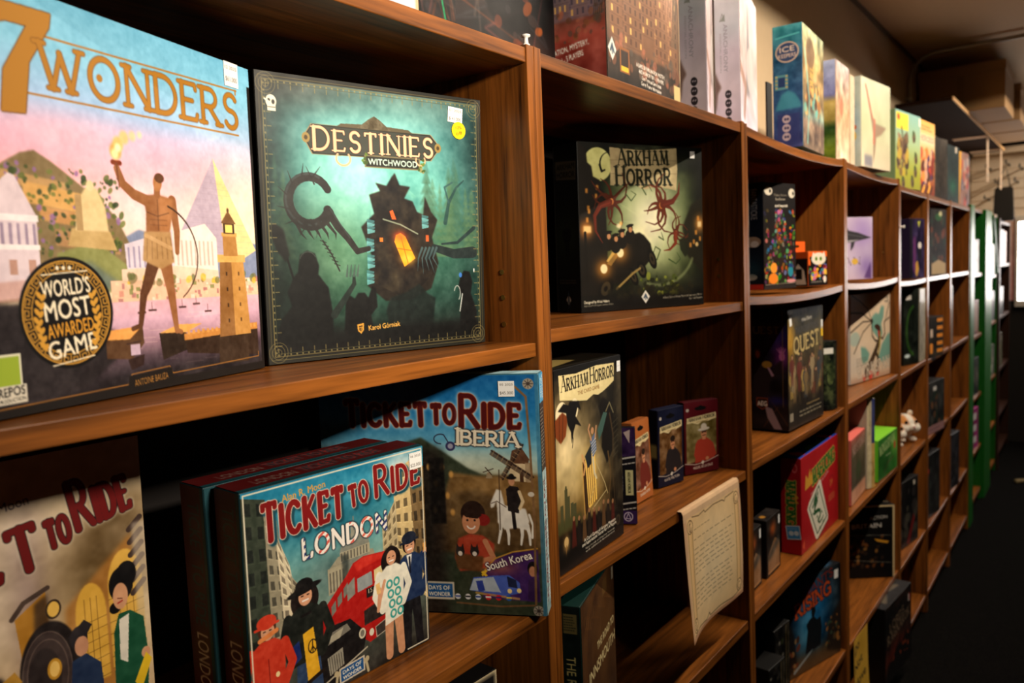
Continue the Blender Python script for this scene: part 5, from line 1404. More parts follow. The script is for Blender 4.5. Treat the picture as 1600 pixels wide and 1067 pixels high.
# ------------------------------------------------------------------ third bookcase
SET = [(236, 150, 40), (220, 60, 50), (90, 160, 60), (230, 220, 200), (90, 120, 190), (200, 110, 150), (240, 190, 60), (60, 130, 140)]
def art_crowd():
    """black front with a heap of small bright toy-like blobs"""
    W, H = .148, .262
    a = Art(W, H, 900, (20, 16, 16))
    a.glow(.5, .75, .5, .3, (50, 34, 26), .8)
    for x, y, rx, ry in ((.16, .08, .12, .04), (.88, .09, .10, .045)):
        a.ell(x, y, rx, ry, (200, 190, 170)); a.ell(x + .05, y, .03, .018, (30, 26, 26))
    a.word('Tales from', (.32, .125), (.72, .12), .022, (160, 150, 130)); a.word('below', (.38, .165), (.68, .16), .028, (180, 170, 150)); a.word('and beyond', (.36, .225), (.74, .22), .024, (240, 230, 210), bold=.4)
    rng = random.Random(21)
    for k in range(230):
        t = rng.uniform(.25, .94)
        wdt = .12 + .36 * max(0, (t - .30)) / .6
        side = rng.random() < .25
        x = rng.choice([rng.uniform(.04, .16), rng.uniform(.82, .95)]) if side else .5 + rng.uniform(-wdt, wdt)
        c = rng.choice(SET)
        a.ell(x, t, rng.uniform(.015, .05), rng.uniform(.009, .024), tuple(int(q * rng.uniform(.3, .85)) for q in c), .95, 1.5, rng.uniform(-40, 40))
        if k % 4 == 0:
            a.ell(x, t, .012, .007, (20, 16, 16))
    a.ell(.28, .90, .14, .05, (236, 130, 36)); a.ell(.30, .80, .10, .05, (240, 150, 50)); a.ell(.84, .93, .15, .018, (210, 140, 140)); a.ell(.82, .84, .08, .05, (40, 130, 150)); a.ell(.82, .78, .07, .02, (30, 60, 110))
    a.rect(0, .965, 1, 1, (44, 38, 36)); a.line([(.05, .955), (.98, .95)], .006, (190, 180, 160))
    return a
game_box('board_game_box', 'black game box with a heap of bright toy figures on its front', 1.654, .074, 1.470, -12.9, .148, .262, .06, (12, 14, 22),
         {'front': art_crowd(), 'left': spine(.06, .262, (14, 24, 42), [('FANTASTICKE', .45, .06, .34, .3, (180, 180, 180))], extra=lambda a: (a.ell(.5, .55, .4, .05, (170, 150, 130)), a.ell(.6, .57, .2, .03, (220, 220, 220)), a.ell(.4, .88, .3, .03, (226, 226, 220)), a.rect(0, .95, 1, 1, (206, 60, 50)), a.glow(.5, .8, .5, .1, (20, 70, 90), .7)))}, 0, mat=GLOSS)
game_box('board_game_box', 'pale blotched game box against the divider, left of the toy figure box', 1.40, .05, 1.469, 2, .10, .255, .05, (70, 66, 60), {'front': Art(.10, .255, 500, (90, 84, 76)).noise(.3, .5, 9, (1, .95, .9)).speckle(.1, .1, .9, .9, 40, .05, [(140, 120, 100), (60, 50, 46), (170, 160, 140), (110, 60, 40)], 3, .7), 'right': Art(.05, .255, 300, (60, 56, 50)).noise(.4, .4, 2)}, 0, mat=GLOSS)
def art_cats():
    a = Art(.091, .095, 900, (20, 16, 16))
    a.rect(0, 0, 1, .16, (226, 96, 30)); a.rect(.0, 0, .12, .4, (226, 96, 30)); a.ell(.55, .22, .38, .18, (226, 216, 196)); a.poly([(.2, .15), (.26, .02), (.36, .1)], (226, 216, 196)); a.poly([(.74, .1), (.84, .0), (.9, .15)], (226, 216, 196)); a.ell(.42, .22, .07, .06, (130, 170, 60)); a.ell(.66, .22, .07, .06, (130, 170, 60)); a.ell(.42, .22, .03, .04, (10, 10, 10)); a.ell(.66, .22, .03, .04, (10, 10, 10)); a.ell(.12, .2, .05, .05, (20, 16, 16))
    rng = random.Random(5)
    for k in range(46):
        a.ell(rng.uniform(.05, .95), rng.uniform(.40, .80), rng.uniform(.04, .10), rng.uniform(.03, .08), rng.choice(SET + [(110, 20, 30), (70, 30, 90)]), .95, 1)
    a.rect(0, .84, .9, .98, (16, 14, 14)); a.word('A DECK OF CATS', (.15, .91), (.7, .91), .05, (220, 214, 200)); a.ell(.87, .82, .08, .1, (236, 226, 210))
    return a
kt = game_box('card_pack', 'small orange and black cat card pack with a hang tab', 1.95, .055, 1.468, -16.7, .091, .095, .06, (200, 84, 26), {'front': art_cats(), 'left': Art(.06, .095, 600, (24, 20, 20)).rect(0, 0, 1, .2, (196, 80, 26)).poly([(.15, .95), (.2, .55), (.5, .35), (.8, .55), (.9, .95)], (206, 196, 180)).rect(.3, .5, .7, .8, (24, 20, 20))}, 0, cat='card pack')
def hang_tab():
    bm = bmesh.new()
    w, h = .075, .03
    outer = [(0, 0), (w, 0), (w, h), (0, h)]
    c = (w / 2, h * .55)
    hole = [(c[0] + .012 * math.cos(q), c[1] + .0045 * math.sin(q)) for q in np.linspace(0, 2 * PI, 16, endpoint=False)]
    ov = [bm.verts.new((x, 0, z)) for x, z in outer]
    hv = [bm.verts.new((x, 0, z)) for x, z in hole]
    es = [bm.edges.new((ov[i], ov[(i + 1) % 4])) for i in range(4)] + [bm.edges.new((hv[i], hv[(i + 1) % 16])) for i in range(16)]
    bmesh.ops.triangle_fill(bm, edges=es, use_beauty=True)
    fs = [f for f in bm.faces if all(v in hv for v in f.verts)]
    bmesh.ops.delete(bm, geom=fs, context='FACES_ONLY')
    r = bmesh.ops.extrude_face_region(bm, geom=bm.faces[:])
    bmesh.ops.translate(bm, verts=[v for v in r['geom'] if isinstance(v, bmesh.types.BMVert)], vec=(0, .0012, 0))
    return link('hang_tab', to_mesh(bm, 'hang_tab'), plain('orange_card', (226, 96, 30), .5), kt, (.0, .058, .0945))
hang_tab()
# third level: deep dark quest box, small clear-lidded box
def art_quest():
    W, H = .266, .30
    a = Art(W, H, 750, (40, 34, 22))
    a.grad([(0, (30, 30, 26)), (.25, (70, 60, 32)), (.6, (74, 56, 30)), (1, (26, 22, 16))]); a.glow(.05, .25, .12, .2, (190, 140, 30), .9); a.noise(.1, .25, 3, (1, .9, .6))
    a.word('Mike Elliott', (.38, .115), (.66, .10), .03, (190, 184, 170), bold=.3); a.word('THUNDERSTONE', (.2, .21), (.86, .185), .055, (74, 70, 62), edge=(30, 28, 24), bold=.4)
    a.caps('QUEST', (.16, .37), (.86, .335), .125, (196, 172, 110), edge=(40, 34, 20), ew=1, wt=.2, thin=.1, gap=.3)
    rng = random.Random(6)
    for k in range(26):
        x = rng.uniform(.08, .92); y = rng.uniform(.60, .80); h = rng.uniform(.18, .30)
        a.figure(x, y, h, rng.choice([(120, 96, 60), (60, 50, 40), (96, 40, 30), (150, 130, 96), (50, 56, 60), (170, 140, 70)]), skin=rng.choice([(190, 140, 100), (140, 96, 70)]))
        a.line([(x + .03, y - h * 1.1), (x + .035, y)], .006, (140, 110, 60), .7)
    a.rect(0, .80, 1, 1, (30, 24, 16), .8, soft=8); a.rect(.03, .86, .12, .93, (170, 160, 140), .8); a.dashes(.3, .86, .95, .93, 2, (200, 190, 160), .012, 3, .7); a.dashes(.5, .82, .9, .85, 1, (200, 170, 110), .012, 4, .7)
    return a
def art_quest_side():
    W, H = .093, .30
    a = Art(W, H, 900, (14, 12, 20))
    a.glow(.75, .22, .5, .12, (40, 24, 90), .9); a.glow(.85, .38, .25, .10, (120, 40, 120), .9); a.noise(.3, .12, 5)
    a.word('THUNDERSTONE', (.06, .13), (.85, .13), .03, (60, 54, 44)); a.caps('QUEST', (-.18, .19), (.76, .19), .055, (120, 110, 60), wt=.2, thin=.1, gap=.3)
    a.ell(.16, .36, .10, .045, (70, 30, 22)); a.ell(.16, .365, .06, .03, (150, 90, 60)); a.poly([(.0, .75), (.05, .45), (.3, .42), (.55, .50), (.7, .44), (.85, .40), (.8, .52), (.5, .60), (.45, .75)], (34, 24, 26), soft=2); a.ell(.42, .45, .14, .03, (150, 110, 40)); a.poly([(.42, .47), (.55, .55), (.62, .54), (.5, .48)], (170, 130, 150))
    for k in range(5):
        a.line([(.84, .37), (.70 + .06 * k, .30 + .008 * abs(k - 2))], .035, (200, 110, 170), w1=.015)
    a.ell(.84, .38, .08, .035, (190, 100, 160)); a.line([(.30, .98), (.72, .80)], .006, (150, 90, 50)); a.poly([(.35, .80), (.55, .82), (.82, .99), (.6, .99), (.42, .90)], (150, 130, 140)); a.line([(.45, .72), (.98, .95)], .012, (110, 70, 40)); a.glow(.7, .75, .3, .04, (30, 30, 110), .8)
    a.poly([(.12, .735), (.42, .735), (.42, .80), (.27, .83), (.12, .80)], (40, 16, 14)); a.line([(.12, .735), (.42, .735), (.42, .80), (.27, .83), (.12, .80), (.12, .735)], .02, (150, 70, 40)); a.word('AEG', (.135, .80), (.405, .80), .042, (244, 240, 230), bold=.5)
    a.line([(.86, 0), (.86, .80)], .012, (130, 100, 50))
    return a
game_box('board_game_box', 'deep dark game box crowded with painted adventurers, purple hand on its side', 1.697, .032, 1.114, -2.3, .266, .303, .092, (16, 14, 14), {'front': art_quest(), 'left': art_quest_side(), 'top': Art(.266, .092, 300, (34, 32, 28)).noise(.2, .2, 3)}, 0, mat=GLOSS, stickers=[('front', .06, .085, sticker_art([('----', .4, .05)], .016, .030), 14), ('front', .955, .17, sticker_art([('----', .4, .05)], .014, .024)), ('front', .955, .235, Art(.014, .026, 900, (236, 190, 40)))])
def art_swamp():
    a = Art(.049, .196, 900, (22, 26, 20))
    a.glow(.5, .5, .5, .3, (70, 84, 44), .8); a.noise(.3, .3, 6, (1, 1, .6)); a.line(arc(.5, .52, .3, .14, 200, 20, 12), .10, (24, 30, 24)); a.rect(.02, .10, .72, .185, (230, 226, 214)); a.rect(.85, .02, 1, 1, (40, 26, 20), .8)
    return a
game_box('board_game_box', 'small dark green box with a white label beside the painted adventurers box', 2.022, .037, 1.114, -33.1, .049, .196, .045, (18, 20, 18), {'front': art_swamp(), 'left': Art(.045, .196, 700, (26, 28, 22)).line([(.1, .28), (.5, .6), (.45, .9)], .2, (120, 120, 80), .8, w1=.05).rect(.1, .10, .98, .185, (214, 210, 198))}, 0, mat=GLOSS)
# fourth level: two dark packs and the red tile box
for i, (x, y, lab) in enumerate(((1.56, .045, 'dark card box with a pale lower half, next to the red box'), (1.43, .045, 'dark card box with an orange flame mark, close to the divider'))):
    a = Art(.105, .142, 600, (26, 20, 16))
    a.glow(.45, .22, .2, .12, (190, 90, 30), .8); a.poly([(.1, .95), (.1, .62), (.6, .40), (.92, .52), (.92, .95)], (150, 110, 76)); a.poly([(.1, .62), (.92, .40), (.92, .55), (.1, .75)], (60, 60, 56), .8, soft=3); a.noise(.2, .1, i); a.rect(.1, .93, .92, .96, (190, 140, 90)); a.rect(.0, 0, .06, 1, (16, 12, 10))
    game_box('card_box', lab, x, y, .779, 1 + i, .105, .142, .09, (20, 15, 12), {'front': a, 'top': Art(.105, .09, 500, (28, 22, 20)).ell(.5, .45, .25, .12, (120, 50, 26), .9, 3).noise(.2, .1, 4).ell(.25, .8, .1, .08, (190, 130, 40), .8, 2)}, 0, cat='card box', group='dark card boxes beside the red box', stickers=[('front', .88, .13, sticker_art([('---', .4, .05)], .010, .022))])
def art_dragon():
    W, H = .351, .254
    R = (166, 20, 26)
    a = Art(W, H, 750, R)
    a.glow(.7, .45, .3, .3, (190, 30, 36), .6); a.noise(.3, .05, 2)
    GR = (70, 130, 44)
    m = a.serif_mask('MAHJONG', (.30, .36), (.90, .26), .15, wt=.26, thin=.18, gap=.24)
    a.put(np.clip(blur(m, 1.5) * 3, 0, 1), (226, 206, 90)); a.put(m, (36, 96, 36))
    a.poly([(.10, .36), (.12, .20), (.18, .26), (.22, .16), (.25, .25), (.29, .20), (.29, .34)], (206, 150, 50)); a.word('THE CLASSIC TILE GAME', (.24, .47), (.72, .355), .03, (226, 206, 196))
    a.poly([(.17, .62), (.47, .42), (.50, .44), (.70, .88), (.42, 1.0), (.38, .99)], (40, 14, 14))
    a.poly([(.15, .58), (.19, .52), (.46, .36), (.50, .37), (.70, .84), (.69, .88), (.40, .99), (.36, .97)], (226, 220, 200))
    P = [(.20, .58), (.45, .42), (.66, .83), (.40, .93)]
    a.line(P + P[:1], .014, (30, 70, 44))
    dr = [(.33, .56), (.37, .52), (.40, .57), (.34, .62), (.33, .68), (.42, .68), (.48, .70), (.48, .76), (.42, .79), (.46, .83), (.54, .81), (.57, .79)]
    a.line(dr, .045, (24, 84, 44), w1=.012); a.line([(.34, .57), (.28, .60)], .02, (24, 84, 44)); a.line([(.40, .5), (.43, .48), (.42, .54)], .014, (24, 84, 44)); a.line([(.36, .52), (.38, .47)], .012, (24, 84, 44))
    for x, y in ((.29, .66), (.40, .73), (.52, .72), (.47, .88), (.56, .84)):
        a.line([(x, y), (x + .02, y + .03)], .010, (24, 84, 44)); a.line([(x, y), (x - .02, y + .02)], .008, (24, 84, 44))
    a.line(arc(.80, .50, .08, .08, 0, 360, 20), .006, (120, 16, 22)); a.word('24', (.76, .53), (.83, .52), .07, (206, 140, 60)); a.dashes(.72, .62, .90, .70, 3, (206, 150, 80), .008, 3); a.poly([(.02, .92), (.08, .86), (.08, .97)], (206, 80, 50))
    return a
def art_dragon_side():
    a = Art(.051, .254, 1000, (160, 20, 28))
    m = a.serif_mask('MAHJONG', (.30, .24), (.30, .69), .42, wt=.26, thin=.18, gap=.2)
    a.put(np.clip(blur(m, 1.2) * 3, 0, 1), (220, 206, 90)); a.put(m, (36, 96, 36)); a.ell(.7, .10, .14, .05, (206, 90, 90)); a.ell(.7, .10, .09, .03, (160, 20, 28)); a.poly([(.7, .36), (.9, .40), (.76, .43), (.92, .46), (.72, .46)], (206, 150, 50))
    return a
mb = game_box('board_game_box', 'red game box with a green dragon tile on its front', 1.758, .023, .778, 0, .351, .254, .051, (150, 18, 24),
         {'front': art_dragon(), 'left': art_dragon_side(), 'top': Art(.351, .051, 500, (30, 60, 150)).ell(.15, .5, .06, .4, (206, 40, 40)).ell(.86, .5, .06, .4, (206, 40, 40)).poly([(.25, .8), (.4, .3), (.6, .6), (.75, .3), (.8, .8)], (90, 150, 60), .8)}, 0)
bl = Art(.036, .036, 900, (60, 140, 200)).frame(.07, (220, 232, 240)).ell(.34, .55, .17, .17, (200, 220, 232)).ell(.70, .55, .17, .17, (200, 220, 232)).dashes(.15, .15, .85, .3, 1, (220, 232, 240), .03, 1)
sticker(mb, 'left', .62, .77, .351, .254, .051, bl, tilt=8, name='blue_sticker')
# fifth level: dark blue box
def art_ruin():
    W, H = .31, .262
    a = Art(W, H, 700, (20, 26, 30))
    a.glow(.5, .45, .3, .4, (30, 110, 170), .9); a.glow(.42, .6, .14, .22, (110, 190, 220), .6); a.glow(.6, .3, .2, .16, (40, 130, 190), .6); a.noise(.15, .2, 7)
    a.rect(0, .82, 1, 1, (110, 76, 40), .8, soft=10); a.poly([(.38, .82), (.42, .58), (.40, .50), (.46, .46), (.52, .44), (.58, .50), (.64, .48), (.66, .60), (.64, .80)], (14, 20, 26)); a.poly([(.49, .44), (.48, .30), (.51, .24), (.54, .30), (.56, .40), (.53, .46)], (14, 20, 26)); a.line([(.53, .32), (.60, .30)], .02, (14, 20, 26))
    a.poly([(0, 1), (0, .4), (.12, .35), (.20, .55), (.24, .9)], (20, 18, 18), .9, soft=3); a.poly([(.74, .9), (.78, .6), (.9, .5), (1, .4), (1, 1)], (40, 30, 24), .9, soft=3); a.speckle(.72, .55, .98, .85, 30, .02, [(170, 110, 50), (90, 60, 30), (60, 80, 60)], 4, .8); a.speckle(.04, .6, .3, .95, 24, .02, [(120, 50, 30), (60, 40, 30), (160, 120, 70)], 5, .8); a.line([(.2, .95), (.45, .83), (.5, .80)], .03, (170, 190, 200), .7, w1=.005)
    a.caps('GIANTS', (.36, .20), (.86, .10), .09, (120, 40, 24), wt=.22, thin=.12, gap=.25); a.caps('RISING', (.24, .38), (.82, .28), .14, (190, 76, 36), edge=(20, 20, 24), wt=.24, thin=.12, gap=.3, big={})
    a.rect(.86, .04, .99, .09, (20, 20, 24), .0)
    return a
game_box('board_game_box', 'dark blue game box with a black stone ruin, low in the third bookcase', 1.806, .094, .386, -15.7, .298, .268, .05, (16, 18, 22), {'front': art_ruin(), 'top': Art(.298, .05, 300, (24, 26, 30)).ell(.8, .5, .12, .3, (60, 110, 150), .8, 4)}, 0, stickers=[('front', .915, .10, sticker_art([('---', .4, .05)], .020, .026))])
for i, (x, lab) in enumerate(((1.62, 'dark ornate box edge with brass corner lines'), (1.52, 'black box with a grey crumpled wrapper on top'))):
    a = Art(.09, .215, 500, (18, 17, 15))
    a.line([(.75, .02), (.75, .9), (.85, .95)], .03, (110, 92, 54)); a.line([(.9, .02), (.9, .98)], .03, (84, 72, 44)); a.noise(.2, .2, i + 3); a.speckle(.1, .1, .6, .95, 20, .05, [(60, 56, 46), (90, 84, 70), (140, 136, 124), (50, 60, 30)], i, .8)
    game_box('board_game_box', lab + ', low in the third bookcase', x, .05 - .02 * i, .386, -6, .09, .235 - .05 * i, .08, (16, 15, 14), {'front': a}, 0, mat=GLOSS)

# ------------------------------------------------------------------ fourth bookcase
def art_dolphin():
    W, H = .26, .203
    a = Art(W, H, 800, (212, 196, 214))
    a.noise(.3, .14, 3, (.8, 1, .7)); a.glow(.85, .25, .2, .3, (150, 120, 190), .7); a.glow(.9, .8, .15, .2, (120, 90, 170), .7); a.glow(.6, .75, .2, .2, (190, 170, 206), .5); a.poly([(.86, .98), (.97, .72), (.98, 1)], (90, 60, 120), .9, soft=2)
    a.poly([(.10, .32), (.25, .27), (.45, .24), (.56, .22), (.575, .09), (.62, .21), (.78, .25), (.92, .31), (.98, .33), (.90, .35), (.80, .37), (.72, .39), (.70, .47), (.655, .54), (.655, .46), (.66, .40), (.5, .40), (.3, .43), (.1, .44)], (56, 54, 58), soft=1); a.poly([(.2, .40), (.5, .37), (.8, .36), (.66, .40), (.4, .43)], (150, 146, 150)); a.line([(.3, .3), (.6, .27), (.85, .32)], .008, (96, 94, 100))
    a.caps('FINSPAN', (.03, .78), (.80, .76), .12, (120, 104, 120), wt=.12, thin=.06, gap=.34); a.ell(.72, .71, .05, .05, (226, 180, 60), .9, 2)
    return a
game_box('board_game_box', 'pale purple game box with a leaping dolphin', 2.337, .169, 1.471, -34.3, .26, .203, .06, (206, 190, 200), {'front': art_dolphin()}, 0)
def art_drake():
    W, H = .396, .300
    a = Art(W, H, 650, (216, 190, 160))
    a.noise(.25, .08, 2); a.glow(.1, .8, .3, .2, (196, 190, 180), .6)
    T1 = (112, 156, 140)
    a.poly([(.50, .40), (.52, .28), (.62, .24), (.70, .26), (.76, .17), (.84, .18), (.82, .30), (.76, .38), (.80, .50), (.72, .56), (.64, .52), (.56, .46)], T1, soft=2); a.poly([(.24, .60), (.36, .62), (.46, .70), (.42, .78), (.30, .80), (.26, .74)], T1, soft=2); a.poly([(.68, .78), (.78, .62), (.92, .52), (1, .50), (1, .80), (.8, .84)], T1, soft=2); a.ell(.1, .5, .12, .08, (150, 176, 166), .7, 4)
    K = (44, 32, 26)
    for pts in ([(.02, .0), (.22, .08), (.42, .18), (.52, .33)], [(.0, .20), (.28, .22), (.40, .28), (.52, .33)], [(.0, .42), (.30, .32), (.52, .33)], [(.08, .66), (.30, .44), (.52, .34)], [(.98, .14), (.90, .28), (.84, .40)], [(.98, .32), (.84, .36)]):
        a.line(pts, .014, K, w1=.010)
    a.ell(.52, .33, .03, .03, K); a.line([(.52, .35), (.53, .50), (.60, .56), (.68, .58), (.72, .50)], .02, K); a.line([(.84, .38), (.86, .50), (.80, .56), (.76, .54)], .02, K)
    a.line([(.36, .92), (.50, .80), (.62, .68), (.70, .58), (.72, .46), (.68, .42), (.62, .40)], .085, (74, 54, 36), w1=.04); a.line([(.66, .80), (.72, .62), (.74, .48)], .03, (150, 130, 50)); a.line([(.70, .50), (.69, .44)], .04, (180, 40, 44)); a.poly([(.58, .39), (.66, .37), (.74, .41), (.72, .46), (.64, .44)], (64, 40, 30)); a.line([(.62, .70), (.70, .80), (.64, .92)], .04, (60, 44, 30))
    a.dashes(.14, .72, .40, .82, 4, (90, 80, 70), .006, 3); a.dashes(.86, .05, .95, .14, 2, (110, 96, 84), .02, 5, .7); a.word('3', (.90, .14), (.96, .13), .08, (140, 130, 116))
    a.rect(0, .94, 1, 1, (150, 110, 90), .5, soft=4); a.speckle(.3, .9, .7, .98, 10, .03, [(206, 60, 50), (90, 60, 40)], 3, .7)
    a.caps('WYRMSPAN', (.16, .955), (.965, .90), .125, (226, 212, 190), edge=(110, 96, 84), ew=1.0, wt=.14, thin=.08, gap=.36)
    return a
game_box('board_game_box', 'cream and sage green game box with a winged dragon', 2.504, .082, 1.118, -8.9, .345, .302, .07, (200, 186, 170), {'front': art_drake(), 'left': Art(.07, .302, 500, (206, 200, 196)).noise(.3, .08, 4)}, 0)
a = Art(.22, .206, 500, (110, 84, 66))
a.grad([(0, (190, 90, 80)), (.06, (150, 96, 76)), (.3, (90, 80, 56)), (.75, (70, 62, 46)), (.80, (196, 140, 110)), (1, (206, 150, 116))]); a.caps('NESTING', (.1, .26), (.95, .20), .13, (196, 160, 150), wt=.13, thin=.07, gap=.35); a.noise(.2, .1, 3); a.ell(.5, .55, .2, .15, (60, 70, 40), .8, 6)
game_box('board_game_box', 'salmon pink topped game box with a leafy front, fourth bookcase', 2.251, .020, .778, 2.6, .22, .206, .07, (206, 100, 90), {'front': a, 'top': Art(.22, .07, 300, (226, 110, 100)).ell(.2, .5, .12, .2, (110, 120, 60), .8, 3)}, 0)
a = Art(.042, .30, 900, (206, 190, 150))
a.rect(.55, 0, 1, 1, (60, 66, 110)); a.rect(.55, .5, 1, 1, (196, 160, 90)); a.noise(.4, .1, 3); a.line([(.7, .72), (.85, .80), (.7, .86)], .06, (50, 44, 40)); a.word('SONGBIRDS', (.25, .06), (.25, .40), .2, (90, 84, 70))
game_box('board_game_box', 'tall cream and navy book box between the pink and the green boxes', 2.472, .024, .778, -19.9, .043, .300, .14, (206, 196, 170), {'front': a}, 0)
def art_green():
    a = Art(.265, .143, 650, (40, 110, 30))
    a.glow(.4, .6, .4, .4, (30, 80, 24), .8); a.glow(.85, .3, .2, .3, (120, 180, 50), .7); a.noise(.2, .14, 4); a.caps('WINGSPAN', (.08, .40), (.85, .28), .22, (190, 206, 140), wt=.13, thin=.07, gap=.35); a.ell(.86, .38, .05, .10, (196, 50, 40), .9, 3); a.dashes(.4, .48, .7, .52, 1, (206, 214, 170), .012, 2); a.line([(.3, .9), (.5, .7), (.8, .65)], .02, (90, 70, 40), .7)
    return a
game_box('board_game_box', 'bright green game box beside the divider, fourth bookcase', 2.572, .012, .778, -1.8, .265, .143, .13, (110, 190, 40), {'front': art_green(), 'top': Art(.265, .13, 400, (130, 206, 50)).ell(.45, .4, .06, .08, (40, 60, 20), .9, 2), 'left': Art(.13, .143, 400, (96, 180, 40)).rect(.7, .4, .9, .8, (150, 110, 60), .8)}, 0)
def art_map(i=0):
    a = Art(.30, .268, 650, (14, 13, 13))
    a.word('ACTION', (.66, .20), (.90, .18), .045, (190, 186, 176), bold=.4); a.word('BRITAIN', (.42, .32), (.82, .305), .065, (206, 200, 190), bold=.5); rng = random.Random(2)
    for k in range(40):
        a.ell(rng.uniform(.4, .85), rng.uniform(.42, .85), .02, .03, rng.choice([(120, 70, 30), (70, 44, 24), (160, 110, 50), (50, 36, 26)]), .8, 2, rng.uniform(0, 90))
    a.poly([(.72, .46), (.92, .50), (.90, .53), (.76, .50)], (214, 150, 40)); a.line([(.05, .72), (.95, .80)], .004, (150, 146, 130)); a.line([(.3, .40), (.95, .42)], .004, (150, 146, 130)); a.line([(.0, .012), (.985, .012), (.985, 1)], .022, (226, 200, 150))
    return a
for i in range(2):
    x, y = loc(2.615, .245, -52.7, 0, .045 * i)
    game_box('board_game_box', ['black game box with a cream border and a bomber plane', 'second black cream bordered box behind the bomber plane box'][i], x, y - .03, .382, -52.7, .27, .268, .04, (13, 12, 12), {'front': art_map(i)}, 0)
a = Art(.30, .275, 500, (22, 15, 13))
a.glow(.5, .7, .5, .15, (130, 40, 20), .9); a.noise(.15, .2, 3, (1, .6, .4)); a.caps('LORDS', (.18, .36), (.70, .29), .10, (120, 100, 80), wt=.18, thin=.1, gap=.3); a.caps('RAGNAROK', (.10, .50), (.92, .39), .11, (120, 100, 80), wt=.18, thin=.1, gap=.3); a.poly([(0, 1), (.1, .78), (.3, .7), (.5, .6), (.62, .66), (.8, .58), (1, .66), (1, 1)], (16, 12, 12), soft=3); a.speckle(.2, .6, .9, .9, 10, .02, [(170, 70, 30)], 2, .8)
game_box('board_game_box', 'black and dark red game box on the lowest shelf, behind the yellow sign', 2.52, -.02, .081, -5, .30, .275, .07, (14, 11, 10), {'front': a, 'top': Art(.30, .07, 300, (20, 16, 15)).line([(.2, .7), (.5, .3), (.8, .5)], .06, (110, 96, 76), .8)}, 0, stickers=[('front', .9, .16, Art(.022, .026, 800, (220, 200, 190)).rect(.5, 0, 1, 1, (150, 30, 30)))])
a = Art(.16, .30, 700, (206, 160, 50))
a.noise(.3, .05, 3)
for (x, y, s) in ((.1, .16, 'Do'), (.1, .34, 'Not'), (.1, .52, 'Move'), (.1, .70, 'To'), (.1, .88, '20')):
    a.word(s, (x, y + .02), (x + .22 * len(s) * .8, y - .03), .10, (30, 24, 18), bold=.6)
def sign():
    nx, ny = a.nx, a.ny
    s, t = np.meshgrid(np.linspace(0, 1, nx), np.linspace(0, 1, ny))
    co = np.stack([s * .16, -.002 - .012 * t * t + .002 * np.sin(5 * s), -t * .30], -1).reshape(-1, 3)
    o = color_mesh('paper_sign', co, nx, ny, a, PAPER, None)
    o.location = (2.18, -.0005, .378)
    m = o.modifiers.new('thickness', 'SOLIDIFY'); m.thickness = .0004
    tag(o, 'yellow handwritten paper sign hanging from a low shelf front', 'sign')
sign()

# ------------------------------------------------------------------ fifth to seventh bookcases
a = Art(.151, .236, 600, (36, 24, 60))
a.noise(.2, .2, 2); a.rect(0, 0, .14, 1, (16, 14, 20)); a.ell(.66, .45, .12, .06, (214, 206, 196)); a.rect(.55, .5, .8, .68, (24, 20, 34)); a.poly([(.35, .75), (.5, .70), (.6, .85), (.45, .98), (.35, .9)], (196, 150, 60)); a.poly([(.5, .05), (.7, .04), (.6, .15)], (180, 180, 60)); a.rect(.2, .3, .38, .9, (120, 50, 110), .7, soft=3)
game_box('board_game_box', 'purple game box standing beside a divider, second level of the fifth bookcase', 3.16, .018, 1.453, -14, .125, .235, .04, (40, 30, 60), {'front': a}, 0, mat=GLOSS)
game_box('board_game_box', 'added cream box standing for window glare on the glossy purple box', 3.333, .02, 1.453, 2, .075, .238, .03, (190, 180, 160), {'front': Art(.075, .238, 300, (206, 190, 160)).noise(.4, .2, 3)}, 0, mat=GLOSS)  # cream tone stands for the window reflected on the purple box's front
a = Art(.124, .303, 500, (14, 20, 14))
a.line(arc(.7, .55, .5, .32, 100, 260, 12), .12, (50, 90, 30), .8, soft=4); a.ell(.25, .88, .18, .025, (190, 206, 206)); a.rect(.15, .08, .5, .14, (206, 200, 190)); a.noise(.2, .12, 3)
game_box('board_game_box', 'tall dark green game box on the third level of the fifth bookcase', 3.164, .043, 1.107, -16.3, .124, .303, .05, (12, 16, 12), {'front': a}, 0, mat=GLOSS)
game_box('board_game_box', 'added pale box standing for window glare on the tall dark green box', 3.304, .008, 1.107, -1.1, .115, .30, .05, (150, 140, 120), {'front': Art(.115, .30, 300, (150, 140, 116)).rect(.1, .05, .3, .95, (90, 84, 74)).rect(.5, .05, .6, .95, (90, 84, 74)).noise(.3, .2, 2)}, 0, mat=GLOSS)  # separate pale box, coloured as the bright reflection on the green box's front
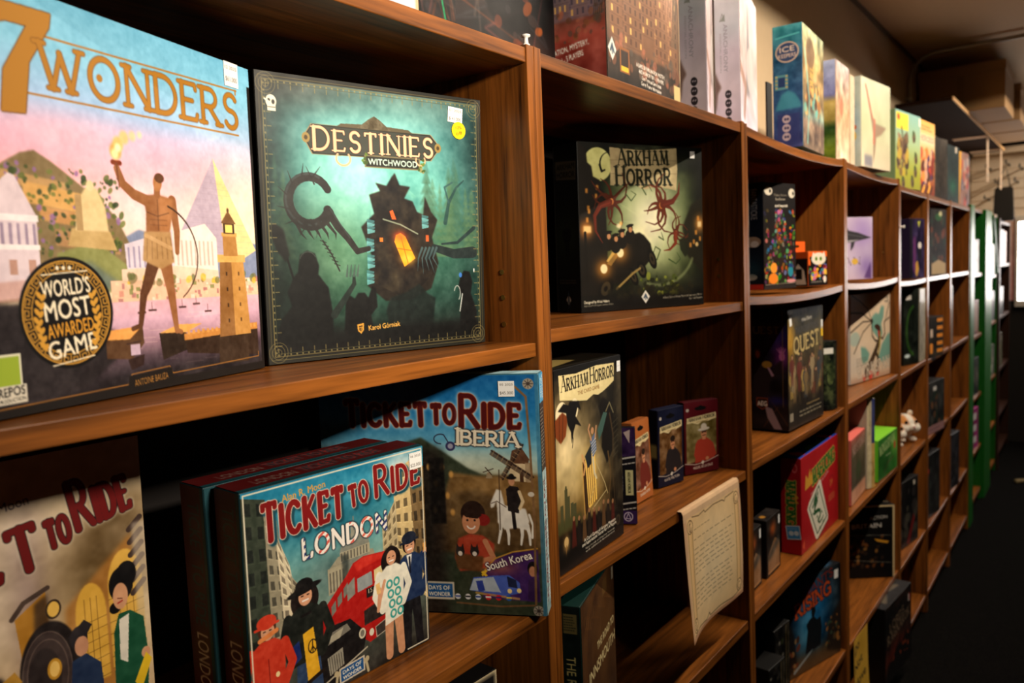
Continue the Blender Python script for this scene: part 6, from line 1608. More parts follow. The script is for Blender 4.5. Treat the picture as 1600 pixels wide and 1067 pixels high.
# plush hamsters
def hamster(x, y, z, rz, label, k=1.0):
    th = thing('plush_hamster', label, 'plush toy', (x, y, z), rz, group='plush hamsters')
    bm = bmesh.new()
    def blob(c, r, sc=(1, 1, 1)):
        bmesh.ops.create_icosphere(bm, subdivisions=3, radius=r * k, matrix=Matrix.Translation(Vector(c) * k) @ Matrix.Diagonal((*sc, 1)))
    blob((0, .010, .040), .046, (1.05, 1.0, .9)); blob((0, -.018, .066), .044, (1.08, .95, .92)); blob((-.024, -.042, .056), .021); blob((.024, -.042, .056), .021); blob((0, -.056, .060), .014)
    blob((-.024, -.034, .010), .012, (1, 1.3, .8)); blob((.024, -.034, .010), .012, (1, 1.3, .8))
    me = to_mesh(bm, 'body', True)
    o = link('body', me, None, th)
    m, nt, b, N, L = nodes('plush_fur')
    tc = N.new('ShaderNodeTexCoord'); sp = N.new('ShaderNodeSeparateXYZ'); L.new(tc.outputs['Object'], sp.inputs[0])
    nz = N.new('ShaderNodeTexNoise'); nz.inputs['Scale'].default_value = 25; L.new(tc.outputs['Object'], nz.inputs['Vector'])
    ab = N.new('ShaderNodeMath'); ab.operation = 'ABSOLUTE'; L.new(sp.outputs['X'], ab.inputs[0])
    m2 = N.new('ShaderNodeMath'); m2.operation = 'ADD'; m2.inputs[1].default_value = .060 * k; L.new(ab.outputs[0], m2.inputs[0])
    mn = N.new('ShaderNodeMath'); mn.operation = 'MINIMUM'; L.new(sp.outputs['Z'], mn.inputs[0]); L.new(m2.outputs[0], mn.inputs[1])
    m3 = N.new('ShaderNodeMath'); m3.operation = 'MULTIPLY_ADD'; m3.inputs[1].default_value = .01; L.new(nz.outputs['Fac'], m3.inputs[0]); L.new(mn.outputs[0], m3.inputs[2])
    rp = N.new('ShaderNodeValToRGB'); e = rp.color_ramp.elements
    e[0].position, e[0].color = .073 * k, (.80, .72, .60, 1); e[1].position, e[1].color = .080 * k, (.62, .24, .05, 1)
    L.new(m3.outputs[0], rp.inputs['Fac']); L.new(rp.outputs[0], b.inputs['Base Color']); b.inputs['Roughness'].default_value = 1; b.inputs['Sheen Weight'].default_value = .4
    bp = N.new('ShaderNodeBump'); bp.inputs['Strength'].default_value = .8; bp.inputs['Distance'].default_value = .003
    n4 = N.new('ShaderNodeTexNoise'); n4.inputs['Scale'].default_value = 320; L.new(tc.outputs['Object'], n4.inputs['Vector']); L.new(n4.outputs['Fac'], bp.inputs['Height']); L.new(bp.outputs[0], b.inputs['Normal'])
    me.materials.append(m)
    rm = o.modifiers.new('merge', 'REMESH'); rm.mode = 'VOXEL'; rm.voxel_size = .0028; rm.use_smooth_shade = True
    sm = o.modifiers.new('soften', 'SMOOTH'); sm.iterations = 6; sm.factor = .5
    E_ = plain('black_plastic', (10, 9, 9), .15)
    for s in (-1, 1):
        bm = bmesh.new(); bmesh.ops.create_uvsphere(bm, u_segments=14, v_segments=10, radius=.0062 * k)
        link('eye', to_mesh(bm, 'eye', True), E_, th, Vector((s * .021, -.0535, .080)) * k)
        bm = bmesh.new(); bmesh.ops.create_icosphere(bm, subdivisions=3, radius=.012 * k, matrix=Matrix.Diagonal((1, .5, 1.0, 1)))
        link('ear', to_mesh(bm, 'ear', True), plain('plush_ear', (226, 206, 180), .95), th, Vector((s * .028, -.012, .105)) * k)
    bm = bmesh.new(); bmesh.ops.create_icosphere(bm, subdivisions=2, radius=.0045 * k)
    link('nose', to_mesh(bm, 'nose', True), plain('plush_nose', (170, 96, 90), .7), th, Vector((0, -.0695, .062)) * k)
    return th
hamster(3.222, .105, .7675, -50, 'orange and white plush hamster close to the divider', 1.0)
hamster(3.345, .085, .7685, -40, 'orange and white plush hamster with a wire whisked tuft behind', 1.1)
def tuft():
    o = thing('dried_flower_sprig', 'loose sprig of pale dried flowers behind the plush hamsters', 'dried flowers', (3.32, .225, .766))
    rng = random.Random(3)
    bm = bmesh.new()
    for k in range(26):
        p = Vector((rng.uniform(-.08, .08), rng.uniform(-.03, .03), rng.uniform(.14, .22)))
        bmesh.ops.create_icosphere(bm, subdivisions=1, radius=rng.uniform(.005, .010), matrix=Matrix.Translation(p))
        r = bmesh.ops.create_cone(bm, segments=5, radius1=.0012, radius2=.001, depth=1, cap_ends=True)
        q = Vector((p.x * .2, p.y * .2, 0)); d = p - q
        mt = Matrix.Translation((p + q) / 2) @ d.to_track_quat('Z', 'Y').to_matrix().to_4x4() @ Matrix.Diagonal((1, 1, d.length, 1))
        bmesh.ops.transform(bm, matrix=mt, verts=r['verts'])
    link('flower_heads', to_mesh(bm, 'flower_heads'), plain('dried_petals', (150, 120, 76), .9), o)
tuft()
def small(label, x, y, z, rz, W, H, D, cols, seed, extra=None, mat=None, body=(18, 15, 14), top=None):
    a = Art(W, H, 420, cols[0]); a.noise(.25, .18, seed)
    if len(cols) > 1:
        a.speckle(.1, .15, .9, .9, 26, .07, cols[1:], seed, .85)
    if extra:
        extra(a)
    pr_ = {'front': a}
    if top:
        pr_['top'] = Art(W, D, 250, top).noise(.3, .1, seed)
    return game_box('board_game_box', label, x, y, z, rz, W, H, D, body, pr_, 0, mat=mat or GLOSS)
small('dark box with a red streak on the fifth level, below the plush hamsters', 3.03, .05, .371, -8, .27, .27, .07, [(20, 18, 18), (70, 66, 56), (40, 34, 34)], 3, lambda a: (a.poly([(.5, .95), (.8, .55), (.85, .65), (.6, 1)], (110, 24, 24)), a.rect(.78, .05, .86, .12, (206, 196, 180))))
small('tall dark figure box with a green top blob, second level of the sixth bookcase', 3.56, .012, 1.453, -10, .2, .29, .08, [(24, 18, 14), (110, 50, 24), (20, 50, 40), (60, 36, 20)], 5, lambda a: (a.ell(.5, .12, .2, .06, (40, 90, 50), .9, 2), a.ell(.62, .07, .1, .04, (206, 196, 150), .9, 2), a.poly([(.1, .82), (.5, .76), (.95, .82), (.95, .98), (.1, .98)], (176, 150, 110))))
small('orange and black striped box, third level of the sixth bookcase', 3.51, .006, 1.101, -11.6, .156, .175, .06, [(34, 26, 18)], 3, lambda a: [a.rect(.55, .05 + .19 * k, .95, .14 + .19 * k, (226, 140, 40)) for k in range(5)] + [a.rect(.08, .3, .25, .5, (214, 190, 170)), a.rect(.05, .65, .25, .9, (226, 140, 50))])
small('clear fronted dark box with a pinkish base, fourth level of the sixth bookcase', 3.54, .014, .756, -8, .22, .23, .08, [(28, 28, 26), (60, 60, 54), (20, 40, 28), (110, 70, 40)], 8, lambda a: (a.rect(0, .84, 1, 1, (150, 110, 110)), a.rect(.3, .1, .5, .18, (200, 196, 190)), a.dashes(.1, .88, .9, .95, 1, (70, 40, 44), .02, 2)))
small('dark box with a red mark, fifth level of the sixth bookcase', 3.55, .03, .361, -6, .24, .29, .07, [(18, 18, 17), (50, 56, 50), (30, 30, 34)], 9, lambda a: a.ell(.2, .25, .09, .05, (190, 50, 36)))
small('dark glossy box on the fifth level of the last bookcase', 4.16, .02, .353, -6, .2, .28, .07, [(22, 22, 28), (60, 60, 70), (44, 40, 44)], 11)
bm_ = lathe('cardboard_tube', [(.001, 0), (.045, 0), (.047, .003), (.047, .29), (.045, .296), (.001, .297)], plain('grey_card_tube', (170, 166, 160), .35), None, 28, (4.22, .06, 1.0955))
tag(bm_, 'pale grey cardboard tube standing in the last bookcase', 'tube')

# ------------------------------------------------------------------ on top of the bookcases
TOP = 1.8205
def art_facade(w, h, warm, text, seed):
    a = Art(w, h, 800, (110, 84, 76))
    if warm:
        a.grad([(0, (226, 160, 130)), (.3, (170, 110, 80)), (.6, (110, 74, 44)), (.85, (50, 36, 24)), (1, (30, 22, 18))])
    else:
        a.grad([(0, (150, 140, 150)), (.35, (126, 104, 110)), (.55, (110, 96, 80)), (.75, (170, 74, 60)), (1, (120, 50, 44))])
    a.noise(.15, .2, seed, (1, .85, .8))
    rng = random.Random(seed)
    base = .66 if not warm else .80
    for x0, x1, t in ((.04, .24, .30), (.2, .46, .10), (.44, .66, .0), (.62, .86, .14), (.82, .98, .38)):
        a.poly([(x0, base), (x0, t + .05), (x0 + .02, t), (x1 - .02, t), (x1, t + .05), (x1, base)], (138, 116, 126) if not warm else (150, 100, 66), .7, soft=1.5)
        nw = max(2, int((x1 - x0) / .055))
        for j in range(12):
            y = t + .03 + j * .055
            if y > base - .04:
                break
            a.line([(x0, y + .044), (x1, y + .044)], .004, (90, 74, 80) if not warm else (90, 56, 34), .6)
            for i in range(nw):
                x = x0 + (x1 - x0) * (i + .5) / nw
                lit = rng.random() < .22
                a.rect(x - .011, y, x + .011, y + .032, (250, 196, 110) if lit else ((84, 74, 88) if not warm else (84, 52, 30)), .85)
    if warm:
        a.glow(.85, .2, .15, .3, (250, 200, 170), .8)
        for k in range(8):
            a.line([(.9, .0), (.8 + .03 * k, .2 + .05 * k), (.75 + .04 * k, .5)], .012, (70, 44, 26), .7, w1=.003)
    a.speckle(.02, base - .05, .98, base + .12, 60, .025, [(150, 90, 60), (110, 70, 50), (190, 110, 80), (90, 80, 70)], seed, .6)
    for k in range(5):
        a.line([(.92 + .012 * k, .30), (.90 + .02 * k, .55), (.88 + .02 * k, .66)], .008, (50, 60, 54), .8)
    WC = (244, 236, 224)
    if warm:
        diamond(a, .06, .83, .05); a.rect(.15, .80, .27, .93, (150, 90, 40)); a.rect(.165, .815, .255, .90, (50, 34, 24)); a.rect(.165, .895, .255, .92, (236, 190, 50))
        for k, (s, x0, x1) in enumerate((('A GAME OF EXPLORATION, MYSTERY,', .36, .76), ('AND HORROR FOR 1 - 5 PLAYERS', .39, .74), ('Core Theme and Game System', .43, .70), ('Game Theme Information', .42, .70))):
            a.word(s, (x0, .865 + .03 * k), (x1, .873 + .03 * k), .022, WC, bold=.5)
        a.rect(.90, .88, .995, .99, (214, 190, 130)); a.dashes(.91, .95, .98, .99, 1, (30, 26, 20), .014, 1)
    else:
        a.word('GAME OF EXPLORATION, MYSTERY,', (.06, .855), (.82, .800), .030, WC, bold=.6); a.word('AND HORROR  FOR 1 - 5 PLAYERS', (.14, .905), (.76, .850), .030, WC, bold=.6)
    return a
game_box('board_game_box', 'large brown and rose mansion game box on top, standing across the second bookcase', .815, .018, TOP, 2.5, .285, .30, .165, (60, 44, 34), {'front': art_facade(.285, .30, True, '', 3), 'left': art_facade(.165, .30, False, '', 6)}, 0, rough=.5)
def art_night(w, seed, edge=None):
    a = Art(w, .28, 650, (24, 18, 18)); a.noise(.25, .2, seed, (1, .7, .6)); rng = random.Random(seed)
    for k in range(7):
        a.line([(rng.random(), .5 + .5 * rng.random()) for q in range(4)], .02, rng.choice([(150, 70, 24), (170, 96, 40), (90, 74, 66), (60, 60, 66), (130, 66, 60), (120, 110, 60)]), .6, w1=.004, soft=3)
    a.ell(.55, .55, .28, .25, (12, 10, 12), .9, 5); a.speckle(.1, .4, .9, 1, 30, .04, [(110, 50, 24), (60, 44, 40), (40, 36, 40), (160, 80, 30)], seed, .7)
    if edge:
        a.line([(.2, .3), (.8, 1.0)], .05, edge)
    return a
game_box('board_game_box', 'dark game box with glowing orange streaks, on top beside the push pin', .545, .10, TOP, -2, .24, .28, .08, (18, 15, 15), {'front': art_night(.24, 4), 'left': dark(.08, .28)}, 0)
game_box('board_game_box', 'dark game box with a green corner line, on top of the nearest bookcase', .475, .085, TOP, -2, .066, .27, .09, (22, 18, 17), {'front': art_night(.066, 9, (20, 130, 80))}, 0)
game_box('board_game_box', 'pale grey game box edge on top of the nearest bookcase', .405, .085, TOP, -2, .066, .26, .09, (196, 200, 206), {'front': Art(.066, .26, 300, (196, 202, 210)).rect(.9, 0, 1, 1, (206, 170, 130))}, 0)
def art_white_spine():
    a = Art(.075, .30, 900, (226, 214, 232))
    a.grad([(0, (253, 250, 252)), (.35, (232, 240, 252)), (.5, (238, 228, 246)), (.75, (244, 234, 246)), (1, (238, 232, 248))]); a.noise(.5, .06, 3)
    a.word('ANACHRONY', (.36, .32), (.36, .64), .17, (176, 174, 190)); a.word('ESSENTIAL EDITION', (.20, .38), (.20, .64), .075, (190, 186, 200)); a.poly([(.22, .30), (.42, .25), (.42, .30)], (170, 180, 176)); a.line([(.22, .30), (.32, .25), (.42, .30)], .02, (150, 160, 156))
    for k in range(4):
        a.ell(.52, .79 + .06 * k, .13, .028, (52, 48, 54)); a.line([(.46, .79 + .06 * k), (.5, .785 + .06 * k)], .03, (214, 206, 220)); a.line([(.55, .79 + .06 * k), (.58, .785 + .06 * k)], .03, (214, 206, 220))
    a.poly([(0, .64), (.14, .70), (.24, .74), (.10, .78), (.04, .86), (0, .9)], (120, 90, 76), .8, soft=2)
    return a
def art_white_front():
    a = Art(.24, .30, 400, (214, 196, 200)); a.grad([(0, (226, 216, 220)), (.5, (206, 180, 176)), (1, (216, 204, 220))]); a.noise(.2, .14, 5); a.poly([(.3, .75), (.45, .1), (.6, .75)], (120, 116, 120), .8, soft=2); a.ell(.55, .55, .2, .16, (196, 190, 186), .8, 3); a.line([(.0, .6), (.3, .7), (.2, .9)], .1, (150, 110, 90), .7, soft=4); a.poly([(.5, .6), (.9, .9), (.5, .85)], (190, 180, 184), .8, soft=2)
    return a
for i, (x, y, an) in enumerate(((1.19, .016, -72), (1.346, .010, -78))):
    x0, y0 = loc(x, y, an, -.05, 0)
    game_box('board_game_box', ['white and lilac game box on top, spine outward, next to the mansion box', 'white and lilac game box on top, the one standing over the divider'][i], x0, y0, TOP, an, .05, .30, .25, (230, 220, 232),
             {'front': art_white_spine(), 'right': art_white_front()}, 0, group='white and lilac game boxes on top', mat=GLOSS)
tag(box('black_card_panel', 1.625, 1.66, .05, .054, TOP, TOP + .14, plain('black_card', (16, 14, 14), .6)), 'thin black card panel on top right of the white and lilac boxes', 'card')
def art_keep_side():
    a = Art(.072, .30, 900, (40, 90, 130))
    a.grad([(0, (60, 150, 160)), (.3, (30, 84, 120)), (.6, (36, 80, 130)), (1, (54, 64, 130))]); a.noise(.3, .2, 4)
    a.ell(.5, .22, .40, .085, (206, 180, 160)); a.ell(.5, .22, .35, .074, (50, 70, 110)); a.word('ICE', (.25, .22), (.75, .215), .045, (226, 206, 190), bold=.5); a.word('KEEPERS', (.2, .265), (.8, .262), .032, (214, 190, 176), bold=.4)
    a.rect(.08, .40, .52, .52, (90, 150, 160)); a.rect(.18, .42, .42, .50, (30, 60, 110))
    for k in range(4):
        a.rect(.09, .405 + .03 * k, .16, .42 + .03 * k, (190, 170, 110)); a.rect(.44, .405 + .03 * k, .51, .42 + .03 * k, (190, 170, 110))
    a.poly([(.1, .66), (.3, .56), (.5, .53), (.75, .56), (.95, .64), (.95, .68), (.1, .69)], (70, 160, 180), .8, soft=2); a.line([(.12, .1), (.9, .08)], .05, (90, 190, 196)); a.rect(.15, .72, .9, .98, (50, 60, 120), .8)
    for k in range(3):
        a.ell(.45, .765 + .072 * k, .14, .033, (196, 180, 190)); a.ell(.41, .765 + .072 * k, .04, .012, (60, 60, 100)); a.ell(.5, .765 + .072 * k, .04, .012, (60, 60, 100))
    return a
a = Art(.23, .30, 500, (120, 110, 80)); a.grad([(0, (140, 150, 120)), (.3, (150, 120, 70)), (.6, (120, 100, 70)), (.7, (100, 130, 120)), (.78, (120, 96, 80)), (1, (110, 92, 78))]); a.noise(.15, .4, 4, (1, .9, .7)); a.ell(.35, .2, .2, .12, (90, 60, 40), .7, 4); a.word('DUEL', (.5, .50), (.5, .30), .2, (190, 150, 70), bold=.5); a.poly([(.1, .7), (.25, .5), (.45, .52), (.5, .7)], (70, 50, 36), .8, soft=3); a.speckle(.1, .45, .8, .75, 30, .05, [(220, 170, 90), (90, 170, 160), (60, 40, 30), (170, 110, 50)], 2, .7); a.line([(.1, .2), (.3, .6), (.2, .95)], .05, (110, 180, 170), .7)
game_box('board_game_box', 'turquoise spined game box with a round badge on top of the third bookcase', 1.769, .011, TOP, 3, .225, .30, .072, (50, 110, 140), {'front': a, 'left': art_keep_side()}, 0, mat=GLOSS)
a = Art(.158, .27, 450, (190, 150, 116)); a.grad([(0, (176, 160, 160)), (.5, (196, 150, 110)), (1, (226, 200, 170))]); a.noise(.2, .3, 7, (1, .9, .8)); a.ell(.4, .45, .14, .1, (170, 90, 60), .6, 5)
b = Art(.05, .27, 600, (150, 150, 190)); b.grad([(0, (190, 200, 236)), (.35, (130, 130, 180)), (.42, (200, 170, 90)), (.6, (170, 150, 80)), (.68, (40, 70, 26)), (.9, (110, 130, 30)), (1, (90, 110, 40))]); b.noise(.4, .15, 3)
game_box('board_game_box', 'tan game box with a sky blue and green spine on top of the third bookcase', 2.098, .018, TOP, 1, .155, .275, .05, (180, 150, 120), {'front': a, 'left': b}, 0, mat=GLOSS)
game_box('board_game_box', 'thin beige box edge on top, touching the cream bird box', 2.262, .02, TOP, 0, .05, .262, .06, (206, 184, 150), {'front': Art(.05, .262, 400, (206, 186, 156)).noise(.3, .08, 2)}, 0)
a = Art(.257, .27, 700, (206, 206, 170)); a.grad([(0, (206, 206, 176)), (.5, (196, 200, 160)), (1, (226, 210, 180))]); a.noise(.3, .07, 2); a.poly([(.12, .06), (.2, .12), (.36, .40), (.46, .48), (.86, .50), (.66, .60), (.50, .64), (.46, .80), (.40, .95), (.40, .62), (.30, .40)], (150, 120, 100), .85, soft=2); a.line([(.44, .46), (.42, .7)], .07, (196, 110, 90), .8); a.line([(.15, .08), (.38, .44)], .03, (190, 90, 70)); a.rect(.1, .86, .36, .99, (110, 110, 130), .7, soft=3)
b = Art(.072, .27, 700, (190, 200, 190)); b.noise(.3, .06, 3); b.glow(.6, .5, .5, .2, (150, 180, 200), .7); b.ell(.55, .63, .22, .09, (236, 190, 50), rot=-30); b.poly([(.3, .62), (.6, .60), (.7, .68), (.35, .75)], (26, 24, 22)); b.ell(.72, .56, .10, .028, (206, 90, 50)); b.dashes(.3, .2, .85, .36, 3, (120, 130, 130), .03, 2); b.line(arc(.45, .92, .16, .04, 0, 360, 14), .03, (130, 130, 120)); b.line([(.4, .76), (.42, .82)], .05, (60, 50, 40))
game_box('board_game_box', 'cream game box with a long tailed bird on top of the fourth bookcase', 2.333, .006, TOP - .002, -6.7, .257, .27, .072, (206, 200, 180), {'front': a, 'left': b}, 0, mat=GLOSS)
a = Art(.294, .284, 550, (150, 170, 110)); a.grad([(0, (130, 176, 166)), (.4, (160, 184, 140)), (.8, (160, 160, 50)), (1, (150, 150, 50))]); a.rect(.03, .03, .5, .24, (226, 206, 60)); a.ell(.12, .09, .05, .04, (190, 70, 30)); a.speckle(.1, .30, .46, .80, 60, .06, [(110, 84, 60), (70, 50, 40), (150, 110, 80), (190, 160, 60)], 2, .85); a.line([(.24, .22), (.28, .34)], .04, (60, 44, 34))
for x, y in ((.72, .30), (.80, .58), (.78, .76), (.66, .90), (.30, .93)):
    a.ell(x, y, .07, .08, (110, 90, 60)); a.ell(x - .02, y - .05, .04, .04, (60, 80, 40)); a.ell(x + .02, y + .03, .03, .04, (60, 46, 36))
game_box('board_game_box', 'green game box with a yellow note and small creatures on top of the fifth bookcase', 2.952, .031, 1.7985, -6.8, .294, .284, .07, (120, 150, 110), {'front': a}, 0, stickers=[('front', .95, .08, Art(.02, .03, 500, (230, 226, 214)))])
a = Art(.253, .30, 500, (226, 170, 96)); a.grad([(0, (236, 170, 80)), (.3, (230, 196, 150)), (.45, (216, 160, 90)), (1, (130, 50, 30))]); a.dashes(.2, .06, .85, .14, 2, (110, 60, 30), .02, 2); a.rect(.05, .18, .95, .30, (236, 206, 170), .8, soft=3); a.caps('HEROES', (.1, .27), (.9, .27), .06, (150, 80, 90), wt=.2, thin=.12); a.speckle(.1, .40, .9, .85, 60, .09, [(190, 60, 40), (60, 40, 90), (230, 140, 60), (70, 40, 30), (214, 170, 140), (120, 40, 30)], 6, .9)
for k in range(5):
    a.line([(.1 + .16 * k, .98), (.22 + .16 * k, .88)], .06, (240, 180, 60) if k % 2 else (40, 26, 20))
game_box('board_game_box', 'orange comic style game box on top beside the green one', 3.377, .028, 1.7985, -5.1, .253, .305, .07, (190, 120, 60), {'front': a}, 0)
game_box('board_game_box', 'dull brown game box on top of the sixth bookcase', 3.80, .045, 1.7985, -7.6, .238, .285, .07, (44, 34, 26), {'front': Art(.238, .285, 300, (50, 40, 30)).noise(.2, .2, 3)}, 0)
game_box('board_game_box', 'dark teal game box with a white sticker on top of the last bookcase', 4.20, .040, 1.7985, -5.8, .235, .29, .07, (20, 36, 36), {'front': Art(.235, .29, 300, (20, 44, 46)).noise(.2, .1, 3).glow(.5, .7, .3, .15, (30, 110, 80), .8)}, 0, stickers=[('front', .72, .06, Art(.03, .03, 500, (236, 220, 200)))])
for i, (x, y, c1, c2, lab) in enumerate(((4.475, .030, (236, 170, 50), (150, 110, 100), 'yellow and pink comic box on top of the last bookcase'), (4.76, .06, (230, 150, 40), (90, 100, 120), 'yellow and slate blue comic box over the green shelving'))):
    a = Art(.235, .285, 400, c2); a.noise(.2, .2, i); a.speckle(.4, .15, .95, .95, 30, .09, [(190, 70, 60), (60, 40, 40), (200, 170, 150), (120, 110, 130)], i, .8); a.poly([(0, 0), (.36, 0), (.34, .4), (.22, .8), (.2, 1), (0, 1)], c1, soft=2)
    game_box('board_game_box', lab, x, y, 1.7985 if i == 0 else 1.814, -5.4, .235, .285, .06, (70, 60, 56), {'front': a}, 0)
# push pins
def pin(label, locn, direction=None):
    o = thing('push_pin', label, 'push pin', locn)
    lathe('pin_head', [(.0005, 0), (.0048, .0), (.0052, .0012), (.0032, .0030), (.0026, .0085), (.0030, .0105), (.0058, .0115), (.0058, .0135), (.0005, .0142)], plain('white_plastic', (236, 232, 226), .3), o, 18)
    if direction == 'front':
        o.rotation_euler = (PI / 2, 0, 0)
    return o
pin('white push pin stuck upright on the nearest divider top', (.586, .006, 1.824))
pin('white push pin in the front edge of a divider beside the purple box', (2.880, 0, 1.648), 'front')

# ------------------------------------------------------------------ green shelving, high plank, end wall
M_GREEN = plain('green_paint', (22, 96, 26), .4)
M_DKWOOD = plain('dark_stained_wood', (50, 26, 14), .45)
def rack(name, label, x0, x1, m, zs, stile, ztop, boards=WOOD_X):
    th = thing(name, label, 'shelving', (x0, 0, 0))
    w = x1 - x0
    for a_ in (0, w - .02):
        board('side_panel', a_, a_ + .02, .012, .285, 0, ztop, m, th)
    board('front_stile', 0, stile, -.004, .0115, 0, ztop, m, th)
    for z in zs:
        board('shelf', .0206, w - .0206, .0125, .28, z - .02, z, boards, th)
    board('back_panel', .0206, w - .0206, .281, .285, .02, ztop - .01, M_BACK, th, bev=0)
    return th
rack('green_shelf_unit', 'green painted shelf unit standing directly past the last walnut bookcase', 4.745, 5.42, M_GREEN, [1.812, 1.43, 1.06, .69, .36, .08], .15, 1.815)
r2_ = rack('green_shelf_unit', 'green painted shelf unit with a diagonal brace, farther along the wall', 5.425, 6.23, M_GREEN, [1.812, 1.40, 1.08, .70, .36, .08], .34, 1.815)
bm = bmesh.new(); add_box(bm, -.012, .012, -.01, .0, -.24, .24, .002)
o = link('brace', to_mesh(bm, 'brace'), M_GREEN, r2_, (.48, -.005, 1.60)); o.rotation_euler = (0, math.radians(-38), 0)
rack('dark_shelf_unit', 'dark wooden shelf unit at the far end of the wall', 6.24, 7.2, M_DKWOOD, [1.78, 1.467, 1.086, .70, .36, .08], .04, 1.79, M_DKWOOD)
rng = random.Random(31)
FL = [(5.02, 1.43, 1), (5.02, 1.06, 0), (5.05, .69, 2), (5.05, .36, 3), (5.9, 1.40, 4), (5.9, 1.08, 5), (5.9, .70, 6), (6.5, 1.467, 7), (6.5, 1.086, 8), (6.45, .70, 9), (6.85, 1.467, 10)]
DESC = ['tan and red spined box', 'brown mottled box', 'clear cased black box', 'magenta and white striped box', 'green figured box', 'glossy black box', 'clear topped grey box', 'black windowed box', 'dull black box', 'olive box', 'rust brown box']
PL = ['green shelf unit', 'green shelf unit', 'green shelf unit', 'green shelf unit', 'braced green unit', 'braced green unit', 'braced green unit', 'far dark unit', 'far dark unit', 'far dark unit', 'far dark unit']
CC = [(110, 40, 26), (96, 70, 50), (24, 24, 22), (150, 30, 110), (40, 70, 40), (24, 22, 22), (90, 90, 80), (22, 20, 18), (20, 18, 18), (60, 56, 36), (120, 60, 30)]
for (x, z, i) in FL:
    W = .25 if i not in (10,) else .16
    H = rng.uniform(.20, .27)
    a = Art(W, H, 260, CC[i]); a.noise(.25, .2, i)
    if i == 3:
        for k in range(3):
            a.rect(.1, .12 + .28 * k, .8, .28 + .28 * k, (214, 206, 206))
    elif i == 0:
        a.rect(0, 0, .35, 1, (150, 30, 30)); a.rect(.45, .1, .95, .9, (150, 126, 100), .7)
    else:
        a.speckle(.1, .1, .9, .9, 14, .08, [tuple(min(255, int(q * 2)) for q in CC[i]), (120, 110, 96)], i, .7)
    game_box('board_game_box', '%s on the %s, %s' % (DESC[i], PL[i], {1.43: 'second board', 1.06: 'third board', .69: 'fourth board', .36: 'fifth board', 1.40: 'second board', 1.08: 'third board', .70: 'fourth board', 1.467: 'second board', 1.086: 'third board'}[z]), x, .035, z, -4, W, H, .08, CC[i], {'front': a}, 0, mat=GLOSS)
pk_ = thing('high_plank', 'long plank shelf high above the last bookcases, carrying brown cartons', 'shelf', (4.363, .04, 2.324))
board('plank_board', 0, 2.58, 0, .263, 0, .02, plain('dark_plank', (40, 24, 15), .9, spec=.05), pk_)  # plank body dark brown, with a paler strip along its front
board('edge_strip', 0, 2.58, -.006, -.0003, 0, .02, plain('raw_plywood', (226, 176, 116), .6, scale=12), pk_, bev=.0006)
for x, lab in ((5.92, 'pale strap bracket hanging under the high plank, the one closer to the crates'), (6.77, 'pale strap bracket hanging under the far end of the high plank')):
    b_ = thing('strap_bracket', lab, 'bracket', (x, .045, 2.324))
    bm = bmesh.new(); add_box(bm, -.05, .05, -.004, .0, -.30, 0, .001); add_box(bm, -.05, .05, -.004, .20, -.004, 0, .001)
    link('strap', to_mesh(bm, 'strap'), plain('bracket_paint', (206, 176, 146), .5), b_)
    bm = bmesh.new(); bmesh.ops.create_cone(bm, segments=12, radius1=.010, radius2=.008, depth=.006, cap_ends=True, matrix=Matrix.Translation((0, -.006, -.26)) @ Matrix.Rotation(PI / 2, 4, 'X'))
    link('bolt', to_mesh(bm, 'bolt'), M_STEEL, b_)
M_CRATE = plain('brown_carton', (158, 122, 80), .8)
def carton(label, x0, x1, y0, y1, z0, z1):
    th = thing('carton', label, 'carton', (x0, y0, z0), group='cartons on the high plank')
    W, D, H = x1 - x0, y1 - y0, z1 - z0
    bm = bmesh.new(); add_box(bm, 0, W, 0, D, 0, H, .003); link('carton_body', to_mesh(bm, 'carton_body'), M_CRATE, th)
    bm = bmesh.new(); add_box(bm, -.004, W + .004, -.004, D + .004, H * .80, H + .003, .003); link('carton_lid', to_mesh(bm, 'carton_lid'), M_CRATE, th)
    bm = bmesh.new(); add_box(bm, -.0012, -.0002, D * .46, D * .54, .0, H * .78); link('packing_tape', to_mesh(bm, 'packing_tape'), plain('packing_tape', (140, 108, 66), .3), th)
carton('large brown carton at the near end of the high plank', 4.93, 5.45, -.14, .29, 2.345, 2.60)
carton('brown carton behind the largest carton on the high plank', 5.50, 6.0, -.17, .29, 2.345, 2.56)
carton('low brown carton at the far end of the high plank', 6.05, 6.6, -.19, .29, 2.345, 2.53)
# conduit bent round the corner of wall and ceiling
cp = [(4.65, .288, 2.346)] + [(4.65, .288, 2.40), (4.65, .288, 2.50)] + [(4.65, .288 - .14 * (1 - math.cos(q)), 2.50 + .14 * math.sin(q)) for q in np.linspace(.2, PI / 2, 7)] + [(4.65, -.4, 2.645), (4.65, -1.2, 2.645), (4.65, -2.2, 2.645), (4.65, -3.19, 2.645)]
cd = thing('conduit', 'grey metal conduit bending from the wall across the ceiling', 'conduit', (0, 0, 0))
tube('pipe', cp, .011, plain('galvanised_steel', (150, 142, 130), .4, .7), cd)
bm = bmesh.new(); add_box(bm, 4.63, 4.67, .296, .3045, 2.405, 2.42); add_box(bm, 4.636, 4.664, .274, .30, 2.408, 2.417, .002)
link('pipe_clip', to_mesh(bm, 'pipe_clip'), M_STEEL, cd)
for i, x in enumerate(np.arange(2.4, 4.6, .62)):
    pass
struct(box('trim_1', -2.2, 7.3, .292, .305, 2.652, 2.667, plain('ceiling_trim', (110, 92, 72), .7)))
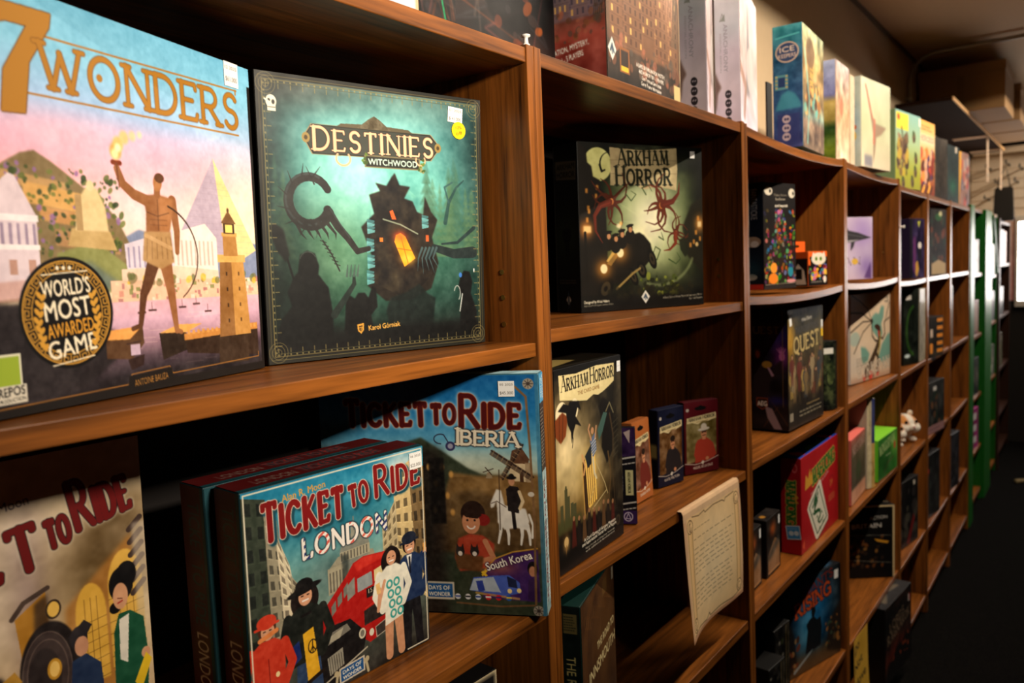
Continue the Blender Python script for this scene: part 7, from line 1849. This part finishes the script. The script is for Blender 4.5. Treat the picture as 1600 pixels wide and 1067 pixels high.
# end wall: pale slatted panel with hooks, ledge, poster and bag
M_SLAT = plain('pale_slat_panel', (226, 206, 180), .55)
sl = thing('slat_panel', 'pale slatted display panel on the far end wall', 'display panel', (7.285, 0, 1.14))
bm = bmesh.new()
for k in range(13):
    z = .70 + .036 * k if k > 3 else None
zz = 1.82
while zz < 2.30:
    add_box(bm, 0, .012, -1.3, .30, zz - 1.14, zz - 1.14 + .072, .002)
    zz += .08
add_box(bm, .010, .0145, -1.3, .30, .67, 1.20)
link('slats', to_mesh(bm, 'slats'), M_SLAT, sl)
tag(box('wall_ledge', 7.18, 7.295, -1.4, .28, 2.34, 2.385, M_SLAT), 'pale ledge board across the far end wall above the slatted panel', 'ledge')
for i, (y, z) in enumerate(((.16, 2.22), (.10, 2.10), (.03, 2.24), (-.03, 2.10), (.17, 1.98), (-.06, 2.20))):
    tag(tube('display_hook', [(7.286, y, z), (7.27, y, z + .012), (7.02, y + .004, z), (6.99, y, z + .02)], .006, plain('black_wire', (16, 15, 15), .4)), 'black wire display hook on the pale slatted end panel', 'hook', 'wire hooks on the slatted panel')
a = Art(.135, .66, 250, (236, 176, 160)); a.grad([(0, (240, 200, 176)), (1, (230, 160, 150))]); a.noise(.4, .1, 3); a.line([(.2, .2), (.5, .4), (.4, .7)], .05, (190, 120, 110), .6)
po = print_mesh('wall_poster', a, (7.295, .105, 1.82), (0, -.135, 0), (0, 0, -.66), PAPER, None)
tag(po, 'narrow pink poster beside the bright window on the end wall', 'poster')
po.modifiers.new('thickness', 'SOLIDIFY').thickness = .001
bg = thing('shopping_bag', 'black bag hanging from a hook on the end wall', 'bag', (6.92, .035, 1.79))
bm = bmesh.new()
r_ = bmesh.ops.create_cube(bm, size=1)
for v in r_['verts']:
    v.co = Vector((v.co.x * (.07 if v.co.z < 0 else .03), v.co.y * (.14 if v.co.z < 0 else .12), (v.co.z + .5) * .26))
bmesh.ops.bevel(bm, geom=bm.edges[:], offset=.008, segments=2, affect='EDGES')
link('bag_body', to_mesh(bm, 'bag_body'), plain('black_fabric', (30, 26, 22), .7), bg)
tube('strap', [(0, -.04, .255), (0, -.03, .33), (.06, -.005, .42), (0, .03, .33), (0, .04, .255)], .004, plain('black_fabric', (30, 26, 22), .7), bg)
# pale flex lying on the carpet
tag(tube('power_cord', [(5.9, -.14, .012), (6.0, -.22, .009), (6.1, -.36, .009), (6.2, -.6, .009), (6.1, -.9, .009)], [.016, .009, .008, .008, .008], plain('pale_flex', (150, 130, 90), .6)), 'pale cord lying on the dark carpet by the far shelving', 'cord')
